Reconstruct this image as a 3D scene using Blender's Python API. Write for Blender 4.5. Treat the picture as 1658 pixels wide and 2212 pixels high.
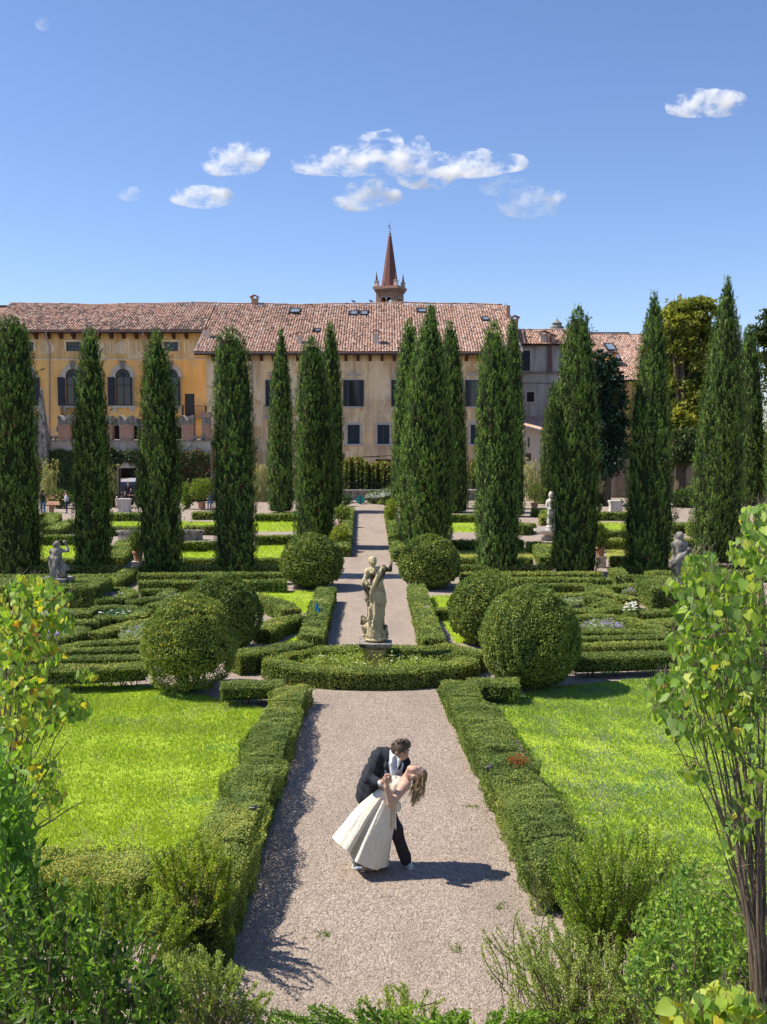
import bpy, math, random
import numpy as np
from mathutils import Vector, Matrix

for _o in list(bpy.data.objects):
    bpy.data.objects.remove(_o, do_unlink=True)

SC = bpy.context.scene
COL = SC.collection
RS = np.random.RandomState(11)
random.seed(5)
DENOISE = True

# ------------------------------------------------------------------ camera
F = 2200.0                      # focal length for a picture 1658 x 2212
PITCH = math.atan((1106 - 940) / F)
EYE = 5.4
cam_d = bpy.data.cameras.new("camera")
cam_d.sensor_fit = 'VERTICAL'
cam_d.sensor_height = 36.0
cam_d.lens = 36.0 * F / 2212.0
cam_d.clip_start = 0.1
cam_d.clip_end = 9000.0
cam = bpy.data.objects.new("camera", cam_d)
COL.objects.link(cam)
cam.location = (0, 0, EYE)
cam.rotation_euler = (math.pi / 2 - PITCH, 0, 0)
SC.camera = cam

# ------------------------------------------------------------------ sun and sky
SUN_EL = math.radians(53)
SUN_BACK = math.radians(4)      # how far the sun stands behind the left side
SUN_DIR = Vector((-math.cos(SUN_EL) * math.cos(SUN_BACK), math.cos(SUN_EL) * math.sin(SUN_BACK), math.sin(SUN_EL)))
sun_d = bpy.data.lights.new("sun", 'SUN')
sun_d.energy = 3.7
sun_d.angle = math.radians(0.53)
sun_d.color = (1.0, 0.93, 0.82)
sun = bpy.data.objects.new("sun", sun_d)
COL.objects.link(sun)
sun.location = (-40, 20, 60)
sun.rotation_euler = (-SUN_DIR).to_track_quat('-Z', 'Y').to_euler()

world = bpy.data.worlds.new("World")
SC.world = world
world.use_nodes = True
_nt = world.node_tree
_nt.nodes.clear()
_sky = _nt.nodes.new('ShaderNodeTexSky')
_sky.sky_type = 'NISHITA'
_sky.sun_disc = False
_sky.sun_elevation = SUN_EL
_sky.sun_rotation = math.atan2(SUN_DIR.x, SUN_DIR.y)
_sky.altitude = 0
_sky.air_density = 1.0
_sky.dust_density = 0.05
_sky.ozone_density = 6.5
_bg = _nt.nodes.new('ShaderNodeBackground')
_bg.inputs['Strength'].default_value = 0.083
_wo = _nt.nodes.new('ShaderNodeOutputWorld')
_tint = _nt.nodes.new('ShaderNodeMix'); _tint.data_type = 'RGBA'; _tint.blend_type = 'MULTIPLY'
_tint.inputs[0].default_value = 1.0; _tint.inputs[7].default_value = (1.02, 0.94, 1.0, 1)   # the air's slight violet cast
_nt.links.new(_sky.outputs[0], _tint.inputs[6]); _nt.links.new(_tint.outputs[2], _bg.inputs['Color'])
_nt.links.new(_bg.outputs[0], _wo.inputs['Surface'])

SC.view_settings.view_transform = 'Standard'
SC.view_settings.look = 'None'
SC.view_settings.gamma = 1.0
SC.view_settings.use_curve_mapping = False
SC.view_settings.exposure = 1.0
SC.render.engine = 'CYCLES'
SC.cycles.max_bounces = 7
SC.cycles.diffuse_bounces = 4
SC.cycles.glossy_bounces = 2
SC.cycles.transmission_bounces = 5
SC.cycles.transparent_max_bounces = 6
SC.cycles.volume_bounces = 8
SC.cycles.sample_clamp_indirect = 6.0
SC.cycles.use_denoising = DENOISE

# ------------------------------------------------------------------ pixel -> place
def ray(px, py):
    u = (px - 829.0) / F
    v = (1106.0 - py) / F
    return (u, math.cos(PITCH) + v * math.sin(PITCH), -math.sin(PITCH) + v * math.cos(PITCH))

def G(px, py, z=0.0):
    r = ray(px, py)
    t = (z - EYE) / r[2]
    return np.array((t * r[0], t * r[1], z))

def W(px, py, Y):
    r = ray(px, py)
    t = Y / r[1]
    return np.array((t * r[0], Y, EYE + t * r[2]))

# ------------------------------------------------------------------ mesh helpers
def nrm(a):
    a = np.asarray(a, float)
    n = np.linalg.norm(a, axis=-1, keepdims=True)
    return a / np.maximum(n, 1e-9)

class Geo:
    """collects vertices, faces (grouped by size) and vertex colours"""
    def __init__(self):
        self.V = []; self.C = []; self.Fc = []; self.n = 0; self.M = []
    def add(self, V, faces, col=(1, 1, 1), mi=0):
        V = np.asarray(V, np.float32).reshape(-1, 3)
        c = np.asarray(col, np.float32)
        if c.ndim == 1:
            c = np.repeat(c[None, :3], len(V), 0)
        self.V.append(V); self.C.append(c[:, :3])
        if isinstance(faces, np.ndarray):
            faces = [faces]
        else:
            by = {}
            for f in faces:
                by.setdefault(len(f), []).append(f)
            faces = [np.array(x) for x in by.values()]
        for f in faces:
            if len(f):
                self.Fc.append(f.astype(np.int32) + self.n)
                self.M.append(mi)
        self.n += len(V)
        return self
    # -- shapes
    def box(self, x0, x1, y0, y1, z0, z1, col=(1, 1, 1), mi=0):
        V = [(x0, y0, z0), (x1, y0, z0), (x1, y1, z0), (x0, y1, z0), (x0, y0, z1), (x1, y0, z1), (x1, y1, z1), (x0, y1, z1)]
        Fq = np.array([(0, 3, 2, 1), (4, 5, 6, 7), (0, 1, 5, 4), (1, 2, 6, 5), (2, 3, 7, 6), (3, 0, 4, 7)])
        return self.add(V, Fq, col, mi)
    def obox(self, c, ax, ay, az, col=(1, 1, 1)):
        c, ax, ay, az = [np.asarray(q, float) for q in (c, ax, ay, az)]
        V = [c + sx * ax + sy * ay + sz * az for sz in (-1, 1) for sx, sy in ((-1, -1), (1, -1), (1, 1), (-1, 1))]
        Fq = np.array([(0, 3, 2, 1), (4, 5, 6, 7), (0, 1, 5, 4), (1, 2, 6, 5), (2, 3, 7, 6), (3, 0, 4, 7)])
        return self.add(V, Fq, col)
    def tube(self, pts, rad, n=6, col=(1, 1, 1), cap=True):
        pts = np.asarray(pts, float)
        m = len(pts)
        rad = np.broadcast_to(np.asarray(rad, float), (m,))
        T = np.gradient(pts, axis=0); T = nrm(T)
        up = np.array((0, 0, 1.0)) if abs(T[0][2]) < 0.9 else np.array((1.0, 0, 0))
        A = nrm(np.cross(T, up)); B = np.cross(T, A)
        th = np.arange(n) / n * 2 * math.pi
        V = pts[:, None, :] + rad[:, None, None] * (np.cos(th)[None, :, None] * A[:, None, :] + np.sin(th)[None, :, None] * B[:, None, :])
        i = np.arange(m - 1)[:, None] * n
        j = np.arange(n)[None, :]
        j2 = (j + 1) % n
        Q = np.stack([i + j, i + j2, i + n + j2, i + n + j], -1).reshape(-1, 4)
        fs = [Q]
        self.add(V.reshape(-1, 3), fs[0], col)
        if cap and n >= 3:
            base = self.n - m * n
            self.Fc.append((np.arange(n)[::-1] + base)[None, :].astype(np.int32)); self.M.append(0)
            self.Fc.append((np.arange(n) + base + (m - 1) * n)[None, :].astype(np.int32)); self.M.append(0)
        return self
    def lathe(self, prof, c=(0, 0, 0), n=20, col=(1, 1, 1), sx=1.0, sy=1.0):
        prof = np.asarray(prof, float)
        th = np.arange(n) / n * 2 * math.pi
        V = np.stack([prof[:, 0][:, None] * np.cos(th)[None] * sx, prof[:, 0][:, None] * np.sin(th)[None] * sy, np.repeat(prof[:, 1][:, None], n, 1)], -1)
        m = len(prof)
        i = np.arange(m - 1)[:, None] * n; j = np.arange(n)[None]; j2 = (j + 1) % n
        Q = np.stack([i + j, i + j2, i + n + j2, i + n + j], -1).reshape(-1, 4)
        return self.add(V.reshape(-1, 3) + np.asarray(c, float), Q, col)
    def prism(self, poly, y0, y1, col=(1, 1, 1), mi=0):
        """polygon in x,z pushed along y"""
        n = len(poly)
        V = [(p[0], y0, p[1]) for p in poly] + [(p[0], y1, p[1]) for p in poly]
        fs = [tuple(range(n)), tuple(range(2 * n - 1, n - 1, -1))]
        fs += [(i, i + n, (i + 1) % n + n, (i + 1) % n) for i in range(n)]
        return self.add(V, fs, col, mi)
    def slab(self, poly, z0, z1, col=(1, 1, 1)):
        n = len(poly)
        V = [(p[0], p[1], z0) for p in poly] + [(p[0], p[1], z1) for p in poly]
        fs = [tuple(range(n - 1, -1, -1)), tuple(range(n, 2 * n))]
        fs += [(i, (i + 1) % n, (i + 1) % n + n, i + n) for i in range(n)]
        return self.add(V, fs, col)
    def leaves(self, P, A, N, L, Wd, col, kind='tri'):
        P = np.asarray(P, np.float32); k = len(P)
        if k == 0: return self
        A = nrm(A); S = nrm(np.cross(A, N))
        L = np.broadcast_to(np.asarray(L, float), (k,))[:, None]; Wd = np.broadcast_to(np.asarray(Wd, float), (k,))[:, None]
        col = np.asarray(col, np.float32)
        if col.ndim == 1: col = np.repeat(col[None], k, 0)
        if kind == 'tri':
            V = np.stack([P - S * Wd / 2, P + S * Wd / 2, P + A * L], 1)
            Fq = np.arange(3 * k).reshape(k, 3); r = 3
        else:
            Nn = nrm(np.cross(S, A))
            V = np.stack([P, P + A * L * .45 + S * Wd / 2 + Nn * L * .06, P + A * L, P + A * L * .45 - S * Wd / 2 + Nn * L * .06], 1)
            Fq = np.arange(4 * k).reshape(k, 4); r = 4
        return self.add(V.reshape(-1, 3), Fq, np.repeat(col, r, 0))
    def mesh(self, name, mats, off=(0, 0, 0), smooth=False):
        V = np.concatenate(self.V).astype(np.float32) - np.asarray(off, np.float32)
        C = np.concatenate(self.C)
        me = bpy.data.meshes.new(name)
        me.vertices.add(len(V)); me.vertices.foreach_set('co', V.ravel())
        tot = np.concatenate([np.full(len(f), f.shape[1], np.int32) for f in self.Fc])
        loops = np.concatenate([f.ravel() for f in self.Fc])
        me.loops.add(len(loops)); me.loops.foreach_set('vertex_index', loops.astype(np.int32))
        me.polygons.add(len(tot))
        st = np.concatenate([[0], np.cumsum(tot)[:-1]]).astype(np.int32)
        me.polygons.foreach_set('loop_start', st)
        try: me.polygons.foreach_set('loop_total', tot)
        except Exception: pass
        mi = np.concatenate([np.full(len(f), m, np.int32) for f, m in zip(self.Fc, self.M)])
        me.polygons.foreach_set('material_index', mi)
        me.polygons.foreach_set('use_smooth', np.full(len(tot), bool(smooth)))
        at = me.color_attributes.new('Col', 'FLOAT_COLOR', 'POINT')
        at.data.foreach_set('color', np.concatenate([C, np.ones((len(C), 1), np.float32)], 1).astype(np.float32).ravel())
        me.update(calc_edges=True)
        for m in (mats if isinstance(mats, (list, tuple)) else [mats]):
            me.materials.append(m)
        return me

def wloc(o):
    l = Vector((0, 0, 0))
    while o is not None:
        l = l + Vector(o.location); o = o.parent
    return l

def part(name, geo, mat, parent, smooth=False, label=None, kind=None):
    """geometry given in world coordinates, linked under a thing or part that is not rotated"""
    off = wloc(parent)
    o = bpy.data.objects.new(name, geo.mesh(name, mat, off, smooth))
    COL.objects.link(o); o.parent = parent
    if label: o['label'] = label
    if kind: o['kind'] = kind
    return o

def tag(o, label, cat, group=None):
    o['label'] = label; o['category'] = cat
    if group: o['group'] = group
    return o

def thing(name, label, cat, loc, group=None):
    o = bpy.data.objects.new(name, None); COL.objects.link(o)
    o.location = tuple(float(q) for q in loc); o.empty_display_size = 0.2
    return tag(o, label, cat, group)

def solo(name, geo, mat, loc, label, cat, group=None, smooth=False):
    o = bpy.data.objects.new(name, geo.mesh(name, mat, loc, smooth)); COL.objects.link(o)
    o.location = tuple(float(q) for q in loc)
    return tag(o, label, cat, group)

def structure(name, geo, mat, kind='structure', smooth=False):
    o = bpy.data.objects.new(name, geo.mesh(name, mat, (0, 0, 0), smooth)); COL.objects.link(o)
    o['kind'] = kind
    return o

# ------------------------------------------------------------------ sculpting by distance fields
def rotm(ax, ang):
    return np.array(Matrix.Rotation(ang, 3, ax))

def sculpt(prims, h, k=0.03, disp=None, col=None):
    """prims: ('c', a, b, ra, rb) tapered rod, ('e', centre, radii[, rot]) ellipsoid, '-e' cuts. Returns V, Q"""
    lo = np.full(3, 1e9); hi = -lo
    for p in prims:
        if p[0] == 'c':
            r = max(p[3], p[4])
            for q in (p[1], p[2]):
                lo = np.minimum(lo, np.asarray(q) - r); hi = np.maximum(hi, np.asarray(q) + r)
        elif p[0] == 'e':
            r = max(p[2])
            lo = np.minimum(lo, np.asarray(p[1]) - r); hi = np.maximum(hi, np.asarray(p[1]) + r)
    lo -= 3 * h + k; hi += 3 * h + k
    n = np.ceil((hi - lo) / h).astype(int) + 1
    ax = [lo[i] + h * np.arange(n[i]) for i in range(3)]
    D = np.full(n, 0.5, np.float32)
    for p in prims:
        if p[0] == 'c':
            a = np.asarray(p[1], float); b = np.asarray(p[2], float); r = max(p[3], p[4])
            l2 = np.minimum(a, b) - r; h2 = np.maximum(a, b) + r
        else:
            c = np.asarray(p[1], float); r = max(p[2]); l2 = c - r; h2 = c + r
        m = k + 3 * h + 0.02
        i0 = np.maximum(0, np.floor((l2 - m - lo) / h).astype(int)); i1 = np.minimum(n, np.ceil((h2 + m - lo) / h).astype(int) + 1)
        if np.any(i1 <= i0): continue
        sl = tuple(slice(i0[i], i1[i]) for i in range(3))
        X, Y, Z = np.meshgrid(ax[0][sl[0]], ax[1][sl[1]], ax[2][sl[2]], indexing='ij')
        if p[0] == 'c':
            d = b - a; L2 = max(float(d @ d), 1e-9)
            t = np.clip(((X - a[0]) * d[0] + (Y - a[1]) * d[1] + (Z - a[2]) * d[2]) / L2, 0, 1)
            e = np.sqrt((X - a[0] - t * d[0]) ** 2 + (Y - a[1] - t * d[1]) ** 2 + (Z - a[2] - t * d[2]) ** 2) - (p[3] + (p[4] - p[3]) * t)
        else:
            Q = np.stack([X - c[0], Y - c[1], Z - c[2]], -1)
            if len(p) > 3 and p[3] is not None: Q = Q @ p[3]
            rr = np.asarray(p[2], float)
            q0 = np.sqrt(((Q / rr) ** 2).sum(-1)); q1 = np.sqrt(((Q / rr ** 2) ** 2).sum(-1))
            e = q0 * (q0 - 1) / np.maximum(q1, 1e-6)
        cur = D[sl]
        if p[0] == '-e':
            D[sl] = np.maximum(cur, -e)
        else:
            D[sl] = np.minimum(cur, e) - np.maximum(k - np.abs(cur - e), 0) ** 2 / (4 * k)
    if disp is not None:
        X, Y, Z = np.meshgrid(*ax, indexing='ij')
        D = D + disp(X, Y, Z)
    D[0] = D[-1] = 0.5; D[:, 0] = D[:, -1] = 0.5; D[:, :, 0] = D[:, :, -1] = 0.5
    ins = D < 0
    c = ins[:-1, :-1, :-1].astype(np.int8)
    tot = np.zeros(np.array(D.shape) - 1, np.int8)
    for i in (0, 1):
        for j in (0, 1):
            for l in (0, 1):
                tot += ins[i:D.shape[0] - 1 + i, j:D.shape[1] - 1 + j, l:D.shape[2] - 1 + l]
    act = (tot > 0) & (tot < 8)
    idx = np.argwhere(act)
    ids = np.full(act.shape, -1, np.int64); ids[act] = np.arange(len(idx))
    acc = np.zeros((len(idx), 3)); cnt = np.zeros(len(idx))
    cor = [(i, j, l) for i in (0, 1) for j in (0, 1) for l in (0, 1)]
    for a in cor:
        for b in cor:
            if sum(b) - sum(a) == 1 and all(bb >= aa for aa, bb in zip(a, b)):
                da = D[tuple((idx + a).T)]; db = D[tuple((idx + b).T)]
                m = (da < 0) != (db < 0)
                t = np.where(m, da / np.where(np.abs(da - db) < 1e-9, 1, da - db), 0)
                pnt = np.asarray(a)[None] + t[:, None] * (np.asarray(b) - np.asarray(a))[None]
                acc += np.where(m[:, None], pnt, 0); cnt += m
    V = lo + h * (idx + acc / np.maximum(cnt, 1)[:, None])
    Qs = []
    for axis in range(3):
        o1, o2 = [(1, 2), (2, 0), (0, 1)][axis]
        s0 = [slice(None)] * 3; s1 = [slice(None)] * 3
        s0[axis] = slice(0, -1); s1[axis] = slice(1, None)
        ch = ins[tuple(s0)] != ins[tuple(s1)]
        E = np.argwhere(ch)
        E = E[(E[:, o1] > 0) & (E[:, o2] > 0)]
        E = E[(E[:, o1] < D.shape[o1] - 1) & (E[:, o2] < D.shape[o2] - 1)]
        if not len(E): continue
        u = np.zeros(3, int); u[o1] = 1
        v = np.zeros(3, int); v[o2] = 1
        q = np.stack([ids[tuple((E - u - v).T)], ids[tuple((E - v).T)], ids[tuple(E.T)], ids[tuple((E - u).T)]], -1)
        flip = ~ins[tuple(E.T)]
        q[flip] = q[flip][:, ::-1]
        Qs.append(q)
    return V, np.concatenate(Qs)

def sgeo(prims, h, k=0.03, disp=None, col=(1, 1, 1)):
    V, Q = sculpt(prims, h, k, disp)
    return Geo().add(V, Q, col)

# ------------------------------------------------------------------ materials
def new_mat(name):
    m = bpy.data.materials.new(name); m.use_nodes = True
    nt = m.node_tree; nt.nodes.clear()
    out = nt.nodes.new('ShaderNodeOutputMaterial')
    return m, nt, out

def node(nt, kind, **kw):
    n = nt.nodes.new(kind)
    for k, v in kw.items():
        if k in n.inputs: n.inputs[k].default_value = v
        else: setattr(n, k, v)
    return n

def mixc(nt, fac, a, b, mode='MIX'):
    n = nt.nodes.new('ShaderNodeMix'); n.data_type = 'RGBA'; n.blend_type = mode
    def put(sock, v):
        if isinstance(v, bpy.types.NodeSocket): nt.links.new(v, sock)
        elif isinstance(v, (int, float)): sock.default_value = v
        else: sock.default_value = (v[0], v[1], v[2], 1)
    put(n.inputs[0], fac); put(n.inputs[6], a); put(n.inputs[7], b)
    return n.outputs[2]

def ramp(nt, fac, stops):
    n = nt.nodes.new('ShaderNodeValToRGB')
    e = n.color_ramp.elements
    while len(e) < len(stops): e.new(0.5)
    for el, (p, c) in zip(e, stops):
        el.position = p
        el.color = (c, c, c, 1) if isinstance(c, (int, float)) else (c[0], c[1], c[2], 1)
    nt.links.new(fac, n.inputs[0])
    return n.outputs[0]

def coords(nt, scale=(1, 1, 1), kind='Object'):
    t = nt.nodes.new('ShaderNodeTexCoord')
    m = nt.nodes.new('ShaderNodeMapping'); m.inputs['Scale'].default_value = scale
    nt.links.new(t.outputs[kind], m.inputs['Vector'])
    return m.outputs[0]

def noise(nt, vec, scale, detail=4, rough=0.6):
    n = node(nt, 'ShaderNodeTexNoise', Scale=scale, Detail=detail, Roughness=rough)
    nt.links.new(vec, n.inputs['Vector'])
    return n.outputs['Fac']

def bump(nt, height, strength=0.3, dist=0.02):
    b = node(nt, 'ShaderNodeBump', Strength=strength, Distance=dist)
    nt.links.new(height, b.inputs['Height'])
    return b.outputs[0]

def bsdf(nt, out, color, rough=0.7, normal=None, spec=0.3, metallic=0.0):
    p = nt.nodes.new('ShaderNodeBsdfPrincipled')
    if isinstance(color, bpy.types.NodeSocket): nt.links.new(color, p.inputs['Base Color'])
    else: p.inputs['Base Color'].default_value = (color[0], color[1], color[2], 1)
    p.inputs['Roughness'].default_value = rough
    p.inputs['Specular IOR Level'].default_value = spec
    p.inputs['Metallic'].default_value = metallic
    if normal is not None: nt.links.new(normal, p.inputs['Normal'])
    nt.links.new(p.outputs[0], out.inputs['Surface'])
    return p

def mat_plain(name, c1, c2=None, scale=8, rough=0.7, bmp=0.15, spec=0.3, metallic=0.0, dist=0.01):
    m, nt, out = new_mat(name)
    v = coords(nt)
    f = noise(nt, v, scale)
    c2 = c2 or tuple(q * 0.75 for q in c1)
    col = mixc(nt, ramp(nt, f, [(0.3, 0), (0.7, 1)]), c1, c2)
    bsdf(nt, out, col, rough, bump(nt, f, bmp, dist), spec, metallic)
    return m

def mat_leaf(name, trans=0.3, rough=0.45, spec=0.35, tint=(1.25, 1.35, 0.5)):
    m, nt, out = new_mat(name)
    a = nt.nodes.new('ShaderNodeAttribute'); a.attribute_name = 'Col'
    p = bsdf(nt, out, a.outputs['Color'], rough, None, spec)
    t = nt.nodes.new('ShaderNodeBsdfTranslucent')
    nt.links.new(mixc(nt, 1.0, a.outputs['Color'], tint, 'MULTIPLY'), t.inputs['Color'])
    mx = nt.nodes.new('ShaderNodeMixShader'); mx.inputs[0].default_value = trans
    nt.links.new(p.outputs[0], mx.inputs[1]); nt.links.new(t.outputs[0], mx.inputs[2])
    nt.links.new(mx.outputs[0], out.inputs['Surface'])
    return m

def mat_attr(name, rough=0.8, ns=20, amt=0.35, bmp=0.2, dist=0.01, spec=0.2):
    m, nt, out = new_mat(name)
    a = nt.nodes.new('ShaderNodeAttribute'); a.attribute_name = 'Col'
    f = noise(nt, coords(nt), ns)
    g = nt.nodes.new('ShaderNodeMix'); g.data_type = 'RGBA'; g.blend_type = 'MULTIPLY'
    g.inputs[0].default_value = 1.0
    nt.links.new(a.outputs['Color'], g.inputs[6]); nt.links.new(ramp(nt, f, [(0.25, 1 - amt), (0.75, 1.0)]), g.inputs[7])
    bsdf(nt, out, g.outputs[2], rough, bump(nt, f, bmp, dist), spec)
    return m

def mat_plaster(name, base, light, dark, patch, streak=0.5, ps=0.35):
    """limewash with repairs, run-off streaks and bare patches"""
    m, nt, out = new_mat(name)
    v = coords(nt)
    big = noise(nt, v, ps, 5, 0.65)
    col = mixc(nt, ramp(nt, big, [(0.42, 0), (0.62, 1)]), base, light)
    st = noise(nt, coords(nt, (1.1, 1.1, 0.16)), 1.0, 5, 0.7)
    col = mixc(nt, ramp(nt, st, [(0.46, 0), (0.60, streak)]), col, dark)
    bl = noise(nt, coords(nt, (1, 1, .7)), 0.22, 7, 0.68)
    col = mixc(nt, ramp(nt, bl, [(0.50, 0), (0.57, streak * .7)]), col, dark)
    pt = noise(nt, coords(nt, (1, 1, 0.8)), 0.55, 6, 0.6)
    col = mixc(nt, ramp(nt, pt, [(0.565, 0), (0.59, 0.85)]), col, patch)
    fine = noise(nt, v, 22, 3)
    col = mixc(nt, 0.12, col, ramp(nt, fine, [(0.3, 0.1), (0.7, 0.9)]), 'OVERLAY')
    bsdf(nt, out, col, 0.9, bump(nt, noise(nt, v, 6, 5), 0.35, 0.02), 0.15)
    return m

def mat_stone(name, c1, c2, lichen, sc=6.0, cut=(0.5, 0.62), bmp=0.5):
    m, nt, out = new_mat(name)
    v = coords(nt)
    f = noise(nt, v, sc, 6, 0.65)
    col = mixc(nt, ramp(nt, f, [(0.35, 0), (0.65, 1)]), c1, c2)
    g = noise(nt, coords(nt, (1, 1, 0.42)), sc * 1.1, 7, 0.66)
    col = mixc(nt, ramp(nt, g, [(cut[0], 0), (cut[1], 0.95)]), col, lichen)
    bsdf(nt, out, col, 0.92, bump(nt, noise(nt, v, sc * 7, 5), bmp, 0.012), 0.15)
    return m

def mat_brick(name, c1, c2, mortar, sc=1.0, axis=(1, 1, 1)):
    m, nt, out = new_mat(name)
    t = nt.nodes.new('ShaderNodeTexCoord')
    sep = nt.nodes.new('ShaderNodeSeparateXYZ'); nt.links.new(t.outputs['Object'], sep.inputs[0])
    cmb = nt.nodes.new('ShaderNodeCombineXYZ')
    ad = node(nt, 'ShaderNodeMath', operation='ADD'); nt.links.new(sep.outputs[0], ad.inputs[0]); nt.links.new(sep.outputs[1], ad.inputs[1])
    nt.links.new(ad.outputs[0], cmb.inputs[0]); nt.links.new(sep.outputs[2], cmb.inputs[1])
    b = nt.nodes.new('ShaderNodeTexBrick')
    nt.links.new(cmb.outputs[0], b.inputs['Vector'])
    b.inputs['Scale'].default_value = sc
    b.inputs['Color1'].default_value = (*c1, 1); b.inputs['Color2'].default_value = (*c2, 1); b.inputs['Mortar'].default_value = (*mortar, 1)
    b.inputs['Mortar Size'].default_value = 0.012; b.inputs['Brick Width'].default_value = 0.25; b.inputs['Row Height'].default_value = 0.07
    n = noise(nt, coords(nt), 1.6, 6, 0.7)
    col = mixc(nt, ramp(nt, n, [(0.52, 0), (0.66, 0.6)]), b.outputs['Color'], mortar)
    bsdf(nt, out, col, 0.92, bump(nt, b.outputs['Fac'], -0.3, 0.01), 0.15)
    return m

M = {}
M['leaf'] = mat_leaf('leaf_bright', 0.45, 0.45, 0.25)
M['box'] = mat_leaf('leaf_box', 0.2, 0.5, 0.2)
M['cyp'] = mat_leaf('leaf_cypress', 0.05, 0.65, 0.12)
M['grass'] = mat_leaf('grass_blade', 0.4, 0.6, 0.15, (1.3, 1.3, 0.4))
M['core'] = mat_plain('leaf_core', (0.016, 0.026, 0.010), (0.03, 0.04, 0.015), 9, 0.9, 0.6, 0.1, 0, 0.05)  # near-black filler inside foliage, put there to block light
M['bark'] = mat_plain('bark', (0.13, 0.095, 0.065), (0.06, 0.045, 0.03), 14, 0.9, 0.6)
M['twig'] = mat_plain('twig', (0.22, 0.16, 0.11), (0.12, 0.085, 0.06), 20, 0.8, 0.3)
M['stone'] = mat_stone('statue_stone', (0.56, 0.46, 0.28), (0.42, 0.34, 0.19), (0.035, 0.03, 0.024), 2.4, (0.515, 0.57))
M['stone2'] = mat_stone('weathered_stone', (0.34, 0.31, 0.26), (0.20, 0.185, 0.16), (0.045, 0.042, 0.038), 4.0, (0.50, 0.63))
M['stone3'] = mat_stone('pale_stone', (0.58, 0.53, 0.46), (0.44, 0.40, 0.34), (0.2, 0.18, 0.15), 5.0, (0.60, 0.74))
M['pedestal'] = mat_stone('pedestal_stone', (0.50, 0.39, 0.19), (0.40, 0.31, 0.15), (0.16, 0.12, 0.06), 3.5, (0.56, 0.7))
M['yellow'] = mat_plaster('yellow_plaster', (0.87, 0.49, 0.15), (0.88, 0.55, 0.21), (0.62, 0.33, 0.12), (0.70, 0.46, 0.25), 0.4, 0.3)
M['frieze'] = mat_plaster('frescoed_frieze', (0.70, 0.42, 0.16), (0.76, 0.52, 0.26), (0.42, 0.27, 0.13), (0.76, 0.58, 0.36), 0.6, 0.9)
M['paint'] = mat_plaster('faded_fresco', (0.78, 0.58, 0.36), (0.82, 0.66, 0.45), (0.48, 0.36, 0.22), (0.6, 0.42, 0.22), 0.5, 1.5)
M['beige'] = mat_plaster('beige_plaster', (0.90, 0.62, 0.33), (0.90, 0.70, 0.45), (0.48, 0.33, 0.20), (0.68, 0.40, 0.18), 0.8, 0.28)
M['grey'] = mat_plaster('grey_plaster', (0.50, 0.44, 0.40), (0.56, 0.50, 0.45), (0.22, 0.18, 0.16), (0.42, 0.36, 0.32), 0.6, 0.4)
M['cream'] = mat_plain('cream_render', (0.62, 0.52, 0.42), (0.54, 0.46, 0.37), 1.5, 0.9, 0.2)
M['brick'] = mat_brick('brick_masonry', (0.36, 0.11, 0.055), (0.44, 0.19, 0.10), (0.50, 0.40, 0.31))
M['tower'] = mat_brick('tower_brick', (0.25, 0.095, 0.065), (0.34, 0.16, 0.105), (0.40, 0.28, 0.2), 0.6)
M['spire'] = mat_plain('spire_tiles', (0.13, 0.055, 0.05), (0.22, 0.10, 0.08), 3.0, 0.85, 0.4)
M['tile'] = mat_attr('roof_tile', 0.85, 9, 0.45, 0.3)
M['wood'] = mat_plain('dark_timber', (0.075, 0.035, 0.022), (0.045, 0.022, 0.015), 10, 0.7)
M['shutter'] = mat_plain('shutter_paint', (0.05, 0.058, 0.072), (0.035, 0.042, 0.055), 6, 0.55, 0.05)
M['shutter2'] = mat_plain('shutter_paint_grey', (0.05, 0.065, 0.075), (0.035, 0.045, 0.055), 6, 0.6, 0.05)  # shutter paint copy, slightly greener; for closed shutters, fanlights and the door
M['frame'] = mat_plain('window_frame', (0.09, 0.045, 0.035), (0.06, 0.03, 0.025), 12, 0.6)
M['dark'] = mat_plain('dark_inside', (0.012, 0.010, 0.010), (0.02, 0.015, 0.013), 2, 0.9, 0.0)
M['metal'] = mat_plain('dark_iron', (0.025, 0.025, 0.028), (0.04, 0.04, 0.045), 15, 0.5, 0.05, 0.5)
M['zinc'] = mat_plain('zinc_gutter', (0.34, 0.31, 0.33), (0.25, 0.22, 0.24), 5, 0.45, 0.05, 0.5, 0.4)
M['pipe'] = mat_plain('brown_pipe', (0.22, 0.13, 0.11), (0.16, 0.09, 0.08), 5, 0.6, 0.05)
M['terra'] = mat_plain('terracotta', (0.42, 0.19, 0.10), (0.50, 0.27, 0.17), 7, 0.85, 0.2)
M['white'] = mat_plain('white_paint', (0.72, 0.70, 0.66), (0.62, 0.60, 0.57), 6, 0.6, 0.05)
M['attr'] = mat_attr('coloured', 0.75, 30, 0.15, 0.1, 0.003)

def mat_glass(name, tint):
    m, nt, out = new_mat(name)
    v = coords(nt)
    f = noise(nt, v, 1.2, 2)
    bsdf(nt, out, mixc(nt, f, tint, tuple(q * .5 for q in tint)), 0.08, bump(nt, f, 0.05, 0.02), 0.6)
    return m
M['glass'] = mat_glass('window_glass', (0.035, 0.04, 0.045))
M['skylight'] = mat_glass('skylight_glass', (0.25, 0.30, 0.36))

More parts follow.
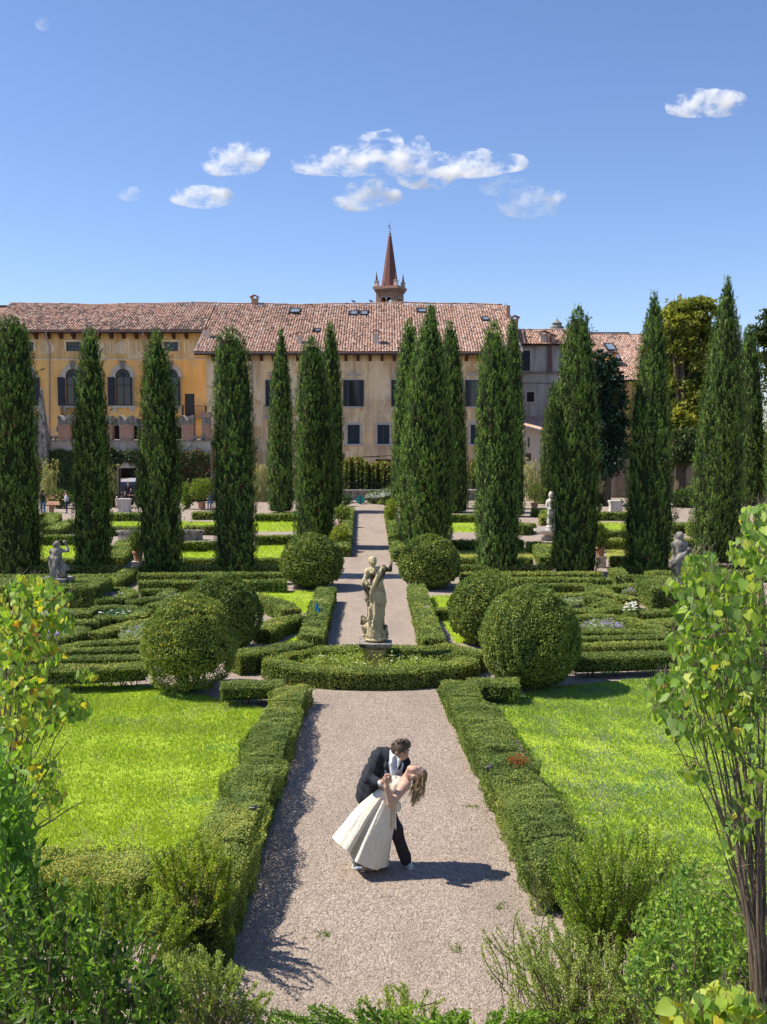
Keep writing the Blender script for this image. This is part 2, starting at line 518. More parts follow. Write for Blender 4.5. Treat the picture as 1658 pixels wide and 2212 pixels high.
def mat_gravel():
    m, nt, out = new_mat('gravel')
    v = coords(nt)
    w = noise(nt, v, 3.0, 3)
    def vor(scale, feat='F1'):
        n = node(nt, 'ShaderNodeTexVoronoi', Scale=scale); n.feature = feat
        nt.links.new(v, n.inputs['Vector']); return n
    a = vor(38.0); b = vor(85.0)
    rnd = nt.nodes.new('ShaderNodeSeparateColor'); nt.links.new(a.outputs['Color'], rnd.inputs[0])
    col = ramp(nt, rnd.outputs[0], [(0.0, (0.23, 0.185, 0.155)), (0.3, (0.345, 0.275, 0.22)), (0.7, (0.45, 0.36, 0.29)), (1.0, (0.52, 0.44, 0.37))])
    big = noise(nt, v, 0.5, 5, 0.7)
    col = mixc(nt, ramp(nt, big, [(0.35, 0.0), (0.7, 0.35)]), col, (0.31, 0.24, 0.185))
    worn = noise(nt, coords(nt, (1.0, 0.25, 1.0)), 1.1, 6, 0.7)
    col = mixc(nt, ramp(nt, worn, [(0.48, 0.0), (0.62, 0.6)]), col, (0.27, 0.22, 0.18))
    spot = noise(nt, v, 5.0, 5, 0.75)
    col = mixc(nt, ramp(nt, spot, [(0.58, 0.0), (0.68, 0.55)]), col, (0.20, 0.165, 0.13))
    gap = ramp(nt, a.outputs['Distance'], [(0.25, 0.0), (0.75, 0.45)])
    col = mixc(nt, gap, col, (0.17, 0.13, 0.105))
    inv = ramp(nt, a.outputs['Distance'], [(0.0, 1.0), (0.8, 0.0)])
    inv2 = ramp(nt, b.outputs['Distance'], [(0.0, 1.0), (0.8, 0.0)])
    hgt = mixc(nt, 0.3, inv, inv2)
    bsdf(nt, out, col, 0.9, bump(nt, hgt, 0.8, 0.012), 0.2)
    return m
M['gravel'] = mat_gravel()

def mat_soil(name, c1, c2, sc=6):
    m, nt, out = new_mat(name)
    v = coords(nt)
    f = noise(nt, v, sc, 7, 0.7); g = noise(nt, v, 0.5, 4)
    col = mixc(nt, ramp(nt, f, [(0.35, 0), (0.65, 1)]), c1, c2)
    col = mixc(nt, ramp(nt, g, [(0.4, 0), (0.7, 0.4)]), col, tuple(q * 1.3 for q in c2))
    bsdf(nt, out, col, 0.95, bump(nt, noise(nt, v, 40, 4), 0.6, 0.02), 0.1)
    return m
M['soil'] = mat_soil('soil', (0.10, 0.075, 0.05), (0.17, 0.13, 0.09))
M['terrain'] = mat_soil('terrain', (0.06, 0.08, 0.03), (0.12, 0.11, 0.06), 0.4)
M['turf'] = mat_soil('turf', (0.25, 0.36, 0.025), (0.33, 0.42, 0.04), 3)
M['dryturf'] = mat_soil('dry_turf', (0.24, 0.27, 0.04), (0.36, 0.28, 0.10), 2)
# ================================================================== ground, paths, lawns
def flat(name, poly, z, mat, n=None):
    g = Geo()
    V = [(p[0], p[1], z) for p in poly]
    g.add(V, [tuple(range(len(V)))])
    return structure(name, g, mat)

def ring_ccw(pts):
    a = sum(p[0] * q[1] - q[0] * p[1] for p, q in zip(pts, pts[1:] + pts[:1]))
    return pts if a > 0 else pts[::-1]

_g = Geo()
_x = [-2500, -400, -60, 60, 400, 2500]; _y = [-200, -5, 100, 400, 3500]
_v = [(x, y, -0.03) for y in _y for x in _x]
_g.add(_v, np.array([(r * 6 + c, r * 6 + c + 1, r * 6 + c + 7, r * 6 + c + 6) for r in range(4) for c in range(5)]))
structure('ground', _g, M['terrain'])
flat('gravel_path', [(-45, 5), (45, 5), (45, 98), (-45, 98)], 0.0, M['gravel'])  # runs on to the facades, extended to bounce sunlight onto them

def inside(poly, P):
    x, y = P[:, 0], P[:, 1]
    r = np.zeros(len(P), bool)
    n = len(poly)
    for i in range(n):
        x1, y1 = poly[i][:2]; x2, y2 = poly[(i + 1) % n][:2]
        c = ((y1 > y) != (y2 > y)) & (x < (x2 - x1) * (y - y1) / ((y2 - y1) if abs(y2 - y1) > 1e-9 else 1e-9) + x1)
        r ^= c
    return r

def in_view(P, m=60):
    X, Y, Z = P[:, 0], np.maximum(P[:, 1], .1), P[:, 2]
    fz = Y * math.cos(PITCH) - (Z - EYE) * math.sin(PITCH)
    px = 829 + F * X / fz
    return (px > -m) & (px < 1658 + m)

def vnoise(P, s, seed=0):
    """cheap smooth noise from sines, about -1..1"""
    r = np.random.RandomState(seed)
    o = np.zeros(len(P))
    for i in range(7):
        k = r.normal(size=P.shape[1]) * s * (1 + i * .35)
        o += np.sin(P @ k + r.rand() * 6.28) / (1 + .25 * i)
    return o / 2.6

def lawn(px_poly, dens, hgt, z=0.006, mat='turf', dry=0.0, seed=1, blades=True, world=False, tone=(1, 1, 1)):
    poly = [tuple(q) for q in px_poly] if world else [tuple(G(*q)[:2]) for q in px_poly]
    poly = ring_ccw(poly)
    flat('lawn', poly, z, M[mat])
    if not blades: return
    r = np.random.RandomState(seed)
    lo = np.min(poly, 0); hi = np.max(poly, 0)
    n = int(dens * (hi[0] - lo[0]) * (hi[1] - lo[1]))
    P = np.stack([lo[0] + r.rand(n) * (hi[0] - lo[0]), lo[1] + r.rand(n) * (hi[1] - lo[1]), np.full(n, z)], -1)
    P = P[inside(poly, P)]; P = P[in_view(P)]
    n = len(P)
    a = vnoise(P[:, :2], 0.9, seed); b = vnoise(P[:, :2], 3.5, seed + 5)
    keep = r.rand(n) < np.clip(.78 + .3 * b, .3, 1)
    P = P[keep]; a = a[keep]; b = b[keep]; n = len(P)
    A = np.stack([r.normal(size=n) * .55, r.normal(size=n) * .55, np.ones(n)], -1)
    N = r.normal(size=(n, 3)); N[:, 2] *= .2
    c3 = vnoise(P[:, :2] * np.array((1, .6)), 1.9, seed + 9)
    t = np.clip(.5 + .45 * a + .3 * b + .28 * r.normal(size=n), 0, 1)[:, None]
    c = (1 - t) * np.array((.30, .44, .035)) + t * np.array((.47, .58, .06))
    d = (r.rand(n) < (.08 + dry + .75 * np.clip(c3 - .15, 0, 1) + .12 * np.clip(b - a, 0, 1)))[:, None]
    cl = (vnoise(P[:, :2], 1.1, seed + 21) > .75)[:, None]
    c = np.where(cl, np.array((.30, .45, .10)) * (.7 + .6 * r.rand(n)[:, None]), c)
    c = np.where(d, np.array((.52, .52, .22)) * (.7 + .5 * r.rand(n)[:, None]), c)
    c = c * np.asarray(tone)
    g = Geo().leaves(P, A, N, hgt * (.6 + .8 * r.rand(n)) * (1 + .35 * b), hgt * .30 * (.7 + .6 * r.rand(n)), c, 'tri')
    structure('grass', g, M['grass'], 'stuff')

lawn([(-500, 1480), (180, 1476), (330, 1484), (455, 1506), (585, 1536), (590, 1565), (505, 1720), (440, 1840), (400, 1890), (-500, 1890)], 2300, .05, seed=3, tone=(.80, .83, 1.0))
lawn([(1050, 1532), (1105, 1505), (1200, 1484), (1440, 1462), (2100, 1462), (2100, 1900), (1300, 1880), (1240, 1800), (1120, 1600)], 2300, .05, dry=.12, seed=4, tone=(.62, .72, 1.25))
lawn([(548, 1278), (690, 1276), (668, 1326), (620, 1320)], 700, .06, seed=5)
lawn([(600, 1394), (682, 1352), (668, 1392)], 900, .06, seed=6)
lawn([(908, 1290), (1005, 1284), (1000, 1318), (915, 1322)], 700, .06, seed=7)
lawn([(955, 1345), (1010, 1330), (1040, 1390), (985, 1390)], 700, .06, seed=8)
# the beds between and behind the front cypresses
lawn([(-80, 1210), (268, 1210), (272, 1180), (-60, 1180)], 260, .09, seed=9)
lawn([(310, 1210), (628, 1210), (640, 1180), (330, 1180)], 260, .09, seed=10)
lawn([(150, 1150), (318, 1148), (330, 1128), (180, 1128)], 130, .12, seed=12)
lawn([(330, 1150), (650, 1148), (655, 1128), (360, 1128)], 130, .12, seed=13)
lawn([(970, 1208), (1195, 1208), (1185, 1184), (962, 1184)], 200, .09, mat='dryturf', dry=.4, seed=14)
lawn([(1310, 1208), (1720, 1208), (1700, 1188), (1310, 1188)], 200, .09, mat='dryturf', dry=.4, seed=15)
lawn([(960, 1150), (1125, 1150), (1115, 1130), (955, 1130)], 130, .12, dry=.2, seed=16)
lawn([(1230, 1150), (1640, 1150), (1600, 1130), (1220, 1130)], 130, .12, dry=.2, seed=17)
lawn([(1105, 1420), (1280, 1330), (1500, 1330), (1700, 1420)], 60, .1, mat='soil', blades=False)
lawn([(-150, 1424), (60, 1330), (320, 1330), (330, 1424)], 60, .1, mat='soil', blades=False)

# loose stones on the near path
def pebbles():
    r = np.random.RandomState(2)
    n = 26000
    y = 8.6 + 12.5 * r.rand(n) ** 1.35
    xl = np.interp(y, [9, 12.7, 21], [-1.75, -1.62, -1.5]); xr = np.interp(y, [9, 12.7, 21], [1.75, 1.6, 1.2])
    x = xl + (xr - xl) * r.rand(n)
    s = (.007 + .009 * r.rand(n) ** 2)
    base = np.array([(1, 0, 0), (0, 1, 0), (-1, 0, 0), (0, -1, 0), (0, 0, .75)], float)
    a = r.rand(n) * 6.28
    ca, sa = np.cos(a)[:, None], np.sin(a)[:, None]
    bx = base[None, :, 0] * (1.0 + .5 * r.rand(n, 1)); by = base[None, :, 1] * np.ones((n, 1)); bz = base[None, :, 2] * (.7 + .6 * r.rand(n, 1))
    V = np.stack([x[:, None] + s[:, None] * (bx * ca - by * sa), y[:, None] + s[:, None] * (bx * sa + by * ca), .002 + s[:, None] * bz], -1)
    fq = np.array([(0, 1, 4), (1, 2, 4), (2, 3, 4), (3, 0, 4)])
    Fq = (np.arange(n)[:, None, None] * 5 + fq[None]).reshape(-1, 3)
    t = r.rand(n)[:, None]
    c = (1 - t) * np.array((.27, .215, .175)) + t * np.array((.52, .43, .355))
    structure('gravel', Geo().add(V.reshape(-1, 3), Fq, np.repeat(c, 5, 0)), M['attr'], 'stuff')
pebbles()

def litter():
    r = np.random.RandomState(31); n = 900
    y = 9 + 13 * r.rand(n); xl = np.interp(y, [9, 12.7, 21], [-1.7, -1.6, -1.45]); xr = np.interp(y, [9, 12.7, 21], [1.7, 1.6, 1.15])
    u = r.rand(n); u = np.where(r.rand(n) < .75, np.where(u < .5, u ** 3 * 2, 1 - (1 - u) ** 3 * 2), u)
    P = np.stack([xl + (xr - xl) * np.clip(u, 0, 1), y, np.full(n, .012)], -1)
    A = r.normal(size=(n, 3)); A[:, 2] *= .15
    c = np.where(r.rand(n, 1) < .5, np.array((.22, .12, .05)), np.array((.26, .22, .07))) * (.5 + .8 * r.rand(n, 1))
    structure('fallen_leaves', Geo().leaves(P, A, np.stack([r.normal(size=n) * .2, r.normal(size=n) * .2, np.ones(n)], -1), .03 * (.6 + .8 * r.rand(n)), .017, c, 'quad'), M['leaf'], 'stuff')
litter()

# weeds growing through the gravel
def weeds():
    r = np.random.RandomState(8)
    g = Geo()
    for px, py in ((1122, 1732), (1150, 1745), (1122, 1700), (1143, 1770), (1240, 1870), (1020, 1742), (700, 2020), (985, 2050), (1085, 1960)):
        c = G(px, py); n = 40
        P = c + r.normal(size=(n, 3)) * np.array((.05, .05, 0)); P[:, 2] = .004
        A = r.normal(size=(n, 3)); A[:, 2] = abs(A[:, 2]) * .5 + .3
        g.leaves(P, A, r.normal(size=(n, 3)), .04, .015, (.13, .22, .03))
    structure('weeds', g, M['leaf'], 'stuff')
weeds()

# ================================================================== clipped box
BOX_D = np.array((.085, .14, .030)); BOX_L = np.array((.31, .375, .085)); BOX_Y = np.array((.44, .41, .07))

def box_cols(P, r, seed, warm=0.12):
    a = vnoise(P, 1.3, seed); b = vnoise(P, 5.0, seed + 3)
    t = np.clip(.42 + .22 * a + .22 * b + .22 * r.normal(size=len(P)), 0, 1)[:, None]
    c = BOX_D * (1 - t) + BOX_L * t
    y = (r.rand(len(P)) < warm * np.clip(.5 + .9 * a, .1, 2))[:, None]
    return np.where(y, BOX_Y * (.7 + .5 * r.rand(len(P))[:, None]), c)

HEDGES = 0
def hedge(label, pts, w, h, px=True, leggy=0.0, cover=1.25, warm=.12, z0=0.0, cat='hedge', group=None, rough=1.0, name='hedge', h0=1.0):
    """clipped hedge along a line of top-centre pixels (or world points)"""
    global HEDGES
    HEDGES += 1
    r = np.random.RandomState(100 + HEDGES)
    B = np.array([G(p[0], p[1], h + z0)[:2] for p in pts]) if px else np.array([p[:2] for p in pts], float)
    seg = np.linalg.norm(np.diff(B, axis=0), axis=1); cum = np.concatenate([[0], np.cumsum(seg)]); Ltot = cum[-1]
    dist = float(np.mean(B[:, 1]))
    L = max(.019, dist * .00125)
    def at(s):
        x = np.interp(s, cum, B[:, 0]); y = np.interp(s, cum, B[:, 1])
        e = .02
        tx = np.interp(np.minimum(s + e, Ltot), cum, B[:, 0]) - np.interp(np.maximum(s - e, 0), cum, B[:, 0])
        ty = np.interp(np.minimum(s + e, Ltot), cum, B[:, 1]) - np.interp(np.maximum(s - e, 0), cum, B[:, 1])
        T = nrm(np.stack([tx, ty, np.zeros_like(tx)], -1))
        return np.stack([x, y, np.zeros_like(x)], -1), T, np.stack([-T[:, 1], T[:, 0], np.zeros_like(x)], -1)
    per = w + 2 * (h - leggy)
    area = per * Ltot + 2 * w * h
    n = int(area * cover / (L * L * .52))
    s = r.rand(n) * Ltot
    q = r.rand(n) * per
    C, T, S = at(s)
    hh = h - leggy
    u = np.where(q < hh, -1.0, np.where(q > hh + w, 1.0, (q - hh) / w * 2 - 1))
    zz = np.where(q < hh, leggy + q, np.where(q > hh + w, h - (q - hh - w), h))
    # ends
    ne = int(n * 2 * w * h / area)
    if ne:
        ii = r.choice(n, ne, replace=False)
        s[ii] = np.where(r.rand(ne) < .5, 0, Ltot)
        C, T, S = at(s)
        u[ii] = r.rand(ne) * 2 - 1; zz[ii] = leggy + r.rand(ne) * hh
    top = zz >= h - 1e-6
    Nn = np.where(top[:, None], np.array((0, 0, 1.0)), S * np.sign(u)[:, None])
    if ne:
        Nn[ii] = T[ii] * np.where(s[ii] < .01, -1, 1)[:, None]
    P = C + S * (u * w / 2)[:, None] + np.array((0, 0, 1.0)) * (zz + z0)[:, None]
    lump = vnoise(P, 2.6, HEDGES) * .035 * rough + vnoise(P, 7, HEDGES + 50) * .02 * rough
    edge = np.minimum((1 - np.abs(u)) * w / 2, .12) if True else 0
    rnd = np.where(top, -(0.06 - edge * .5) * .6, 0)
    if rough > 1.2:
        side = np.abs(Nn[:, 2]) < .5
        lump = lump + np.where(side, .12 * np.sin(s * 2.4 + 1.3 * np.sin(s * 1.1) + np.sign(u)) * (zz / h), .045 * np.sin(s * 2.4 + 1.3 * np.sin(s * 1.1)) + .03 * np.sign(np.sin(s * 1.7 + 1)))
    inner = np.where(r.rand(n) < (.35 if rough > 1.2 else .12), -r.rand(n) * (.16 if rough > 1.2 else .07), 0)
    P = P + Nn * (lump + rnd + inner + r.normal(size=n) * L * .45)[:, None]
    hs = h0 + (1 - h0) * np.clip(s / Ltot * 1.6, 0, 1)
    P[:, 2] = z0 + (P[:, 2] - z0) * hs
    if leggy > 0:
        low = zz < leggy + .1
        keep = ~low | (vnoise(P, 4, 7) + r.normal(size=n) * .5 > 0)
        P, Nn = P[keep], Nn[keep]; n = len(P)
    # holes that let the dark inside show
    hole = vnoise(P, 6.5, HEDGES + 9) + .45 * r.normal(size=n) < -1.15
    P, Nn = P[~hole], Nn[~hole]; n = len(P)
    A = nrm(Nn * .55 + r.normal(size=(n, 3)) * .75 + np.array((0, 0, .25)))
    istop = (Nn[:, 2] > .5)[:, None]
    N2 = Nn + r.normal(size=(n, 3)) * np.where(istop, .30, .5)
    A = np.where(istop, nrm(r.normal(size=(n, 3)) * np.array((1, 1, .45)) + np.array((0, 0, .15))), A)
    g = Geo()
    g.leaves(P - A * L * .5, A, N2, L * (1.1 + .7 * r.rand(n)), L * (.65 + .4 * r.rand(n)), box_cols(P, r, HEDGES, warm), 'quad' if dist < 24 else 'tri')
    # the dark core
    m = max(2, int(Ltot / .35))
    sc = np.linspace(.03, max(Ltot - .03, .05), m)
    Cc, Tc, Sc = at(sc)
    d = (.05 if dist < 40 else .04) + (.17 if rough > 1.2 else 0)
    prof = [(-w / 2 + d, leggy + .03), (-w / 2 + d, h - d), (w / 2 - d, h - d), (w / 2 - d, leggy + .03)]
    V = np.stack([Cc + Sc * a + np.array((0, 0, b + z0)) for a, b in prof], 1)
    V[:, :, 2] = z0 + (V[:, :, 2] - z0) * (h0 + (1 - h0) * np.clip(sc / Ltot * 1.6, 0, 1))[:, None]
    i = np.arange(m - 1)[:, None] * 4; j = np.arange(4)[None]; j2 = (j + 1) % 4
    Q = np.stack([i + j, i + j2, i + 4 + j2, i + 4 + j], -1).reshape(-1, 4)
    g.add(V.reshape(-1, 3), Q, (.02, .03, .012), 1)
    nb = g.n - m * 4
    g.Fc.append((np.array([[0, 1, 2, 3]]) + nb).astype(np.int32)); g.M.append(1)
    g.Fc.append((np.array([[3, 2, 1, 0]]) + nb + (m - 1) * 4).astype(np.int32)); g.M.append(1)
    loc = (float(B[:, 0].mean()), float(B[:, 1].mean()), z0)
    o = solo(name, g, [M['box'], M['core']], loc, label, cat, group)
    if leggy > 0:
        st = Geo()
        for k in range(int(Ltot / .16)):
            c0, t0, s0 = at(np.array([r.rand() * Ltot]))
            b = c0[0] + s0[0] * r.uniform(-w * .32, w * .32)
            tp = b + np.array((r.normal() * .08, r.normal() * .08, leggy + .14))
            st.tube([b, (b + tp) / 2 + r.normal(size=3) * .02, tp], [.014, .011, .008], 4)
        part('stem', st, M['bark'], o, kind='stuff')
    return o

def path_side(pxs, side, w):
    """world centre line of a hedge whose path-side foot runs along these pixels"""
    P = np.array([G(*p)[:2] for p in pxs])
    T = nrm(np.gradient(P, axis=0)); S = np.stack([-T[:, 1], T[:, 0]], -1)
    if np.mean(S[:, 0]) * side < 0: S = -S
    return P + S * w / 2

hedge('long uneven box hedge along the left edge of near path, yellowing near the camera',
      path_side([(666, 1520), (641, 1590), (600, 1740), (552, 1880), (498, 2095)], -1, .62), .62, .60, px=False, cover=1.5, warm=.18, rough=1.5, h0=.6)
RIGHT_HEDGE = hedge('long lumpy box hedge along the right edge of near path, with rust tuft',
      path_side([(951, 1514), (986, 1590), (1046, 1720), (1102, 1850), (1155, 1975)], 1, .68), .68, .58, px=False, cover=1.5, warm=.09, rough=1.5, h0=.65)
hedge('short leggy hedge between the left ball bush and the left path hedge', [(480, 1478), (545, 1476), (612, 1474)], .6, .42, leggy=.12, warm=.3)
hedge('short leggy hedge in front of the big right ball bush', [(1015, 1472), (1065, 1470), (1120, 1472)], .7, .42, leggy=.06)

# oval hedge round the statue
def oval():
    c = (G(801, 1456)[0], 22.72)
    pts = [(c[0] + 2.16 * math.cos(a), c[1] + 1.22 * math.sin(a)) for a in np.linspace(0, 2 * math.pi, 41)]
    return pts
hedge('low oval clipped hedge ring round the statue in the middle of the path', oval(), .55, .39, px=False, cover=1.5, warm=.22, rough=.6)

LEFT = [
 ('front row of left parterre, box hedge with bare stems facing the lawn', [(-220, 1448), (60, 1443), (200, 1440), (318, 1434)], .7, .5, .17),
 ('second row of the left parterre, straight hedge just behind the leggy front row', [(-160, 1425), (80, 1421), (318, 1416)], .5, .36, 0),
 ('third row of the left parterre, narrow hedge with a ragged top', [(40, 1404), (200, 1401), (330, 1396)], .45, .4, 0),
 ('yellowish pointed hedge arc in left parterre behind the three front rows', [(136, 1397), (180, 1388), (250, 1383), (330, 1379)], .42, .4, 0),
 ('curved hedge that runs up to the pale groundcover in left parterre', [(205, 1366), (255, 1352), (300, 1341), (345, 1336)], .5, .36, 0),
 ('hooked hedge curl at the far left of left parterre, beside mauve flowers', [(85, 1384), (140, 1376), (176, 1362), (176, 1350), (120, 1346)], .45, .36, 0),
 ('hedge along the left edge of the photo behind the yellowing redbud', [(-160, 1385), (30, 1384)], .5, .36, 0),
 ('second hedge along the left edge behind the yellowing redbud', [(-160, 1362), (60, 1362)], .6, .36, 0),
 ('third hedge along the left edge, before the dark clipped block', [(-160, 1338), (110, 1336)], .7, .36, 0),
 ('hedge directly before the dark clipped block at left', [(120, 1320), (203, 1319)], .9, .36, 0),
 ('hedge stub with a dark end face in the middle of left parterre', [(145, 1340), (188, 1339), (197, 1344)], .5, .46, 0),
 ('dark shaded hedge enclosing white flowers beside the left clipped block', [(200, 1312), (255, 1308), (312, 1316), (296, 1330), (205, 1334)], .5, .36, 0),
 ('u-shaped hedge round mauve flowers right of the left clipped block', [(200, 1271), (270, 1270), (287, 1279), (262, 1290), (205, 1294)], .45, .36, 0),
 ('hedge corner with stepped ends near the rear left ball bush', [(306, 1273), (370, 1272), (346, 1288), (280, 1298)], .45, .36, 0),
 ('low hedge piece touching the back of rear left ball bush', [(325, 1306), (380, 1290)], .5, .36, 0),
 ('long shaded hedge at the foot of left front cypresses, nearest row', [(-120, 1258), (235, 1257)], .6, .40, 0),
 ('long shaded hedge at the foot of left front cypresses, second row', [(-120, 1243), (245, 1242)], .6, .40, 0),
 ('slanting dark hedge beside the narrow cross path, left parterre', [(178, 1268), (232, 1256), (268, 1238), (282, 1226)], .6, .40, 0),
 ('long shaded hedge between the narrow cross path and left path ball', [(302, 1256), (470, 1254), (618, 1254)], .6, .40, 0),
 ('long shaded hedge below third and fourth cypress, rear row', [(300, 1240), (470, 1238), (618, 1238)], .6, .40, 0),
 ('curving hedge from rear left ball bush toward the small lawn patch', [(538, 1283), (580, 1292), (612, 1304), (628, 1316)], .7, .40, 0),
 ('slanting hedge between two small lawn patches left of the path', [(566, 1358), (600, 1340), (640, 1330), (686, 1328)], .65, .40, 0),
 ('hedge from rear left ball bush to the stone block beside the ring', [(505, 1410), (580, 1400), (660, 1386)], .7, .48, 0),
]
for lb, pts, w, h, lg in LEFT:
    hedge(lb, pts, w * .88, h, leggy=lg, rough=.55, warm=.2)
RIGHT = [
 ('front row of right parterre, box hedge with dark foot facing the lawn', [(1235, 1416), (1350, 1413), (1480, 1408), (1760, 1402)], .7, .48, .12),
 ('second row of the right parterre, straight flat hedge', [(1245, 1391), (1480, 1386), (1740, 1382)], .55, .36, 0),
 ('third row of the right parterre, narrow hedge', [(1250, 1376), (1480, 1372), (1700, 1370)], .4, .4, 0),
 ('hedge bordering pale mauve flowers in right parterre on their near side', [(1255, 1361), (1330, 1361), (1410, 1363), (1458, 1372)], .5, .36, 0),
 ('curved hedge bordering pale mauve flowers in right parterre on their far side', [(1244, 1331), (1300, 1328), (1360, 1336), (1405, 1350), (1440, 1362)], .5, .36, 0),
 ('broad hedge in front of the right clipped block', [(1405, 1345), (1470, 1338), (1600, 1340)], .8, .36, 0),
 ('straight hedge running to the right edge behind the redbud leaves', [(1490, 1312), (1760, 1310)], 1.2, .42, 0),
 ('hedge running to the right edge just before the broad one', [(1480, 1356), (1760, 1354)], .6, .36, 0),
 ('hedge directly before the right clipped block', [(1380, 1320), (1490, 1319)], .9, .36, 0),
 ('short straight hedge behind the mauve flower bed in right parterre', [(1222, 1317), (1265, 1316), (1300, 1318)], .5, .36, 0),
 ('zigzag hedge in the heart of right parterre', [(1345, 1308), (1290, 1306), (1322, 1297), (1270, 1288)], .48, .36, 0),
 ('l-shaped hedge behind big right ball bush', [(1210, 1284), (1285, 1280), (1278, 1262)], .5, .36, 0),
 ('long flat hedge along the rear of right parterre beside ball bush', [(1150, 1263), (1278, 1261)], .55, .36, 0),
 ('hedge round the small pale bed left of the right clipped block', [(1372, 1262), (1302, 1266), (1312, 1282), (1372, 1292)], .5, .36, 0),
 ('short hedge with dark end left of the white flowers in right parterre', [(1275, 1322), (1330, 1310), (1352, 1314)], .5, .36, 0),
 ('long shaded hedge below right front cypresses, from path ball to pot pillar', [(996, 1250), (1150, 1249), (1320, 1250)], .6, .40, 0),
 ('long shaded hedge below right front cypresses, farther row', [(996, 1238), (1150, 1237), (1300, 1237)], .6, .40, 0),
 ('shaded hedge corner right of the pot pillar below the ninth cypress', [(1330, 1226), (1345, 1244), (1500, 1246)], .6, .40, 0),
 ('shaded hedge along the right edge below the tallest cypress', [(1400, 1236), (1560, 1234), (1720, 1232)], .6, .40, 0),
 ('narrow hedge branch from the right path hedge to the rear right ball', [(918, 1316), (975, 1313)], .4, .36, 0),
 ('hedge stub between the right path hedge and big right ball bush', [(950, 1391), (1000, 1402), (1045, 1410)], .6, .46, 0),
]
for lb, pts, w, h, lg in RIGHT:
    hedge(lb, pts, w * .88, h, leggy=lg, rough=.55, warm=.2)
hedge('box hedge along the far path on its left, between stone block and ball bush', [(672, 1374), (688, 1322), (706, 1268)], .58, .48, warm=.16)
hedge('box hedge along the far path on its right, between ring hedge and ball bush', [(938, 1380), (916, 1318), (900, 1262)], .55, .48, warm=.16)
hedge('far left path hedge beside the potted lemons', [(743, 1180), (750, 1130), (756, 1094)], .5, .48)
hedge('far right path hedge below the wide cypress', [(862, 1190), (848, 1128), (840, 1096)], .5, .48)
FAR = [
 ('sunlit low hedge at the feet of first and second cypress', [(-120, 1222), (262, 1222)], .45, .4),
 ('sunlit low hedge at the feet of third and fourth cypress', [(302, 1222), (640, 1222)], .45, .4),
 ('hedge with grass behind it, at the feet of left cypresses', [(-120, 1207), (225, 1207)], .5, .42),
 ('hedge with grass behind it, between third cypress and path ball', [(330, 1207), (640, 1207)], .5, .42),
 ('hedge edging the cross path left of the terracotta pot pillar', [(240, 1204), (262, 1184), (278, 1166)], .9, .45),
 ('hedge in front of the left fountain basin, right part', [(392, 1171), (480, 1170)], .55, .45),
 ('dark hedge behind the grass between first and second cypress', [(-60, 1157), (165, 1157)], .6, .48),
 ('hedge with a step behind the grass between fourth and fifth cypress', [(555, 1158), (655, 1156)], .6, .45),
 ('hedge behind the left fountain basin, between second and third cypress', [(238, 1138), (322, 1138)], .7, .48),
 ('hedge behind the left fountain basin, between third and fourth cypress', [(402, 1136), (480, 1136)], .7, .48),
 ('diagonal hedge leading to the wooden lectern', [(108, 1143), (140, 1130), (165, 1122)], .9, .48),
 ('hedge corner before the woman in the pale shirt', [(80, 1110), (118, 1109), (100, 1130)], .8, .48),
 ('hedge in front of the stone altar with the visitors', [(236, 1109), (318, 1109)], .8, .48),
 ('small hedge corner below the big potted lemon', [(418, 1106), (466, 1106)], .8, .48),
 ('hedge behind the grass at the foot of the back cypresses', [(552, 1111), (640, 1110)], .7, .48),
 ('sunlit low hedge between sixth and eighth cypress', [(976, 1222), (1192, 1222)], .45, .4),
 ('sunlit low hedge between the pot pillar and the right edge', [(1340, 1222), (1700, 1222)], .45, .4),
 ('hedge before the dry grass right of the wide cypress', [(976, 1205), (1150, 1205)], .5, .42),
 ('hedge corner beside the dry grass at the eighth cypress', [(1140, 1172), (1172, 1172), (1190, 1204)], .9, .45),
 ('hedge behind the dry grass right of the wide cypress', [(975, 1168), (1130, 1167)], .6, .45),
 ('hedge behind the potted lemon on its stone pillar', [(1295, 1165), (1370, 1164)], .7, .48),
 ('hedge before the dry grass at the right edge', [(1320, 1203), (1420, 1203)], .5, .42),
 ('hedge with dark end between ninth and tallest cypress', [(1435, 1166), (1500, 1165)], .7, .48),
 ('rounded hedge block beside the small fountain path', [(1112, 1134), (1140, 1130)], 1.1, .55),
 ('low hedge between fountain and lemon pot', [(1290, 1147), (1365, 1146)], .6, .42),
 ('dark hedge below the square stone well at right', [(1280, 1107), (1365, 1107)], .8, .5),
 ('hedge corner behind the fountain statue', [(1150, 1100), (1182, 1100), (1182, 1118)], .8, .5),
 ('hedge rows between ninth and tallest cypress in the sun', [(1440, 1132), (1500, 1130), (1520, 1142)], 1.2, .5),
 ('hedge at the foot of the back cypresses right of the path', [(960, 1112), (1040, 1112)], .7, .48),
 ('hedge beside the pale path at the right edge', [(1575, 1188), (1720, 1186)], .9, .5),
]
for lb, pts, w, h in FAR:
    hedge(lb, pts, w, h, rough=.5, warm=.2)

def block(label, xa, xb, ya, yb, h):
    yc = (ya + yb) / 2
    return hedge(label, [(xa, yc), (xb, yc)], yb - ya, h, px=False, cover=1.35, warm=.14, rough=.5)
block('square clipped box block at the foot of the right statue', 8.25, 11.2, 31.0, 33.2, .70)
block('square dark clipped box block at the foot of the left statue', -12.6, -8.95, 31.2, 33.4, .72)

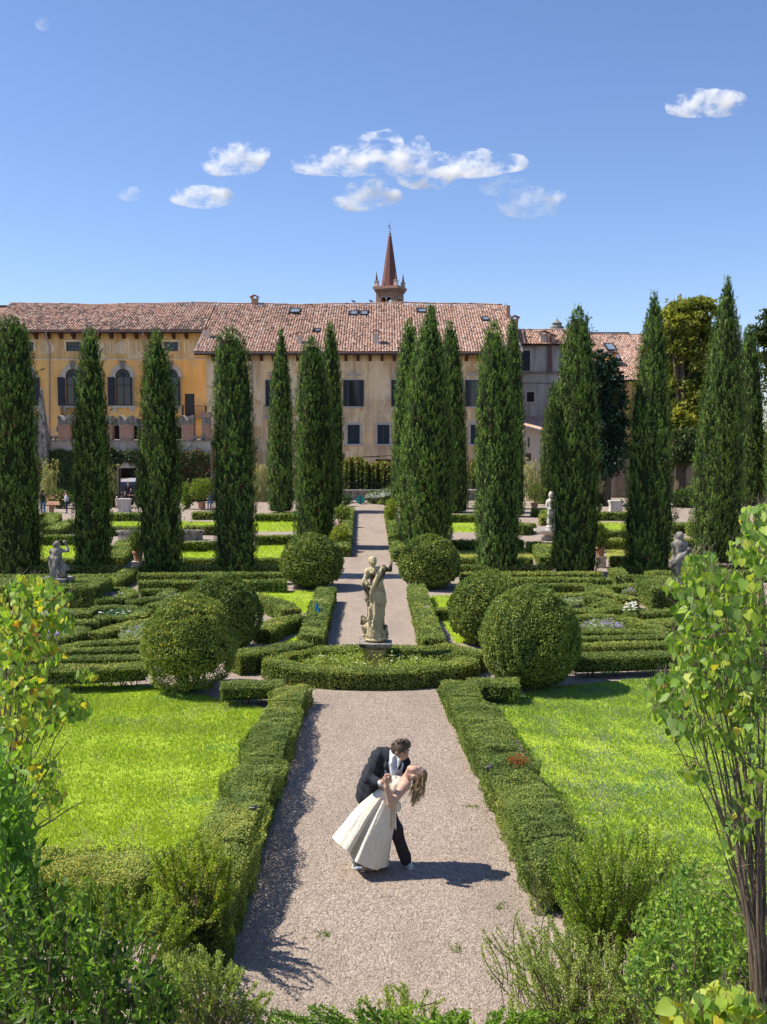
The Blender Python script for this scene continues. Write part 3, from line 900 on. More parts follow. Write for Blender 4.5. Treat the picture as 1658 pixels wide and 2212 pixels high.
# ================================================================== ball bushes
BALLS = 0
def ball(label, px, py, wpx, hm, squash=1.0, open_foot=False, cover=1.7, warm=.1, dark=1.0, rough=1.0):
    global BALLS
    BALLS += 1
    r = np.random.RandomState(400 + BALLS)
    base = G(px, py)
    R = wpx / 2 * base[1] / F
    base[1] += R * .25
    c = base + np.array((0, 0, hm / 2)); rz = hm / 2
    L = max(.03, base[1] * .0017)
    n = int(4 * math.pi * R * rz * cover / (L * L * .5))
    d = nrm(r.normal(size=(n, 3)))
    lump = 1 + .035 * vnoise(d, 3.0, BALLS) * rough + .045 * vnoise(d, 8.0, BALLS + 20) * rough + .02 * vnoise(d, 18.0, BALLS + 33)
    rad = lump - np.abs(r.normal(size=n)) * .045
    egg = 1 - .10 * d[:, 2] * squash
    P = c + d * rad[:, None] * np.stack([R * egg, R * egg, np.full(n, rz)], -1)
    keep = P[:, 2] > .05
    hole = (vnoise(d, 11, BALLS + 40) + .5 * r.normal(size=n) < -1.0)
    if open_foot:
        hole |= (d[:, 2] < -.55) & (vnoise(d, 5, 77) + r.normal(size=n) * .4 < (-.55 - d[:, 2]) * 1.3 - .5)
    keep &= ~hole
    P, d = P[keep], d[keep]; n = len(P)
    A = nrm(d * .6 + r.normal(size=(n, 3)) * .7 + np.array((0, 0, .3)))
    N2 = d + r.normal(size=(n, 3)) * .6
    g = Geo()
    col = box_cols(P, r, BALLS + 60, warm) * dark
    g.leaves(P - A * L * .4, A, N2, L * (1.1 + .8 * r.rand(n)), L * (.6 + .4 * r.rand(n)), col, 'quad')
    root = thing('ball_bush', label, 'bush', base)
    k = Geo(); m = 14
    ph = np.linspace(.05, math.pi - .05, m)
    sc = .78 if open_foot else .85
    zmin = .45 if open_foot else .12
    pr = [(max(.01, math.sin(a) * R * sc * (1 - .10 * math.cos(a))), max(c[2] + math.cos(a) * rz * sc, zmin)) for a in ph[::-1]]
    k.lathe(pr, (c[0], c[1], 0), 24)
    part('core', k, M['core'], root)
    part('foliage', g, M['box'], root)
    s = Geo()
    for i in range(16 if open_foot else 6):
        a = r.rand() * 6.28; q = (.75 if open_foot else .3) * R * r.rand() ** .5
        b = base + np.array((math.cos(a) * .25 * r.rand(), math.sin(a) * .25 * r.rand(), 0))
        t = base + np.array((math.cos(a) * q, math.sin(a) * q, hm * .55))
        s.tube([b, b * .6 + t * .4 + r.normal(size=3) * .06, t], [.035, .028, .015], 5)
    part('trunk', s, M['bark'], root)
    return root
ball('tall egg-shaped box bush left of the ring, open at its foot with bare stems showing', 405, 1497, 206, 2.05, open_foot=True, cover=1.5, warm=.22, rough=1.6)
ball('round box bush half hidden behind the egg-shaped one on the left', 477, 1412, 176, 1.95)
ball('large round box ball on the right, nearest and grey-green', 1149, 1490, 218, 2.2, warm=.08, dark=.95)
ball('round box ball behind the large one on the right', 1056, 1393, 172, 1.9)
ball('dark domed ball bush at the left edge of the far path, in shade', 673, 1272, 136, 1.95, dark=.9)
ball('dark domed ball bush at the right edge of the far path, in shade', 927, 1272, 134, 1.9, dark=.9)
# ================================================================== cypresses
CYN = 0
PROF = {
 'column': ([0, .04, .2, .5, .7, .85, .95, 1], [.88, .96, 1, .94, .80, .62, .40, .06]),
 'blunt': ([0, .04, .3, .6, .85, .95, 1], [.90, .97, 1, .95, .84, .66, .26]),
 'spire': ([0, .04, .2, .45, .7, .85, .95, 1], [.88, .96, 1, .90, .68, .45, .20, .02]),
}
def cypress(label, px, py, tx, ty, wpx, prof='column', dens=1.0, rough=1.0, bright=1.0, group=None, tips=2):
    global CYN
    CYN += 1
    r = np.random.RandomState(700 + CYN)
    base = G(px, py)
    top = W(tx, ty, base[1])
    Hh = top[2]; R = wpx / 2 * base[1] / F * .93
    lean = np.array(((top[0] - base[0]), 0, 0))
    xs, ys = PROF[prof]
    far = base[1] > 60
    area = 2 * math.pi * R * .85 * Hh
    ncl = int(area * (28 if far else 60) * dens); per = 11 if far else 16
    tt = r.rand(int(ncl * 1.6)); tt = tt[r.rand(len(tt)) < np.interp(tt, xs, ys) + .08][:ncl]
    ncl = len(tt)
    th = r.rand(ncl) * 2 * math.pi
    # lobes: vertical plumes that bulge and part
    lob = 1 + rough * .75 * (.07 * np.sin(3 * th + 5 * tt + CYN) + .06 * np.sin(5 * th - 9 * tt + 2 * CYN) + .05 * np.sin(8 * th + 23 * tt) + .05 * np.sin(2 * th + 31 * tt + CYN))
    rad = R * np.interp(tt, xs, ys) * lob * (.87 + .13 * r.rand(ncl))
    cx = base[0] + lean[0] * tt ** 1.5
    out = np.stack([np.cos(th), np.sin(th), np.zeros(ncl)], -1)
    Cc = np.stack([cx, np.full(ncl, base[1]), tt * Hh], -1) + out * rad[:, None]
    up = np.array((0, 0, 1.0))
    wild = (r.rand(ncl) < .03 * rough ** 2)
    Dv = nrm(out * (.17 + .5 * wild[:, None]) + up + r.normal(size=(ncl, 3)) * .22)
    ln = (.17 + .17 * r.rand(ncl) + .22 * wild) * (1.35 if far else 1.0) * (.6 + .4 * np.interp(tt, xs, ys))
    cl = np.clip(.45 + .36 * r.normal(size=ncl) + .25 * (lob - 1) / .1 * .3, 0, 1)
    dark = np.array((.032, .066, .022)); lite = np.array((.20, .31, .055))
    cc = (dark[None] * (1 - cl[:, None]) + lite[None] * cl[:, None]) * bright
    br = r.rand(ncl) < .018
    cc[br] = np.array((.16, .085, .04)) * (.6 + .6 * r.rand(br.sum(), 1))
    # leaves of each plume
    s = r.rand(ncl, per)
    P = Cc[:, None] + Dv[:, None] * (s * ln[:, None])[..., None] + r.normal(size=(ncl, per, 3)) * (.036 * (1.4 if far else 1) * (1.2 - s))[..., None]
    A = Dv[:, None] + r.normal(size=(ncl, per, 3)) * .22
    L = .072 * (1.6 if far else 1.0)
    col = (cc[:, None] * (.45 + .35 * r.rand(ncl, per, 1) + .75 * s[..., None]))  # lighter tips are new growth and also paint lit tips over shaded recesses
    P = P.reshape(-1, 3); A = A.reshape(-1, 3)
    ok = P[:, 2] > .08
    NO = np.repeat(out[:, None], per, 1).reshape(-1, 3) + r.normal(size=(len(P), 3)) * .34
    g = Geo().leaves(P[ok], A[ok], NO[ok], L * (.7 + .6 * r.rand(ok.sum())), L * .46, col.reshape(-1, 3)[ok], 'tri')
    # leader shoots at the tip
    nt = 40 * tips
    q = r.rand(nt)
    P = top + np.stack([r.normal(size=nt) * .05 * (1 - q) + r.choice([-.12, 0, .1], nt) * (R / .8), r.normal(size=nt) * .07 * (1 - q), (q - .75) * .9], -1)
    g.leaves(P, np.stack([r.normal(size=nt) * .3, r.normal(size=nt) * .3, np.ones(nt)], -1), r.normal(size=(nt, 3)), L * 1.2, L * .3, lite * bright * (.6 + .5 * r.rand(nt, 1)), 'tri')
    # a few branches that stick out
    for k in range(int(2.2 * rough)):
        t0 = r.uniform(.1, .8); a = r.choice([0.2, math.pi - .2, -.6, math.pi + .6]) + r.normal() * .3
        o = np.array((math.cos(a), math.sin(a), 0)); p0 = np.array((base[0] + lean[0] * t0 ** 1.5, base[1], t0 * Hh)) + o * R * np.interp(t0, xs, ys) * .85
        m = 90; q = r.rand(m); d = nrm(o + np.array((0, 0, r.uniform(-.1, .9))))
        P = p0 + d * (q * r.uniform(.35, .7))[:, None] + r.normal(size=(m, 3)) * (.07 * (1.1 - q))[:, None]
        g.leaves(P, d + r.normal(size=(m, 3)) * .5, r.normal(size=(m, 3)), L, L * .34, (dark * .4 + lite * .6) * (.6 + .7 * r.rand(m, 1)), 'tri')
    root = thing('cypress', label, 'cypress tree', base, group)
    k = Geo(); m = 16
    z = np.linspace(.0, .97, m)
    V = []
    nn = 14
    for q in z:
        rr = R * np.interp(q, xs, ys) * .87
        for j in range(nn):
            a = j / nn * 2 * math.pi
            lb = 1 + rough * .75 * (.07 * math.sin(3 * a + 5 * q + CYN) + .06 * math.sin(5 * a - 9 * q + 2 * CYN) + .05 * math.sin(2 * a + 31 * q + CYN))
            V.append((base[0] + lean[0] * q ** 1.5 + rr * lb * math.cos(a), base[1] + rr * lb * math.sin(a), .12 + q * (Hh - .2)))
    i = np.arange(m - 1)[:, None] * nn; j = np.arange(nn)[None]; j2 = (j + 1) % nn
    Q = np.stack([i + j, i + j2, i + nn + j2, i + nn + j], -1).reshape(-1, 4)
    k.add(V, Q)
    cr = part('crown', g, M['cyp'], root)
    part('branches', k, M['core'], cr)  # added dark inner core, not real branches; blocks light through the crown
    part('trunk', Geo().tube([base, base + (0, 0, Hh * .5)], [R * .22, R * .08], 8), M['bark'], root)
    return root

cypress('dense cypress cut by the left edge of the photo', 38, 1243, 20, 690, 118, 'blunt', tips=4)
cypress('slim cypress with a clipped flat top, second from the left edge', 203, 1240, 194, 712, 86, 'column')
cypress('ragged cypress with side shoots near its top, right of the yellow window', 352, 1242, 336, 722, 98, 'column', rough=1.7, tips=4)
cypress('blunt-topped cypress before the corner of the beige wing', 512, 1242, 497, 716, 97, 'blunt', tips=4)
cypress('brownish cypress with a drooping branch, directly left of the path', 682, 1182, 674, 732, 96, 'column', rough=1.2)
cypress('widest cypress, cone-shaped, directly right of the path', 917, 1190, 932, 665, 134, 'spire', rough=1.0, tips=4, bright=1.2)
cypress('bright green cypress, next to the right of the widest cypress', 1074, 1241, 1067, 700, 102, 'column', bright=1.15, tips=4)
cypress('cypress with feathery tip before the grey house', 1240, 1241, 1250, 668, 110, 'column', rough=1.4, tips=3)
cypress('pointed cypress before the orange-roofed house', 1399, 1241, 1414, 638, 108, 'spire', rough=1.4, tips=3)
cypress('tallest cypress, leaning slightly right, at the right side', 1549, 1212, 1573, 606, 114, 'spire', rough=1.1, tips=3)
cypress('smooth dense cypress of the back row, in front of the balcony door', 607, 1107, 608, 712, 63, 'spire', rough=.6)
cypress('smooth slim cypress of the back row, just left of the far path', 719, 1104, 714, 700, 54, 'column', rough=.6)
cypress('back-row cypress half hidden behind the left side of the widest one', 873, 1098, 886, 692, 62, 'column', rough=.6, bright=1.25)
cypress('back-row cypress between the widest and the bright green cypress', 983, 1107, 972, 699, 64, 'column', rough=.6)
cypress('back-row cypress behind the right side of the bright green one', 1110, 1116, 1108, 694, 52, 'column', rough=.6)
cypress('short dark back-row cypress left of the feathery-tipped one', 1192, 1092, 1200, 828, 58, 'column', rough=.6, bright=.8)
cypress('smooth back-row cypress right of the tallest one', 1622, 1092, 1618, 706, 64, 'column', rough=.6, bright=1.05)
cypress('back-row cypress cut by the right edge of the photo', 1690, 1096, 1692, 770, 84, 'column', rough=.6, bright=1.05)

# the drooping branch of the fifth cypress
# ================================================================== broadleaf trees behind
def leaf_tree(label, px, py, blobs, Y, cols, L, n, trunk_px, name='tree', cat='tree', mat='leaf', group=None, trunk_w=.3, core=True):
    """blobs: (px, py, rx_px, ry_px) lobes of the crown seen at distance Y"""
    r = np.random.RandomState(900 + int(px))
    s = Y / F
    base = np.array((W(trunk_px, 1000, Y)[0], Y, 0.0))
    root = thing(name, label, cat, base, group)
    g = Geo(); k = []
    tot = sum(b[2] * b[3] for b in blobs)
    for b in blobs:
        c = W(b[0], b[1], Y + r.normal() * b[2] * s * .4)
        rr = np.array((b[2] * s, b[2] * s * .9, b[3] * s))
        m = int(n * b[2] * b[3] / tot)
        nc = max(14, m // 38)
        d = nrm(r.normal(size=(nc, 3))); q = .72 + .32 * r.rand(nc)
        cc = c + d * rr * q[:, None]
        tone = np.clip(.5 + .3 * r.normal(size=nc), 0, 1)
        which = r.randint(0, nc, m)
        sp = .16 * (rr.mean())
        P = cc[which] + r.normal(size=(m, 3)) * sp * np.array((1, 1, .55))
        A = r.normal(size=(m, 3)) + d[which] * .6 - np.array((0, 0, .3))
        t = np.clip(tone[which] + .15 * r.normal(size=m), 0, 1)[:, None]
        col = np.asarray(cols[0]) * (1 - t) + np.asarray(cols[1]) * t
        g.leaves(P, A, r.normal(size=(m, 3)) + np.array((0, 0, .6)), L * (.7 + .6 * r.rand(m)), L * .5, col, 'quad')
        k.append(('e', c, rr * .62))
    cr = part('crown', g, M[mat], root)
    if core:
        kk = Geo()
        for q in k:
            V = nrm(np.array([(math.sin(a) * math.cos(b2), math.sin(a) * math.sin(b2), math.cos(a)) for a in np.linspace(.05, 3.09, 9) for b2 in np.arange(10) / 10 * 6.2832]))
            V = q[1] + V * q[2] * (1 + .12 * vnoise(V, 4, 3))[:, None]
            i = np.arange(8)[:, None] * 10; j = np.arange(10)[None]; j2 = (j + 1) % 10
            kk.add(V, np.stack([i + j, i + 10 + j, i + 10 + j2, i + j2], -1).reshape(-1, 4))
        part('branches', kk, M['core'], cr)  # solid dark core put inside each crown lobe to stop light
    topz = max(b[1] for b in blobs)
    tz = W(trunk_px, min(b[1] for b in blobs), Y)[2]
    t = Geo().tube([base, base + (trunk_w * .3, 0, tz * .4), base + (0, 0, tz * .8)], [trunk_w, trunk_w * .75, trunk_w * .25], 9)
    for b in blobs[:5]:
        c = W(b[0], b[1], Y)
        t.tube([base + (0, 0, min(tz * .4, c[2] * .6)), (base + c) / 2 + (0, 0, c[2] * .2), c], [trunk_w * .5, trunk_w * .3, trunk_w * .1], 6)
    part('trunk', t, M['bark'], root)
    return root

leaf_tree('tall golden-green broadleaf tree between the two tallest cypresses', 1480, 0,
          [(1475, 690, 40, 44), (1510, 678, 36, 32), (1450, 705, 34, 40), (1508, 735, 42, 44), (1462, 760, 34, 46), (1496, 810, 34, 48), (1462, 850, 34, 50), (1505, 880, 28, 46), (1470, 910, 34, 42)],
          84, ((.10, .14, .025), (.40, .38, .08)), .38, 20000, 1470, trunk_w=.5)
leaf_tree('dark bluish yew-like conifer between eighth and ninth cypress', 1310, 0,
          [(1298, 790, 18, 44), (1320, 812, 20, 40), (1288, 840, 26, 50), (1322, 860, 28, 52), (1305, 920, 36, 52), (1335, 930, 24, 44), (1310, 985, 42, 44)],
          78, ((.010, .026, .018), (.045, .085, .05)), .32, 11000, 1312, trunk_w=.35, mat='cyp')
leaf_tree('glossy-leaved tree below the golden one, with a pale trunk', 1475, 0,
          [(1480, 960, 34, 32), (1462, 985, 26, 24), (1496, 985, 22, 26)], 82, ((.03, .05, .022), (.12, .16, .07)), .36, 3600, 1466, trunk_w=.4)
leaf_tree('dark leafy tree top cut by the right edge of the photo', 1665, 0,
          [(1668, 700, 34, 30), (1648, 730, 18, 22), (1680, 760, 40, 40), (1690, 830, 40, 60)], 92, ((.03, .05, .016), (.10, .12, .03)), .4, 3800, 1680, trunk_w=.4)
# ================================================================== buildings
def grot(g, c, ang):
    ca, sa = math.cos(ang), math.sin(ang)
    for i, V in enumerate(g.V):
        x, y = V[:, 0] - c[0], V[:, 1] - c[1]
        g.V[i] = np.stack([c[0] + x * ca - y * sa, c[1] + x * sa + y * ca, V[:, 2]], -1)
    return g

def wall_grid(g, x0, x1, z0, z1, y, ops, reveal=.28):
    """front wall facing the camera with rectangular holes and their reveals"""
    xs = sorted({x0, x1, *[o[0] for o in ops], *[o[1] for o in ops]}); zs = sorted({z0, z1, *[o[2] for o in ops], *[o[3] for o in ops]})
    xs = [x for x in xs if x0 <= x <= x1]; zs = [z for z in zs if z0 <= z <= z1]
    for a, b in zip(xs, xs[1:]):
        for c, d in zip(zs, zs[1:]):
            mx, mz = (a + b) / 2, (c + d) / 2
            if any(o[0] < mx < o[1] and o[2] < mz < o[3] for o in ops): continue
            g.add([(a, y, c), (b, y, c), (b, y, d), (a, y, d)], np.array([(0, 1, 2, 3)]))
    for a, b, c, d in ops:
        r = y + reveal
        g.add([(a, y, c), (a, r, c), (a, r, d), (a, y, d)], np.array([(0, 1, 2, 3)]))
        g.add([(b, y, c), (b, r, c), (b, r, d), (b, y, d)], np.array([(3, 2, 1, 0)]))
        g.add([(a, y, c), (b, y, c), (b, r, c), (a, r, c)], np.array([(0, 1, 2, 3)]))
        g.add([(a, y, d), (b, y, d), (b, r, d), (a, r, d)], np.array([(3, 2, 1, 0)]))
    return g

def xz(px, py, Y):
    q = W(px, py, Y); return float(q[0]), float(q[2])

def rect(px0, px1, py0, py1, Y):
    """(x0, x1, z0, z1) of a pixel rectangle on a facade"""
    a = W(px0, py1, Y); b = W(px1, py0, Y)
    return (float(a[0]), float(b[0]), float(a[2]), float(b[2]))

def shutter_leaf(parent, hx, y, z0, z1, w, side, open_ang, mat='shutter'):
    """louvred leaf hinged at hx; side -1 swings left of the hinge, +1 right"""
    g = Geo()
    ux, uy = side * math.cos(open_ang), -math.sin(open_ang)
    A = np.array((ux, uy, 0)); Nn = np.array((-uy, ux, 0)) * .025
    c = np.array((hx, y, 0)) + A * w / 2
    hz = (z1 - z0) / 2; mz = (z0 + z1) / 2
    st = .05
    for q in (-1, 1):
        g.obox(c + A * q * (w / 2 - st / 2) + (0, 0, mz), A * st / 2, Nn, (0, 0, hz))
    for zz in (z0 + .04, mz, z1 - .04):
        g.obox(c + (0, 0, zz), A * (w / 2 - st), Nn, (0, 0, .04))
    ns = int((z1 - z0) / .085)
    for i in range(ns):
        zz = z0 + .08 + (z1 - z0 - .16) * (i + .5) / ns
        g.obox(c + (0, 0, zz), A * (w / 2 - st), nrm(Nn) * .03 - np.array((0, 0, .022)), np.cross(A, nrm(Nn) * .03 - np.array((0, 0, .022))) * .25)
    g.obox(c + (0, 0, mz) + nrm(Nn) * .012 * 0, A * (w / 2 - st), Nn * .12, (0, 0, hz - .04))
    return part('shutter', g, M[mat], parent)

def window(b, R, y, mull=1, bars=(.66,), frame_w=.06, deep=.2, glass='glass', label=None):
    x0, x1, z0, z1 = R
    g = Geo(); f = frame_w
    ya, yb = y + deep - .05, y + deep
    g.box(x0, x0 + f, ya, yb, z0, z1); g.box(x1 - f, x1, ya, yb, z0, z1)
    g.box(x0 + f, x1 - f, ya, yb, z0, z0 + f); g.box(x0 + f, x1 - f, ya, yb, z1 - f, z1)
    for i in range(mull):
        xm = x0 + (x1 - x0) * (i + 1) / (mull + 1)
        g.box(xm - f / 2, xm + f / 2, ya - .01, yb, z0 + f, z1 - f)
    for q in bars:
        zm = z0 + (z1 - z0) * q
        g.box(x0 + f, x1 - f, ya - .006, yb - .004, zm - f / 2, zm + f / 2)
    w = part('window', g, M['frame'], b, label=label)
    n = mull + 1
    zs = [z0] + [z0 + (z1 - z0) * q for q in sorted(bars)] + [z1]
    for i in range(n):
        for za, zb in zip(zs, zs[1:]):
            xa = x0 + (x1 - x0) * i / n; xb = x0 + (x1 - x0) * (i + 1) / n
            part('pane', Geo().box(xa + .005, xb - .005, yb - .03, yb - .015, za + .005, zb - .005), M[glass], w)
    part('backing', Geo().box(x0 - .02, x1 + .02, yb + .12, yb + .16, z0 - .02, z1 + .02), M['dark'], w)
    return w

def frame_round(parent, R, y, w, t, mat, name='surround', sill=True, cornice=False):
    x0, x1, z0, z1 = R
    g = Geo()
    g.box(x0 - w, x0, y - t, y + .1, z0, z1); g.box(x1, x1 + w, y - t, y + .1, z0, z1)
    g.box(x0 - w, x1 + w, y - t - .003, y + .1, z1, z1 + w)
    if sill: g.box(x0 - w - .1, x1 + w + .1, y - t - .09, y + .1, z0 - w * .9, z0)
    if cornice:
        g.box(x0 - w * 1.2, x1 + w * 1.2, y - t - .04, y + .1, z1 + w + .22, z1 + w + .30)
        g.box(x0 - w * 1.7, x1 + w * 1.7, y - t - .12, y + .1, z1 + w + .30, z1 + w + .42)
    return part(name, g, M[mat], parent)

# ---- tiles
TILE_COLS = np.array([(.66, .43, .33), (.62, .38, .28), (.70, .51, .41), (.57, .34, .25), (.73, .56, .46), (.51, .32, .24), (.64, .41, .31), (.27, .20, .165)])
def tile_shape(L=.44, r0=.118, r1=.095, seg=5):
    th = np.linspace(0, math.pi, seg + 1)
    lo = np.stack([r0 * np.cos(th), np.full(seg + 1, 0.0), r0 * .85 * np.sin(th) + .05], -1)
    hi = np.stack([r1 * np.cos(th), np.full(seg + 1, L), r1 * .85 * np.sin(th) + .012], -1)
    lip = lo * np.array((.8, 1, .78)) + np.array((0, .0, .0))
    V = np.concatenate([lo, hi, lip])
    n = seg + 1
    Fq = [(i, i + 1, n + i + 1, n + i) for i in range(seg)] + [(i + 1, i, 2 * n + i, 2 * n + i + 1) for i in range(seg)]
    return V, np.array(Fq)
TV, TF = tile_shape()
_tm = []
for _c in TILE_COLS:
    _tm.append(Geo().add(TV, TF, _c).mesh('tile', M['tile']))

def tiled_roof(roof, x0, x1, Yr, Zr, slope, Ye, wave=None, moss=.1, step=.25, row=.345, single=300, seed=1, skip=()):
    """rows of cover tiles laid from the eave up to the ridge; the lowest ones are objects of their own"""
    r = np.random.RandomState(seed)
    ang = math.atan(slope); ca, sa = math.cos(ang), math.sin(ang)
    Ls = (Yr - Ye) / ca
    ncol = int((x1 - x0) / step); nrow = int(Ls / row)
    wave = wave or (lambda x: 0 * x)
    off = np.array(wloc(roof))
    ii, jj = np.meshgrid(np.arange(ncol), np.arange(nrow), indexing='ij')
    ii, jj = ii.ravel(), jj.ravel()
    x = x0 + (ii + .5) * step + r.normal(size=len(ii)) * .012; s = jj * row + r.normal(size=len(ii)) * .015
    yy = Ye + s * ca; zz = Zr - slope * (Yr - yy) + wave(x) * np.clip(s / Ls * 1.3, .1, 1)
    ok = np.ones(len(x), bool)
    for sx0, sx1, sy0, sy1 in skip:
        ok &= ~((x > sx0) & (x < sx1) & (yy > sy0) & (yy < sy1))
    x, yy, zz, jj = x[ok], yy[ok], zz[ok], jj[ok]
    mossn = vnoise(np.stack([x, yy, zz], -1), .7, seed)
    ci = r.randint(0, 7, len(x)); ci = np.where(r.rand(len(x)) < moss * np.clip(1 + 1.2 * mossn, 0, 3), 7, ci)
    order = np.argsort(jj, kind='stable')
    one = order[:single]; rest = order[single:]
    rot = (ang, 0, 0)
    for k in one:
        o = bpy.data.objects.new('tile', _tm[ci[k]]); COL.objects.link(o); o.parent = roof
        o.location = (x[k] - off[0], yy[k] - off[1], zz[k] - off[2]); o.rotation_euler = (ang, 0, r.normal() * .03)
    tw = r.normal(size=len(rest)) * .035
    lift = r.rand(len(rest)) * .015
    vx, vy, vz = TV[:, 0], TV[:, 1], TV[:, 2]
    X = x[rest][:, None] + vx[None] - vy[None] * tw[:, None]
    S = vy[None] + vx[None] * tw[:, None]
    Z = vz[None] + lift[:, None]
    V = np.stack([X, yy[rest][:, None] + S * ca - Z * sa, zz[rest][:, None] + S * sa + Z * ca], -1)
    n = len(TV)
    Fq = (np.arange(len(rest))[:, None, None] * n + TF[None]).reshape(-1, 4)
    col = np.repeat(TILE_COLS[ci[rest]] * (.8 + .4 * r.rand(len(rest), 1)), n, 0)
    part('tiles', Geo().add(V.reshape(-1, 3), Fq, col), M['tile'], roof, kind='stuff')

def ridge_row(roof, x0, x1, Y, Z, wave, seed=1):
    r = np.random.RandomState(seed); g = Geo()
    n = int((x1 - x0) / .42); th = np.linspace(-.2, math.pi + .2, 6)
    for i in range(n):
        xa = x0 + i * .42
        for_k = []
        ra = .17
        z = Z + float(wave(np.array([xa]))[0])
        V = [(xa, Y + ra * math.cos(t), z + ra * math.sin(t) * .8) for t in th] + [(xa + .46, Y + ra * .86 * math.cos(t), z + ra * .86 * math.sin(t) * .8) for t in th]
        g.add(V, np.array([(k, k + 1, 7 + k, 6 + k) for k in range(5)]), TILE_COLS[r.randint(0, 8)] * .8)
    part('ridge_tiles', g, M['tile'], roof, kind='stuff')

def chimney(parent, x, y, z0, z1, w, mat, d=None, cap='tile', name='chimney'):
    d = d or w
    g = Geo()
    g.box(x - w / 2, x + w / 2, y - d / 2, y + d / 2, z0, z1 - .45)
    g.box(x - w * .62, x + w * .62, y - d * .62, y + d * .62, z1 - .47, z1 - .40)
    for sx in (-1, 1):
        for sy in (-1, 1):
            g.box(x + sx * w * .38 - .05, x + sx * w * .38 + .05, y + sy * d * .38 - .05, y + sy * d * .38 + .05, z1 - .40, z1 - .2)
    c = part(name, g, M[mat], parent)
    t = Geo()
    o = w * .78
    for sgn in (-1, 1):
        t.add([(x, y - o, z1), (x, y + o, z1), (x + sgn * o, y + o, z1 - .22), (x + sgn * o, y - o, z1 - .22),
               (x, y - o, z1 - .06), (x, y + o, z1 - .06), (x + sgn * o, y + o, z1 - .28), (x + sgn * o, y - o, z1 - .28)],
              np.array([(0, 1, 2, 3), (7, 6, 5, 4), (0, 3, 7, 4), (1, 5, 6, 2), (3, 2, 6, 7)]), TILE_COLS[1] * .9)
    part('cap', t, M['tile'], c)
    return c

def skylight(parent, x0, x1, yb, yt, plane, lift=.12):
    """roof window lying in the roof plane; plane(y) gives z"""
    g = Geo(); fw = .09
    def q(x, y, h): return (x, y, plane(y) + h)
    def bar(xa, xb, ya, yb_):
        V = [q(xa, ya, .02), q(xb, ya, .02), q(xb, yb_, .02), q(xa, yb_, .02), q(xa, ya, lift + .06), q(xb, ya, lift + .06), q(xb, yb_, lift + .06), q(xa, yb_, lift + .06)]
        g.add(V, np.array([(0, 3, 2, 1), (4, 5, 6, 7), (0, 1, 5, 4), (1, 2, 6, 5), (2, 3, 7, 6), (3, 0, 4, 7)]))
    bar(x0, x1, yb, yb + fw); bar(x0, x1, yt - fw, yt); bar(x0, x0 + fw, yb + fw, yt - fw); bar(x1 - fw, x1, yb + fw, yt - fw)
    s = part('skylight', g, M['metal'], parent)
    p = Geo().add([q(x0 + fw, yb + fw, lift), q(x1 - fw, yb + fw, lift), q(x1 - fw, yt - fw, lift), q(x0 + fw, yt - fw, lift)], np.array([(0, 1, 2, 3)]))
    part('pane', p, M['skylight'], s)

SLOPE = .45; YR = 105.0; ZR = float(W(829, 657, YR)[2])
def eave_y(py):
    a, b = 80.0, 104.0
    for _ in range(60):
        m = (a + b) / 2
        if ZR - SLOPE * (YR - m) > W(829, py, m)[2]: b = m
        else: a = m
    return m
YE_R = eave_y(761); YE_L = eave_y(714)
ZE_R = ZR - SLOPE * (YR - YE_R); ZE_L = ZR - SLOPE * (YR - YE_L)
YF_R = YE_R + 1.05; YF_L = YE_L + 1.0
XS = float(W(420, 762, YE_R)[0]); XE = float(W(1129, 760, YE_R)[0])
XW0 = float(W(446, 800, YF_R)[0]); XW1 = XE - .25
def wave(x):
    return .08 * np.sin(x * .3 + 1.0) + .03 * np.sin(x * .9) - .03
plane_z = lambda y: ZR - SLOPE * (YR - y)

# ------------------------------------------------------------------ beige wing
pal = thing('palace_wing', 'long beige palace wing with tiled roof and dark shutters behind the far path', 'building', ((XW0 + XW1) / 2, YF_R, 0), 'palace wings')
ops = []; upper = []; lower = []
for c in (597, 680, 764.3, 868, 1027):
    ops.append(rect(c - 10.5, c + 10.5, 821, 878, YF_R)); upper.append(ops[-1])
for c in (600, 682, 764.6, 828.8, 905, 1030):
    ops.append(rect(c - 13, c + 13, 917.5, 959, YF_R)); lower.append(ops[-1])
base_op = rect(812, 846, 992, 1003, YF_R); ops.append(base_op)
ztop = ZE_R + .35
g = Geo(); wall_grid(g, XW0, XW1, 0, ztop, YF_R, ops)
g.add([(XW0, YF_R, 0), (XW0, 118, 0), (XW0, 118, ztop), (XW0, 105, ZR - .3), (XW0, YF_R, ztop)], [(4, 3, 2, 1, 0)])
g.add([(XW1, YF_R, 0), (XW1, 118, 0), (XW1, 118, ztop), (XW1, 105, ZR - .3), (XW1, YF_R, ztop)], [(0, 1, 2, 3, 4)])
g.add([(XW0, 118, 0), (XW1, 118, 0), (XW1, 118, ztop), (XW0, 118, ztop)], np.array([(3, 2, 1, 0)]))
part('wall', g, M['beige'], pal)
for i, R in enumerate(upper):
    w = window(pal, R, YF_R, mull=0, bars=(.74,) , deep=.22)
    ww = (R[1] - R[0]) * .56
    for sd in (-1, 1):
        shutter_leaf(w, R[0] if sd < 0 else R[1], YF_R - .045, R[2], R[3], ww, sd, .16)
    frame_round(pal, R, YF_R, .16, .06, 'stone3', sill=True, cornice=True)
for R in lower:
    w = window(pal, R, YF_R, mull=0, bars=(), deep=.25)
    xm = (R[0] + R[1]) / 2
    for sd in (-1, 1):
        shutter_leaf(w, R[0] if sd > 0 else R[1], YF_R + .06, R[2], R[3], (R[1] - R[0]) / 2 - .01, sd, 0.0, 'shutter2')
    frame_round(pal, R, YF_R, .2, .04, 'stone3', sill=True)
w = window(pal, base_op, YF_R, mull=5, bars=(.5,), frame_w=.035, deep=.18, label='low grilled cellar window')
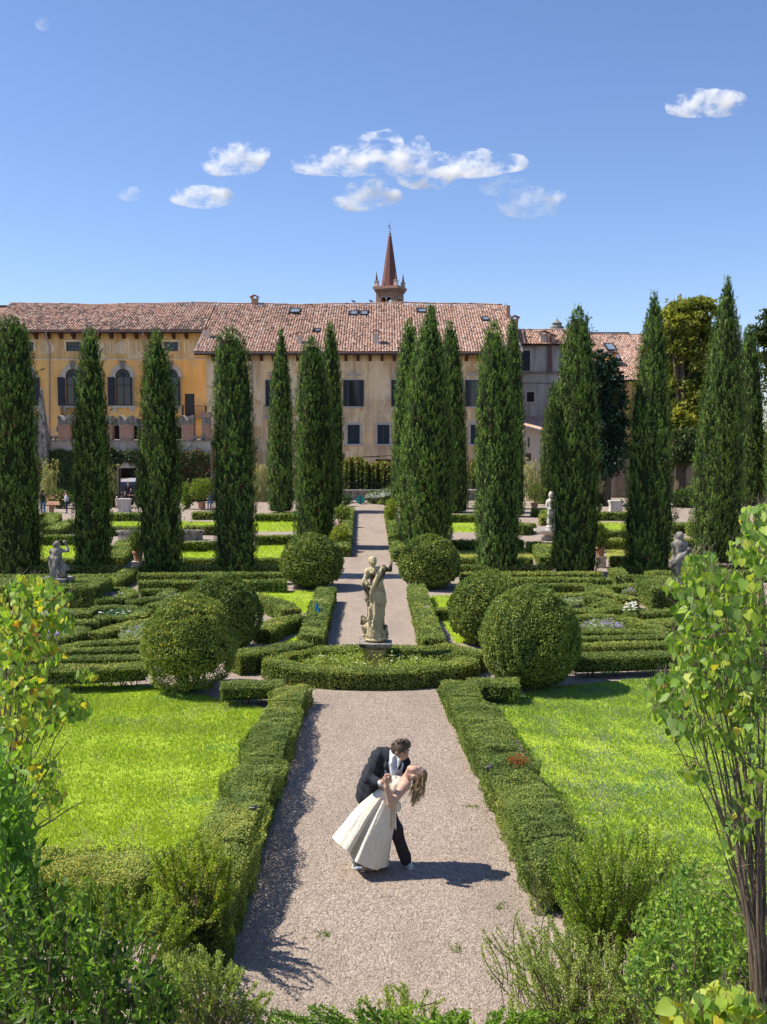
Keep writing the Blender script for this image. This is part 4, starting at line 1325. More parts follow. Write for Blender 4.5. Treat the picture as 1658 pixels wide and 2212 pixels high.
# balcony before the left upper window
R = rect(572, 622, 876, 903, YF_R)
bal = Geo().box(R[0], R[1], YF_R - .9, YF_R, R[2] - .12, R[2])
bp = part('balcony', bal, M['stone3'], pal)
g = Geo()
for i in range(18):
    x = R[0] + .05 + (R[1] - R[0] - .1) * i / 17
    g.tube([(x, YF_R - .85, R[2]), (x, YF_R - .85, R[3])], .014, 4)
g.box(R[0], R[1], YF_R - .88, YF_R - .82, R[3] - .04, R[3]); g.box(R[0], R[0] + .04, YF_R - .82, YF_R, R[3] - .04, R[3]); g.box(R[1] - .04, R[1], YF_R - .82, YF_R, R[3] - .04, R[3])
part('railing', g, M['metal'], bp)
# eaves, brackets, gutter, pipes
def eaves(b, x0, x1, ye, ze, yf, brk):
    g = Geo().box(x0, x1, ye + .06, yf + .02, ze - .16, ze - .06)
    g.box(x0, x1, ye + .02, ye + .07, ze - .24, ze - .03)
    part('soffit', g, M['wood'], b)
    for x in brk:
        h = .55
        pr = [(0, 0), (-.9, 0), (-.9, -.16), (-.55, -.26), (-.28, -.5), (0, -h)]
        V = [(x - .13, yf + p[0], ze - .16 + p[1]) for p in pr] + [(x + .13, yf + p[0], ze - .16 + p[1]) for p in pr]
        n = len(pr)
        gb = Geo().add(V, [tuple(range(n)), tuple(range(2 * n - 1, n - 1, -1))] + [(i, i + n, (i + 1) % n + n, (i + 1) % n) for i in range(n)])
        part('bracket', gb, M['wood'], b)
    th = np.linspace(math.pi, 2 * math.pi, 6)
    V = [(x, ye - .03 + .09 * math.cos(t), ze - .02 + .09 * math.sin(t)) for x in (x0, x1) for t in th]
    part('gutter', Geo().add(V, np.array([(i, i + 1, i + 7, i + 6) for i in range(5)])), M['zinc'], b)
eaves(pal, XS, XE, YE_R, ZE_R, YF_R, [float(W(px, 770, YF_R)[0]) for px in range(462, 1112, 26)])
part('downpipe', Geo().tube([(W(545, 770, YF_R - .12)[0], YE_R + .1, ZE_R - .1), (W(545, 770, YF_R - .12)[0], YF_R - .12, ZE_R - .8), W(545, 975, YF_R - .12), (W(545, 970, YF_R)[0], YF_R - .12, .3)], .055, 8), M['zinc'], pal)
part('cable', Geo().tube([W(820, 987, YF_R - .03), W(770, 988, YF_R - .03), W(850, 984, YF_R - .03), W(910, 986, YF_R - .03)], .018, 4), M['metal'], pal)
# roof
def roof_base(b, x0, x1, ye, ze, back=True):
    g = Geo().add([(x0, ye, ze - .02), (x1, ye, ze - .02), (x1, YR, ZR - .34), (x0, YR, ZR - .34)], np.array([(0, 1, 2, 3)]), TILE_COLS[5] * .62)
    g.add([(x0, ye, ze - .06), (x1, ye, ze - .06), (x1, YR, ZR - .42), (x0, YR, ZR - .42)], np.array([(3, 2, 1, 0)]), TILE_COLS[5] * .4)
    g.add([(x0, YR, ZR - .1), (x1, YR, ZR - .1), (x1, 119, ZR - SLOPE * 14), (x0, 119, ZR - SLOPE * 14)], np.array([(0, 1, 2, 3)]), TILE_COLS[5])
    return part('roof', g, M['tile'], b)
rf = roof_base(pal, XS, XE, YE_R, ZE_R)
def on_roof(px, py):
    """where a pixel meets the roof plane"""
    a, b = 80.0, 110.0
    for _ in range(60):
        m = (a + b) / 2
        if plane_z(m) > W(px, py, m)[2]: b = m
        else: a = m
    q = W(px, py, m); return float(q[0]), float(m)
sky_px = [(625, 648, 669, 677.5), (756, 773, 674, 682), (778.5, 795, 674, 682), (903, 922, 669, 676.5), (680, 692, 713, 718.5), (1043, 1058, 687, 694)]
sk = []
for a, b, t, bt in sky_px:
    x0, yb = on_roof(a, bt); x1, yt = on_roof(b, t); x0 = on_roof(a, bt)[0]
    x1 = on_roof(b, bt)[0]
    sk.append((x0, x1, yb, yt))
tiled_roof(rf, XS, XE, YR, ZR, SLOPE, YE_R, wave, .10, single=300, seed=21, skip=[(s[0] - .1, s[1] + .1, s[2] - .4, s[3] + .02) for s in sk])
for s in sk:
    skylight(rf, s[0], s[1], s[2], s[3], plane_z)
ridge_row(rf, XS, XE, YR, ZR + .05, wave, 3)
for px, pt, pb, w in ((448, 706, 733, .48), (647, 716, 745, .50), (813, 712, 746, .54)):
    x, y = on_roof(px, pb); chimney(rf, x, y + .3, plane_z(y) - .2, float(W(px, pt, y + .3)[2]), w, 'cream')
q = W(551, 637, YR - .1); chimney(rf, float(q[0]), YR - .1, ZR - .3, float(q[2]), .62, 'brick')
q = W(1112, 682, 97); chimney(rf, float(q[0]), 97, plane_z(97) - .3, float(W(1112, 681, 97)[2]), .62, 'brick')
q = W(1098, 668, 101); part('chimney', Geo().box(q[0] - .18, q[0] + .18, 100.8, 101.2, plane_z(101) - .3, float(q[2]) + .35), M['brick'], rf)
g = Geo().tube([(XE + .02, YE_R, ZE_R + .06), (XE + .02, YR, ZR + .06)], .09, 6)
part('verge', g, M['zinc'], rf)
part('verge', Geo().tube([(XS - .02, YE_R, ZE_R + .04), (XS - .02, YE_L, ZE_L + .04)], .09, 6), M['zinc'], rf)

# ------------------------------------------------------------------ yellow wing
yel = thing('palace_wing', 'yellow palace wing with arched windows, faded frescoed frieze and tiled roof, at the left', 'building', (-26, YF_L, 0), 'palace wings')
XL0 = -46.0; XL1 = XW0 + 1.5
smalls = [rect(c - 15.5, c + 15.5, 738.5, 758.5, YF_L) for c in (-51, 57, 159.5, 370)]
archs = [rect(c - 15.6, c + 15.6, 796, 876.5, YF_L) for c in (-51, 55, 159, 266.6, 370)]
door = rect(400, 420.5, 850, 899, YF_L)
lows = [rect(c - w, c + w, 919, 962, YF_L) for c, w in ((67, 18), (159, 20), (254, 18), (290, 8), (374, 22))]
gate = rect(252, 304, 1010, 1063, YF_L); gate = (gate[0], gate[1], 0.0, 3.1)
zf = float(W(200, 776, YF_L)[2])
g = Geo(); wall_grid(g, XL0, XL1, 0, zf, YF_L, archs + [door] + lows + [gate], .35)
# arched heads: corner pieces fill the rectangle down to the arch
def spandrel(g, R, y, rise=None, d=.35):
    x0, x1, z0, z1 = R; xm = (x0 + x1) / 2; rx = (x1 - x0) / 2; rz = rise or rx
    for sd in (-1, 1):
        P = [(xm + sd * rx * math.cos(a), z1 - rz + rz * math.sin(a)) for a in np.linspace(0, math.pi / 2, 9)]
        poly = P + [(xm + sd * rx, z1)]
        if sd < 0: poly = poly[::-1]
        g.prism(poly, y, y + d)
for R in archs: spandrel(g, R, YF_L)
for R in lows: spandrel(g, R, YF_L, rise=(R[1] - R[0]) * .34)
g.add([(XL0, YF_L, 0), (XL0, 118, 0), (XL0, 118, 14), (XL0, 105, ZR - .3), (XL0, YF_L, 14)], [(4, 3, 2, 1, 0)])
part('wall', g, M['yellow'], yel)
g = Geo(); wall_grid(g, XL0, XL1, zf, ZE_L + .3, YF_L, smalls, .3)
part('frieze', g, M['frieze'], yel)
part('moulding', Geo().box(XL0, XL1, YF_L - .05, YF_L + .02, zf - .09, zf + .05), M['paint'], yel)
for R in smalls:
    window(yel, R, YF_L, mull=3, bars=(.5,), frame_w=.035, deep=.25)
    frame_round(yel, R, YF_L, .2, .035, 'paint', sill=False)
# painted roundels and upright strips of the frieze, thin raised plaster
za, zb = float(W(200, 764, YF_L)[2]), float(W(200, 736, YF_L)[2])
for px in (262, 213, 104, -4):
    x, z = xz(px, 751, YF_L)
    g = Geo()
    th = np.linspace(0, 2 * math.pi, 21)[:-1]
    g.prism([(x + .62 * math.cos(t), z + .62 * math.sin(t)) for t in th], YF_L - .02, YF_L + .01)
    part('roundel', g, M['paint'], yel)
for px in (88, 97, 181, 192, 232, 238, 245, 279, 287, 295, 305, 325, 336, 400, 408, 418, 428, 22, 12):
    x = xz(px, 750, YF_L)[0]
    part('pilaster_strip', Geo().box(x - .09, x + .09, YF_L - .014, YF_L + .01, za, zb), M['paint'], yel)
for i, R in enumerate(archs):
    x0, x1, z0, z1 = R; xm = (x0 + x1) / 2; rx = (x1 - x0) / 2; zs = z1 - rx
    w = window(yel, (x0, x1, z0, zs), YF_L, mull=1, bars=(.70,), frame_w=.09, deep=.26)
    # fanlight of iron scrolls
    g = Geo()
    for rr in (.97, .62, .28):
        g.tube([(xm + rx * rr * math.cos(a), YF_L + .2, zs + .05 + rx * rr * math.sin(a) * .97) for a in np.linspace(0, math.pi, 14)], .035 if rr > .9 else .022, 5)
    for a in np.linspace(.25, math.pi - .25, 7):
        g.tube([(xm + rx * q * math.cos(a + .3 * math.sin(q * 6)), YF_L + .2, zs + .05 + rx * q * math.sin(a + .3 * math.sin(q * 6))) for q in np.linspace(.1, .95, 7)], .02, 4)
    g.box(x0, x1, YF_L + .14, YF_L + .27, zs - .07, zs + .06)
    f = part('fanlight', g, M['shutter2'], w)
    part('fanlight_glass', Geo().prism([(xm + rx * math.cos(a), zs + rx * math.sin(a)) for a in np.linspace(0, math.pi, 15)], YF_L + .26, YF_L + .3), M['glass'], w)
    # stone surround: voussoirs, imposts, keystone, sill with corbels
    g = Geo()
    th = np.linspace(0, math.pi, 14); ro, ri = rx + .42, rx
    for a, b in zip(th, th[1:]):
        b2 = b - .008
        g.prism([(xm + ri * math.cos(b2), zs + ri * math.sin(b2)), (xm + ri * math.cos(a), zs + ri * math.sin(a)), (xm + ro * math.cos(a), zs + ro * math.sin(a)), (xm + ro * math.cos(b2), zs + ro * math.sin(b2))], YF_L - .09, YF_L + .02)
    for sd in (-1, 1):
        xa, xb = sorted((xm + sd * rx, xm + sd * (rx + .34)))
        g.box(xa, xb, YF_L - .06, YF_L + .02, z0, zs - .16)
        xa, xb = sorted((xm + sd * (rx - .02), xm + sd * (rx + .52)))
        g.box(xa, xb, YF_L - .14, YF_L + .02, zs - .16, zs + .02)
    part('surround', g, M['stone3'], yel)
    g = Geo().prism([(xm - .14, z1 - .03), (xm + .14, z1 - .03), (xm + .25, z1 + .58), (xm - .25, z1 + .58)], YF_L - .24, YF_L + .01)
    g.box(xm - .3, xm + .3, YF_L - .27, YF_L + .01, z1 + .58, z1 + .70)
    for q in (-.09, 0, .09):
        g.box(xm + q - .022, xm + q + .022, YF_L - .27, YF_L - .23, z1 + .06, z1 + .56)
    part('keystone', g, M['stone2'], yel)
    g = Geo().box(x0 - .5, x1 + .5, YF_L - .22, YF_L + .02, z0 - .2, z0)
    g.box(x0 - .25, x0 + .1, YF_L - .16, YF_L + .02, z0 - .55, z0 - .2); g.box(x1 - .1, x1 + .25, YF_L - .16, YF_L + .02, z0 - .55, z0 - .2)
    part('sill', g, M['stone3'], yel)
    lw = .72
    shutter_leaf(w, x0, YF_L - .1, z0, zs - .1, lw, -1, .45 if i == 3 else .15)
    shutter_leaf(w, x1, YF_L - .1, z0, zs - .1, lw, 1, 1.15 if i >= 3 else .12)
part('door', Geo().box(door[0] + .01, door[1] - .01, YF_L + .2, YF_L + .26, door[2], door[3] - .01), M['shutter2'], yel, label='dark balcony door')
for R in lows:
    part('arch_shade_panel', Geo().box(R[0] - .05, R[1] + .05, YF_L + .36, YF_L + .42, R[2], R[3] + .05), M['dark'], yel)  # near-black panel stands for the shade inside the open arch
    xm = (R[0] + R[1]) / 2; rx = (R[1] - R[0]) / 2; rz = rx * .68; zs = R[3] - rz
    th = np.linspace(.0, math.pi, 10)
    for a, b in zip(th, th[1:]):
        b2 = b - .02
        g = Geo().prism([(xm + rx * math.cos(b2), zs + rz * math.sin(b2)), (xm + rx * math.cos(a), zs + rz * math.sin(a)), (xm + (rx + .75) * math.cos(a), zs + (rz + .75) * math.sin(a)), (xm + (rx + .75) * math.cos(b2), zs + (rz + .75) * math.sin(b2))], YF_L - .05, YF_L + .02)
        part('arch_stone', g, M['stone2'], yel)
def railing(b, px0, px1, py0, py1, y, out):
    R = rect(px0, px1, py0, py1, y - out)
    bp = part('balcony', Geo().box(R[0], R[1], y - out, y, R[2] - .14, R[2]), M['stone2'], b)
    g = Geo(); n = int((R[1] - R[0]) / .14)
    for i in range(n + 1):
        x = R[0] + .03 + (R[1] - R[0] - .06) * i / n
        g.tube([(x, y - out + .04, R[2]), (x, y - out + .04, R[3])], .013, 4)
    for i in range(7):
        for x in (R[0] + .03, R[1] - .03):
            yy = y - out + .04 + (out - .04) * i / 7
            g.tube([(x, yy, R[2]), (x, yy, R[3])], .013, 4)
    g.box(R[0], R[1], y - out, y - out + .06, R[3] - .05, R[3]); g.box(R[0], R[0] + .05, y - out + .06, y, R[3] - .05, R[3]); g.box(R[1] - .05, R[1], y - out + .06, y, R[3] - .05, R[3])
    part('railing', g, M['metal'], bp)
railing(yel, 131, 176, 872, 897, YF_L, 1.0)
railing(yel, 393, 444, 876, 900, YF_L, 1.0)
eaves(yel, XL0, XS - .1, YE_L, ZE_L, YF_L, [float(W(px, 722, YF_L)[0]) for px in range(-55, 420, 27)])
for px, bot in ((107, 955), (316, 800)):
    a = W(px - 7, 720, YE_L)
    part('downpipe', Geo().tube([(a[0], YE_L - .03, ZE_L - .1), (a[0], YE_L, ZE_L - .35), (W(px, 730, YF_L - .12)[0], YF_L - .12, ZE_L - 1.4), W(px, bot, YF_L - .12), (W(px, bot, YF_L)[0], YF_L - .12, 5.0)], .065, 8), M['zinc'], yel)
rl = roof_base(yel, XL0, XS - .02, YE_L, ZE_L)
tiled_roof(rl, XL0 + 8, XS - .05, YR, ZR, SLOPE, YE_L, wave, .26, single=300, seed=22)
ridge_row(rl, XL0 + 8, XS, YR, ZR + .05, wave, 4)
# gate passage behind the ivy wall
flat('paving', [(-32, 84.02), (-16, 84.02), (-16, 129), (-32, 129)], 0.004, mat_plain('grey_paving', (.34, .33, .36), (.27, .26, .30), 3, .8, .2))
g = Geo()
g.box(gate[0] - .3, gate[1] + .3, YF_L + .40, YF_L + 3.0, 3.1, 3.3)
part('passage', g, M['dark'], yel)  # near-black ceiling panel, the passage's shade put into its colour
g = Geo()
for i in range(9):
    x = gate[0] + (gate[1] - gate[0]) * i / 8
    g.tube([(x, 112, 0), (x, 112, 2.4)], .03, 4)
g.box(gate[0], gate[1], 111.95, 112.05, 1.1, 1.2); g.box(gate[0], gate[1], 111.95, 112.05, 2.3, 2.4)
part('grille', g, M['metal'], yel)

part('dark_backing', Geo().box(-36, -12, 129, 129.4, 0, 9), M['dark'], yel)  # near-black wall added behind the gate to stand for the passage's shade

# ------------------------------------------------------------------ houses at the right
def house(label, px0, px1, Y, py_eave, py_ridge, dy, wallmat, back=8, moss=.12, seed=5, tiles=True, single=120, overhang=.5):
    x0 = float(W(px0, 800, Y)[0]); x1 = float(W(px1, 800, Y)[0])
    ze = float(W(829, py_eave, Y - overhang)[2]); zr = float(W(829, py_ridge, Y + dy)[2])
    b = thing('house', label, 'house', ((x0 + x1) / 2, Y, 0), 'houses beyond the garden wall')
    sl = (zr - ze) / (dy + overhang)
    return b, x0, x1, ze, zr, sl
def house_roof(b, x0, x1, Y, ze, dy, zr, sl, overhang=.5, moss=.12, seed=5, skip=(), single=60):
    g = Geo().add([(x0 - .4, Y - overhang, ze), (x1 + .4, Y - overhang, ze), (x1 + .4, Y + dy, zr - .06), (x0 - .4, Y + dy, zr - .06)], np.array([(0, 1, 2, 3)]), TILE_COLS[5] * .5)
    g.add([(x0 - .4, Y - overhang, ze - .1), (x1 + .4, Y - overhang, ze - .1), (x1 + .4, Y + dy, zr - .1), (x0 - .4, Y + dy, zr - .1)], np.array([(3, 2, 1, 0)]), (.06, .03, .02))
    g.add([(x0 - .4, Y + dy, zr), (x1 + .4, Y + dy, zr), (x1 + .4, Y + 2 * dy, ze), (x0 - .4, Y + 2 * dy, ze)], np.array([(0, 1, 2, 3)]), TILE_COLS[5])
    r = part('roof', g, M['tile'], b)
    tiled_roof(r, x0 - .4, x1 + .4, Y + dy, zr, sl, Y - overhang, None, moss, single=single, seed=seed, skip=skip)
    ridge_row(r, x0 - .4, x1 + .4, Y + dy, zr + .05, lambda x: 0 * x, seed)
    return r
Yg = 99.0
b, x0, x1, ze, zr, sl = house('grey plastered house with two pale chimneys, just right of the beige palace wing', 1118, 1278, Yg, 744, 714, 5, 'grey')
g = Geo()
R1 = rect(1127, 1146, 757, 801, Yg); R2 = rect(1138.5, 1154.5, 847, 868, Yg)
wall_grid(g, x0, x1, 0, ze + .1, Yg, [R1, R2])
g.add([(x1, Yg, 0), (x1, Yg + 10, 0), (x1, Yg + 10, ze), (x1, Yg + 5, zr - .2), (x1, Yg, ze)], [(0, 1, 2, 3, 4)])
g.add([(x0, Yg, 0), (x0, Yg + 10, 0), (x0, Yg + 10, ze), (x0, Yg + 5, zr - .2), (x0, Yg, ze)], [(4, 3, 2, 1, 0)])
part('wall', g, M['grey'], b)
rfh = house_roof(b, x0, x1, Yg, ze, 5, zr, sl, moss=.3, seed=31)
w = window(b, R1, Yg, mull=0, bars=(), deep=.25); shutter_leaf(w, R1[0], Yg + .05, R1[2], R1[3], (R1[1] - R1[0]) * .98, 1, 0, 'shutter2')
frame_round(b, R1, Yg, .18, .03, 'stone3', sill=False)
w = window(b, R2, Yg, mull=3, bars=(.33, .66), frame_w=.035, deep=.2); frame_round(b, R2, Yg, .2, .03, 'stone3')
zl = float(W(1150, 803, Yg)[2])
part('ledge', Geo().box(x0, x1, Yg - .22, Yg + .02, zl - .15, zl), M['stone2'], b)
zl = float(W(1150, 827, Yg)[2])
part('ledge', Geo().box(x0, x1, Yg - .08, Yg + .02, zl - .08, zl), M['stone2'], b)
for px in (1187, 1191):
    q = W(px, 725, Yg - .3)
    part('downpipe', Geo().tube([q, W(px, 803, Yg - .25)], .11, 8), M['pipe'], b)
for px, pt, pb in ((1175, 714, 740), (1190, 721, 742)):
    q = W(px, pt, Yg + .3); chimney(rfh, float(q[0]), Yg + .3, ze - .2, float(q[2]), .72, 'cream')

Yo = 104.0
b, x0, x1, ze, zr, sl = house('orange house under a broad tiled roof with two roof windows, right of the grey house', 1266, 1620, Yo, 822, 724, 13, 'yellow')
g = Geo(); wall_grid(g, x0, x1, 0, ze + .1, Yo, [])
g.add([(x1, Yo, 0), (x1, Yo + 26, 0), (x1, Yo + 26, ze), (x1, Yo + 13, zr - .2), (x1, Yo, ze)], [(0, 1, 2, 3, 4)])
g.add([(x0, Yo, 0), (x0, Yo + 26, 0), (x0, Yo + 26, ze), (x0, Yo + 13, zr - .2), (x0, Yo, ze)], [(4, 3, 2, 1, 0)])
part('wall', g, M['yellow'], b)
def on_plane(px, py, pl, a=80., b_=130.):
    for _ in range(60):
        m = (a + b_) / 2
        if pl(m) > W(px, py, m)[2]: b_ = m
        else: a = m
    return float(W(px, py, m)[0]), float(m)
plo = lambda y: ze + sl * (y - Yo + .5)
sk2 = []
for a, c, t, bt in ((1314, 1333, 745, 759), (1324, 1343, 763, 780)):
    xa, yb = on_plane(a, bt, plo); xb, _ = on_plane(c, bt, plo); _, yt = on_plane(c, t, plo); sk2.append((xa, xb, yb, yt))
ro = house_roof(b, x0, x1, Yo, ze, 13, zr, sl, moss=.14, seed=33, single=300, skip=[(s[0] - .1, s[1] + .1, s[2] - .4, s[3]) for s in sk2])
for s in sk2: skylight(ro, *s, plo, .16)
xa, ya = on_plane(1319, 788, plo); chimney(ro, xa, ya, plo(ya) - .3, float(W(1319, 759, ya)[2]), 1.0, 'yellow')
q = W(1318, 722, Yo + 13.2); part('roof_box', Geo().box(q[0] - 2.2, q[0] + 2.2, Yo + 13.2, Yo + 15, zr - .4, float(W(1318, 717.5, Yo + 13.2)[2])), M['metal'], ro)
q = W(1590, 724, Yo + 6); part('roof_unit', Geo().box(q[0] - .5, q[0] + .5, Yo + 5.6, Yo + 6.2, plo(Yo + 6) - .2, float(W(1590, 703, Yo + 6)[2])), M['white'], ro, label='white boxy unit on the roof')

# low annex between the palace and the cypresses
Ya = 90.5
xa0 = float(W(1131, 950, Ya)[0]); xa1 = float(W(1215, 950, Ya)[0])
an = thing('outbuilding', 'low cream outbuilding with red pantile roof, right of the beige palace wing', 'building', ((xa0 + xa1) / 2, Ya, 0))
zL = float(W(1131, 921, Ya)[2]); zR_ = float(W(1215, 945, Ya)[2])
R1 = rect(1140, 1145, 930, 966, Ya); R2 = rect(1137, 1148, 979, 996, Ya)
g = Geo(); wall_grid(g, xa0, xa1, 0, zR_, Ya, [R1, R2])
g.add([(xa0, Ya, zR_), (xa1, Ya, zR_), (xa0, Ya, zL)], [(0, 1, 2)])
g.add([(xa0, Ya, 0), (xa0, Ya + 6, 0), (xa0, Ya + 6, zL + 1), (xa0, Ya, zL)], [(3, 2, 1, 0)])
part('wall', g, M['cream'], an)
window(an, R1, Ya, mull=0, bars=(.5,), frame_w=.03, deep=.15); window(an, R2, Ya, mull=1, bars=(), frame_w=.03, deep=.15)
frame_round(an, R1, Ya, .06, .02, 'stone3')
zb = float(W(1131, 892, Ya + 6)[2])
g = Geo().add([(xa0 - .3, Ya - .5, zL + .08), (xa1, Ya - .5, zR_ + .08), (xa1, Ya + 6, zR_ + 1.6), (xa0 - .3, Ya + 6, zb)], np.array([(0, 1, 2, 3)]), TILE_COLS[1])
g.add([(xa0 - .3, Ya - .5, zL), (xa1, Ya - .5, zR_), (xa1, Ya + 6, zR_ + 1.5), (xa0 - .3, Ya + 6, zb - .1)], np.array([(3, 2, 1, 0)]), TILE_COLS[1])
rfa = part('roof', g, M['tile'], an)
g = Geo()
for i in range(26):
    u = i / 25
    a = np.array((xa0 - .3 + (xa1 - xa0 + .3) * u, Ya - .55, zL + .12 + (zR_ - zL) * u)); c = np.array((xa0 - .3 + (xa1 - xa0 + .3) * u, Ya + 6, zb + .04 + (zR_ + 1.6 - zb) * u))
    g.tube([a, c], .075, 5, TILE_COLS[i % 7], cap=False)
part('tiles', g, M['tile'], rfa, kind='stuff')
part('gutter', Geo().tube([(xa0 - .3, Ya - .58, zL + .02), (xa1, Ya - .58, zR_ + .02)], .08, 6), M['zinc'], an)

# ------------------------------------------------------------------ bell tower
YT = 250.0
cx_, _ = xz(843, 620, YT)
cT = (cx_, YT + 2.6)
ang = math.radians(-21)
tw = 5.25 / 2
tz = lambda py: float(W(843, py, YT)[2])
ph = (0, 1, 2, 3)
tower = thing('bell_tower', 'slim brick bell tower with conical spire rising behind the palace roof', 'tower', (cT[0], cT[1], 0))
z_c0, z_c1 = tz(630), tz(617.5)
zw0, zw1 = tz(668), tz(641)
g = Geo()
xw = [(-1.28, -.12), (.16, 1.32)]
# four walls with a pair of openings in each
for k in range(4):
    h = Geo()
    wall_grid(h, -tw, tw, 0, z_c0, -tw, [(a, b, zw0, zw1 - .0) for a, b in xw], .55)
    for a, b in xw: spandrel(h, (a, b, zw0, zw1), -tw, d=.5)
    grot(h, (0, 0), k * math.pi / 2)
    for V, C, Fc, m in zip(h.V, h.C, [None] * len(h.V), [0] * len(h.V)): pass
    base = g.n
    g.V += h.V; g.C += h.C; g.Fc += [f + base for f in h.Fc]; g.M += h.M; g.n += h.n
def place(gg):
    grot(gg, (0, 0), ang)
    for i, V in enumerate(gg.V): gg.V[i] = V + np.array((cT[0], cT[1], 0), np.float32)
    return gg
part('shaft', place(g), M['tower'], tower)
for k in range(4):
    for a, b in xw:
        xm, rx = (a + b) / 2, (b - a) / 2
        h = Geo()
        th = np.linspace(0, math.pi, 10)
        for p, q in zip(th, th[1:]):
            h.prism([(xm + rx * math.cos(q), zw1 - rx + rx * math.sin(q)), (xm + rx * math.cos(p), zw1 - rx + rx * math.sin(p)), (xm + (rx + .18) * math.cos(p), zw1 - rx + (rx + .18) * math.sin(p)), (xm + (rx + .18) * math.cos(q), zw1 - rx + (rx + .18) * math.sin(q))], -tw - .06, -tw + .02)
        grot(h, (0, 0), k * math.pi / 2)
        part('arch_trim', place(h), M['stone3'], tower)
part('bell', place(Geo().lathe([(.62, 0), (.5, .2), (.36, .6), (.3, .95), (.1, 1.1), (.02, 1.12)], (-.6, 0, zw0 + .5), 16)), M['metal'], tower)
g = Geo()
g.box(-tw - .12, tw + .12, -tw - .12, tw + .12, z_c0, z_c0 + .4); g.box(-tw - .32, tw + .32, -tw - .32, tw + .32, z_c0 + .4, z_c0 + .72); g.box(-tw - .62, tw + .62, -tw - .62, tw + .62, z_c0 + .72, z_c1)
for k in range(4):
    h = Geo()
    for i in range(15):
        x = -tw + (2 * tw) * (i + .5) / 15
        h.box(x - .08, x + .08, -tw - .48, -tw - .12, z_c0 + .12, z_c0 + .42)
    grot(h, (0, 0), k * math.pi / 2)
    base = g.n; g.V += h.V; g.C += h.C; g.Fc += [f + base for f in h.Fc]; g.M += h.M; g.n += h.n
part('cornice', place(g), mat_plain('pink_brick_trim', (.42, .24, .18), (.34, .18, .13), 4, .9, .2), tower)
zs0, zs1 = z_c1 - .05, tz(497)
g = Geo().lathe([(2.22, zs0), (2.16, zs0 + .3), (.28, zs1 - .35), (.05, zs1)], (0, 0, 0), 10)
sp = part('spire', place(g), M['spire'], tower)
part('spire_band', place(Geo().lathe([(.40, tz(505)), (.44, tz(504.6)), (.36, tz(503.6))], (0, 0, 0), 12)), M['stone3'], sp)
part('lightning_rod', place(Geo().tube([(.15 - 2.05, -.75, zs0 + .5), (-.1, -.2, zs1 - .8)], .03, 4)), M['zinc'], sp)
g = Geo().lathe([(.02, zs1 - .1), (.1, zs1 - .1), (.1, zs1 + .5), (.02, zs1 + .6)], (0, 0, 0), 8)
g.lathe([(.02, tz(490)), (.22, tz(489)), (.22, tz(488)), (.02, tz(487))], (0, 0, 0), 10)
g.tube([(0, 0, tz(488)), (0, 0, tz(472.5))], .035, 5)
g.box(-.45, -.05, -.03, .03, tz(484.8), tz(482))
part('weathervane', place(g), M['metal'], sp)
for sx in (-1, 1):
    for sy in (-1, 1):
        x, y = sx * (tw - .12), sy * (tw - .12)
        h = Geo().box(x - .44, x + .44, y - .44, y + .44, z_c1, tz(606.5)); h.box(x - .54, x + .54, y - .54, y + .54, tz(606.5), tz(605.5))
        pn = part('pinnacle', place(h), M['cream'], tower)
        part('pinnacle_cone', place(Geo().lathe([(.36, tz(605.6)), (.04, tz(586)), (.09, tz(585.6)), (.02, tz(584.5))], (x, y, 0), 8)), M['spire'], pn)

# small lantern of a dome behind the grey house
q = W(1204, 700, 220); zl = lambda py: float(W(1204, py, 220)[2])
g = Geo().lathe([(1.5, 0), (1.5, zl(706)), (1.0, zl(704.5)), (.95, zl(699)), (1.2, zl(698.5)), (.8, zl(696.5)), (.55, zl(694)), (.15, zl(692)), (.25, zl(690.5)), (.02, zl(689))], (q[0], 220, 0), 12)
g.tube([(q[0], 220, zl(690)), (q[0], 220, zl(682))], .04, 4)
solo('dome_lantern', g, M['stone2'], (q[0], 220, 0), 'small dark stone dome lantern poking above the grey house roof', 'lantern')

# two pigeons on the palace ridge
for px, lb in ((764, 'left pigeon perched on the palace ridge'), (802, 'right pigeon perched on the palace ridge, nearer the bell tower')):
    q = W(px, 656, YR); z = ZR + float(wave(np.array([q[0]]))[0]) + .2
    g = sgeo([('e', (q[0], YR, z + .12), (.16, .09, .09)), ('c', (q[0] - .1, YR, z + .16), (q[0] - .16, YR, z + .26), .05, .045), ('c', (q[0] + .1, YR, z + .1), (q[0] + .28, YR, z + .03), .05, .03), ('c', (q[0], YR, z + .06), (q[0], YR, z - .03), .015, .012)], .022, .03)
    solo('pigeon', g, M['metal'], (q[0], YR, z), lb, 'bird', 'pigeons on the ridge', True)
# ================================================================== statues
def crop_fn(x0, y0, k):
    """returns a function from crop pixels to places at a distance"""
    return lambda cx, cy, Y: W(x0 + cx / k, y0 + cy / k, Y)

def fold(amp, kx, kz, ph=0.0, amp2=0.0, k2=30.0):
    def f(X, Y, Z):
        return amp * np.sin(kx * X + kz * Z + ph + 1.2 * np.sin(3.1 * Z + 2 * Y)) + amp2 * np.sin(k2 * X + 9 * Y + 7 * np.sin(2.3 * Z))
    return f

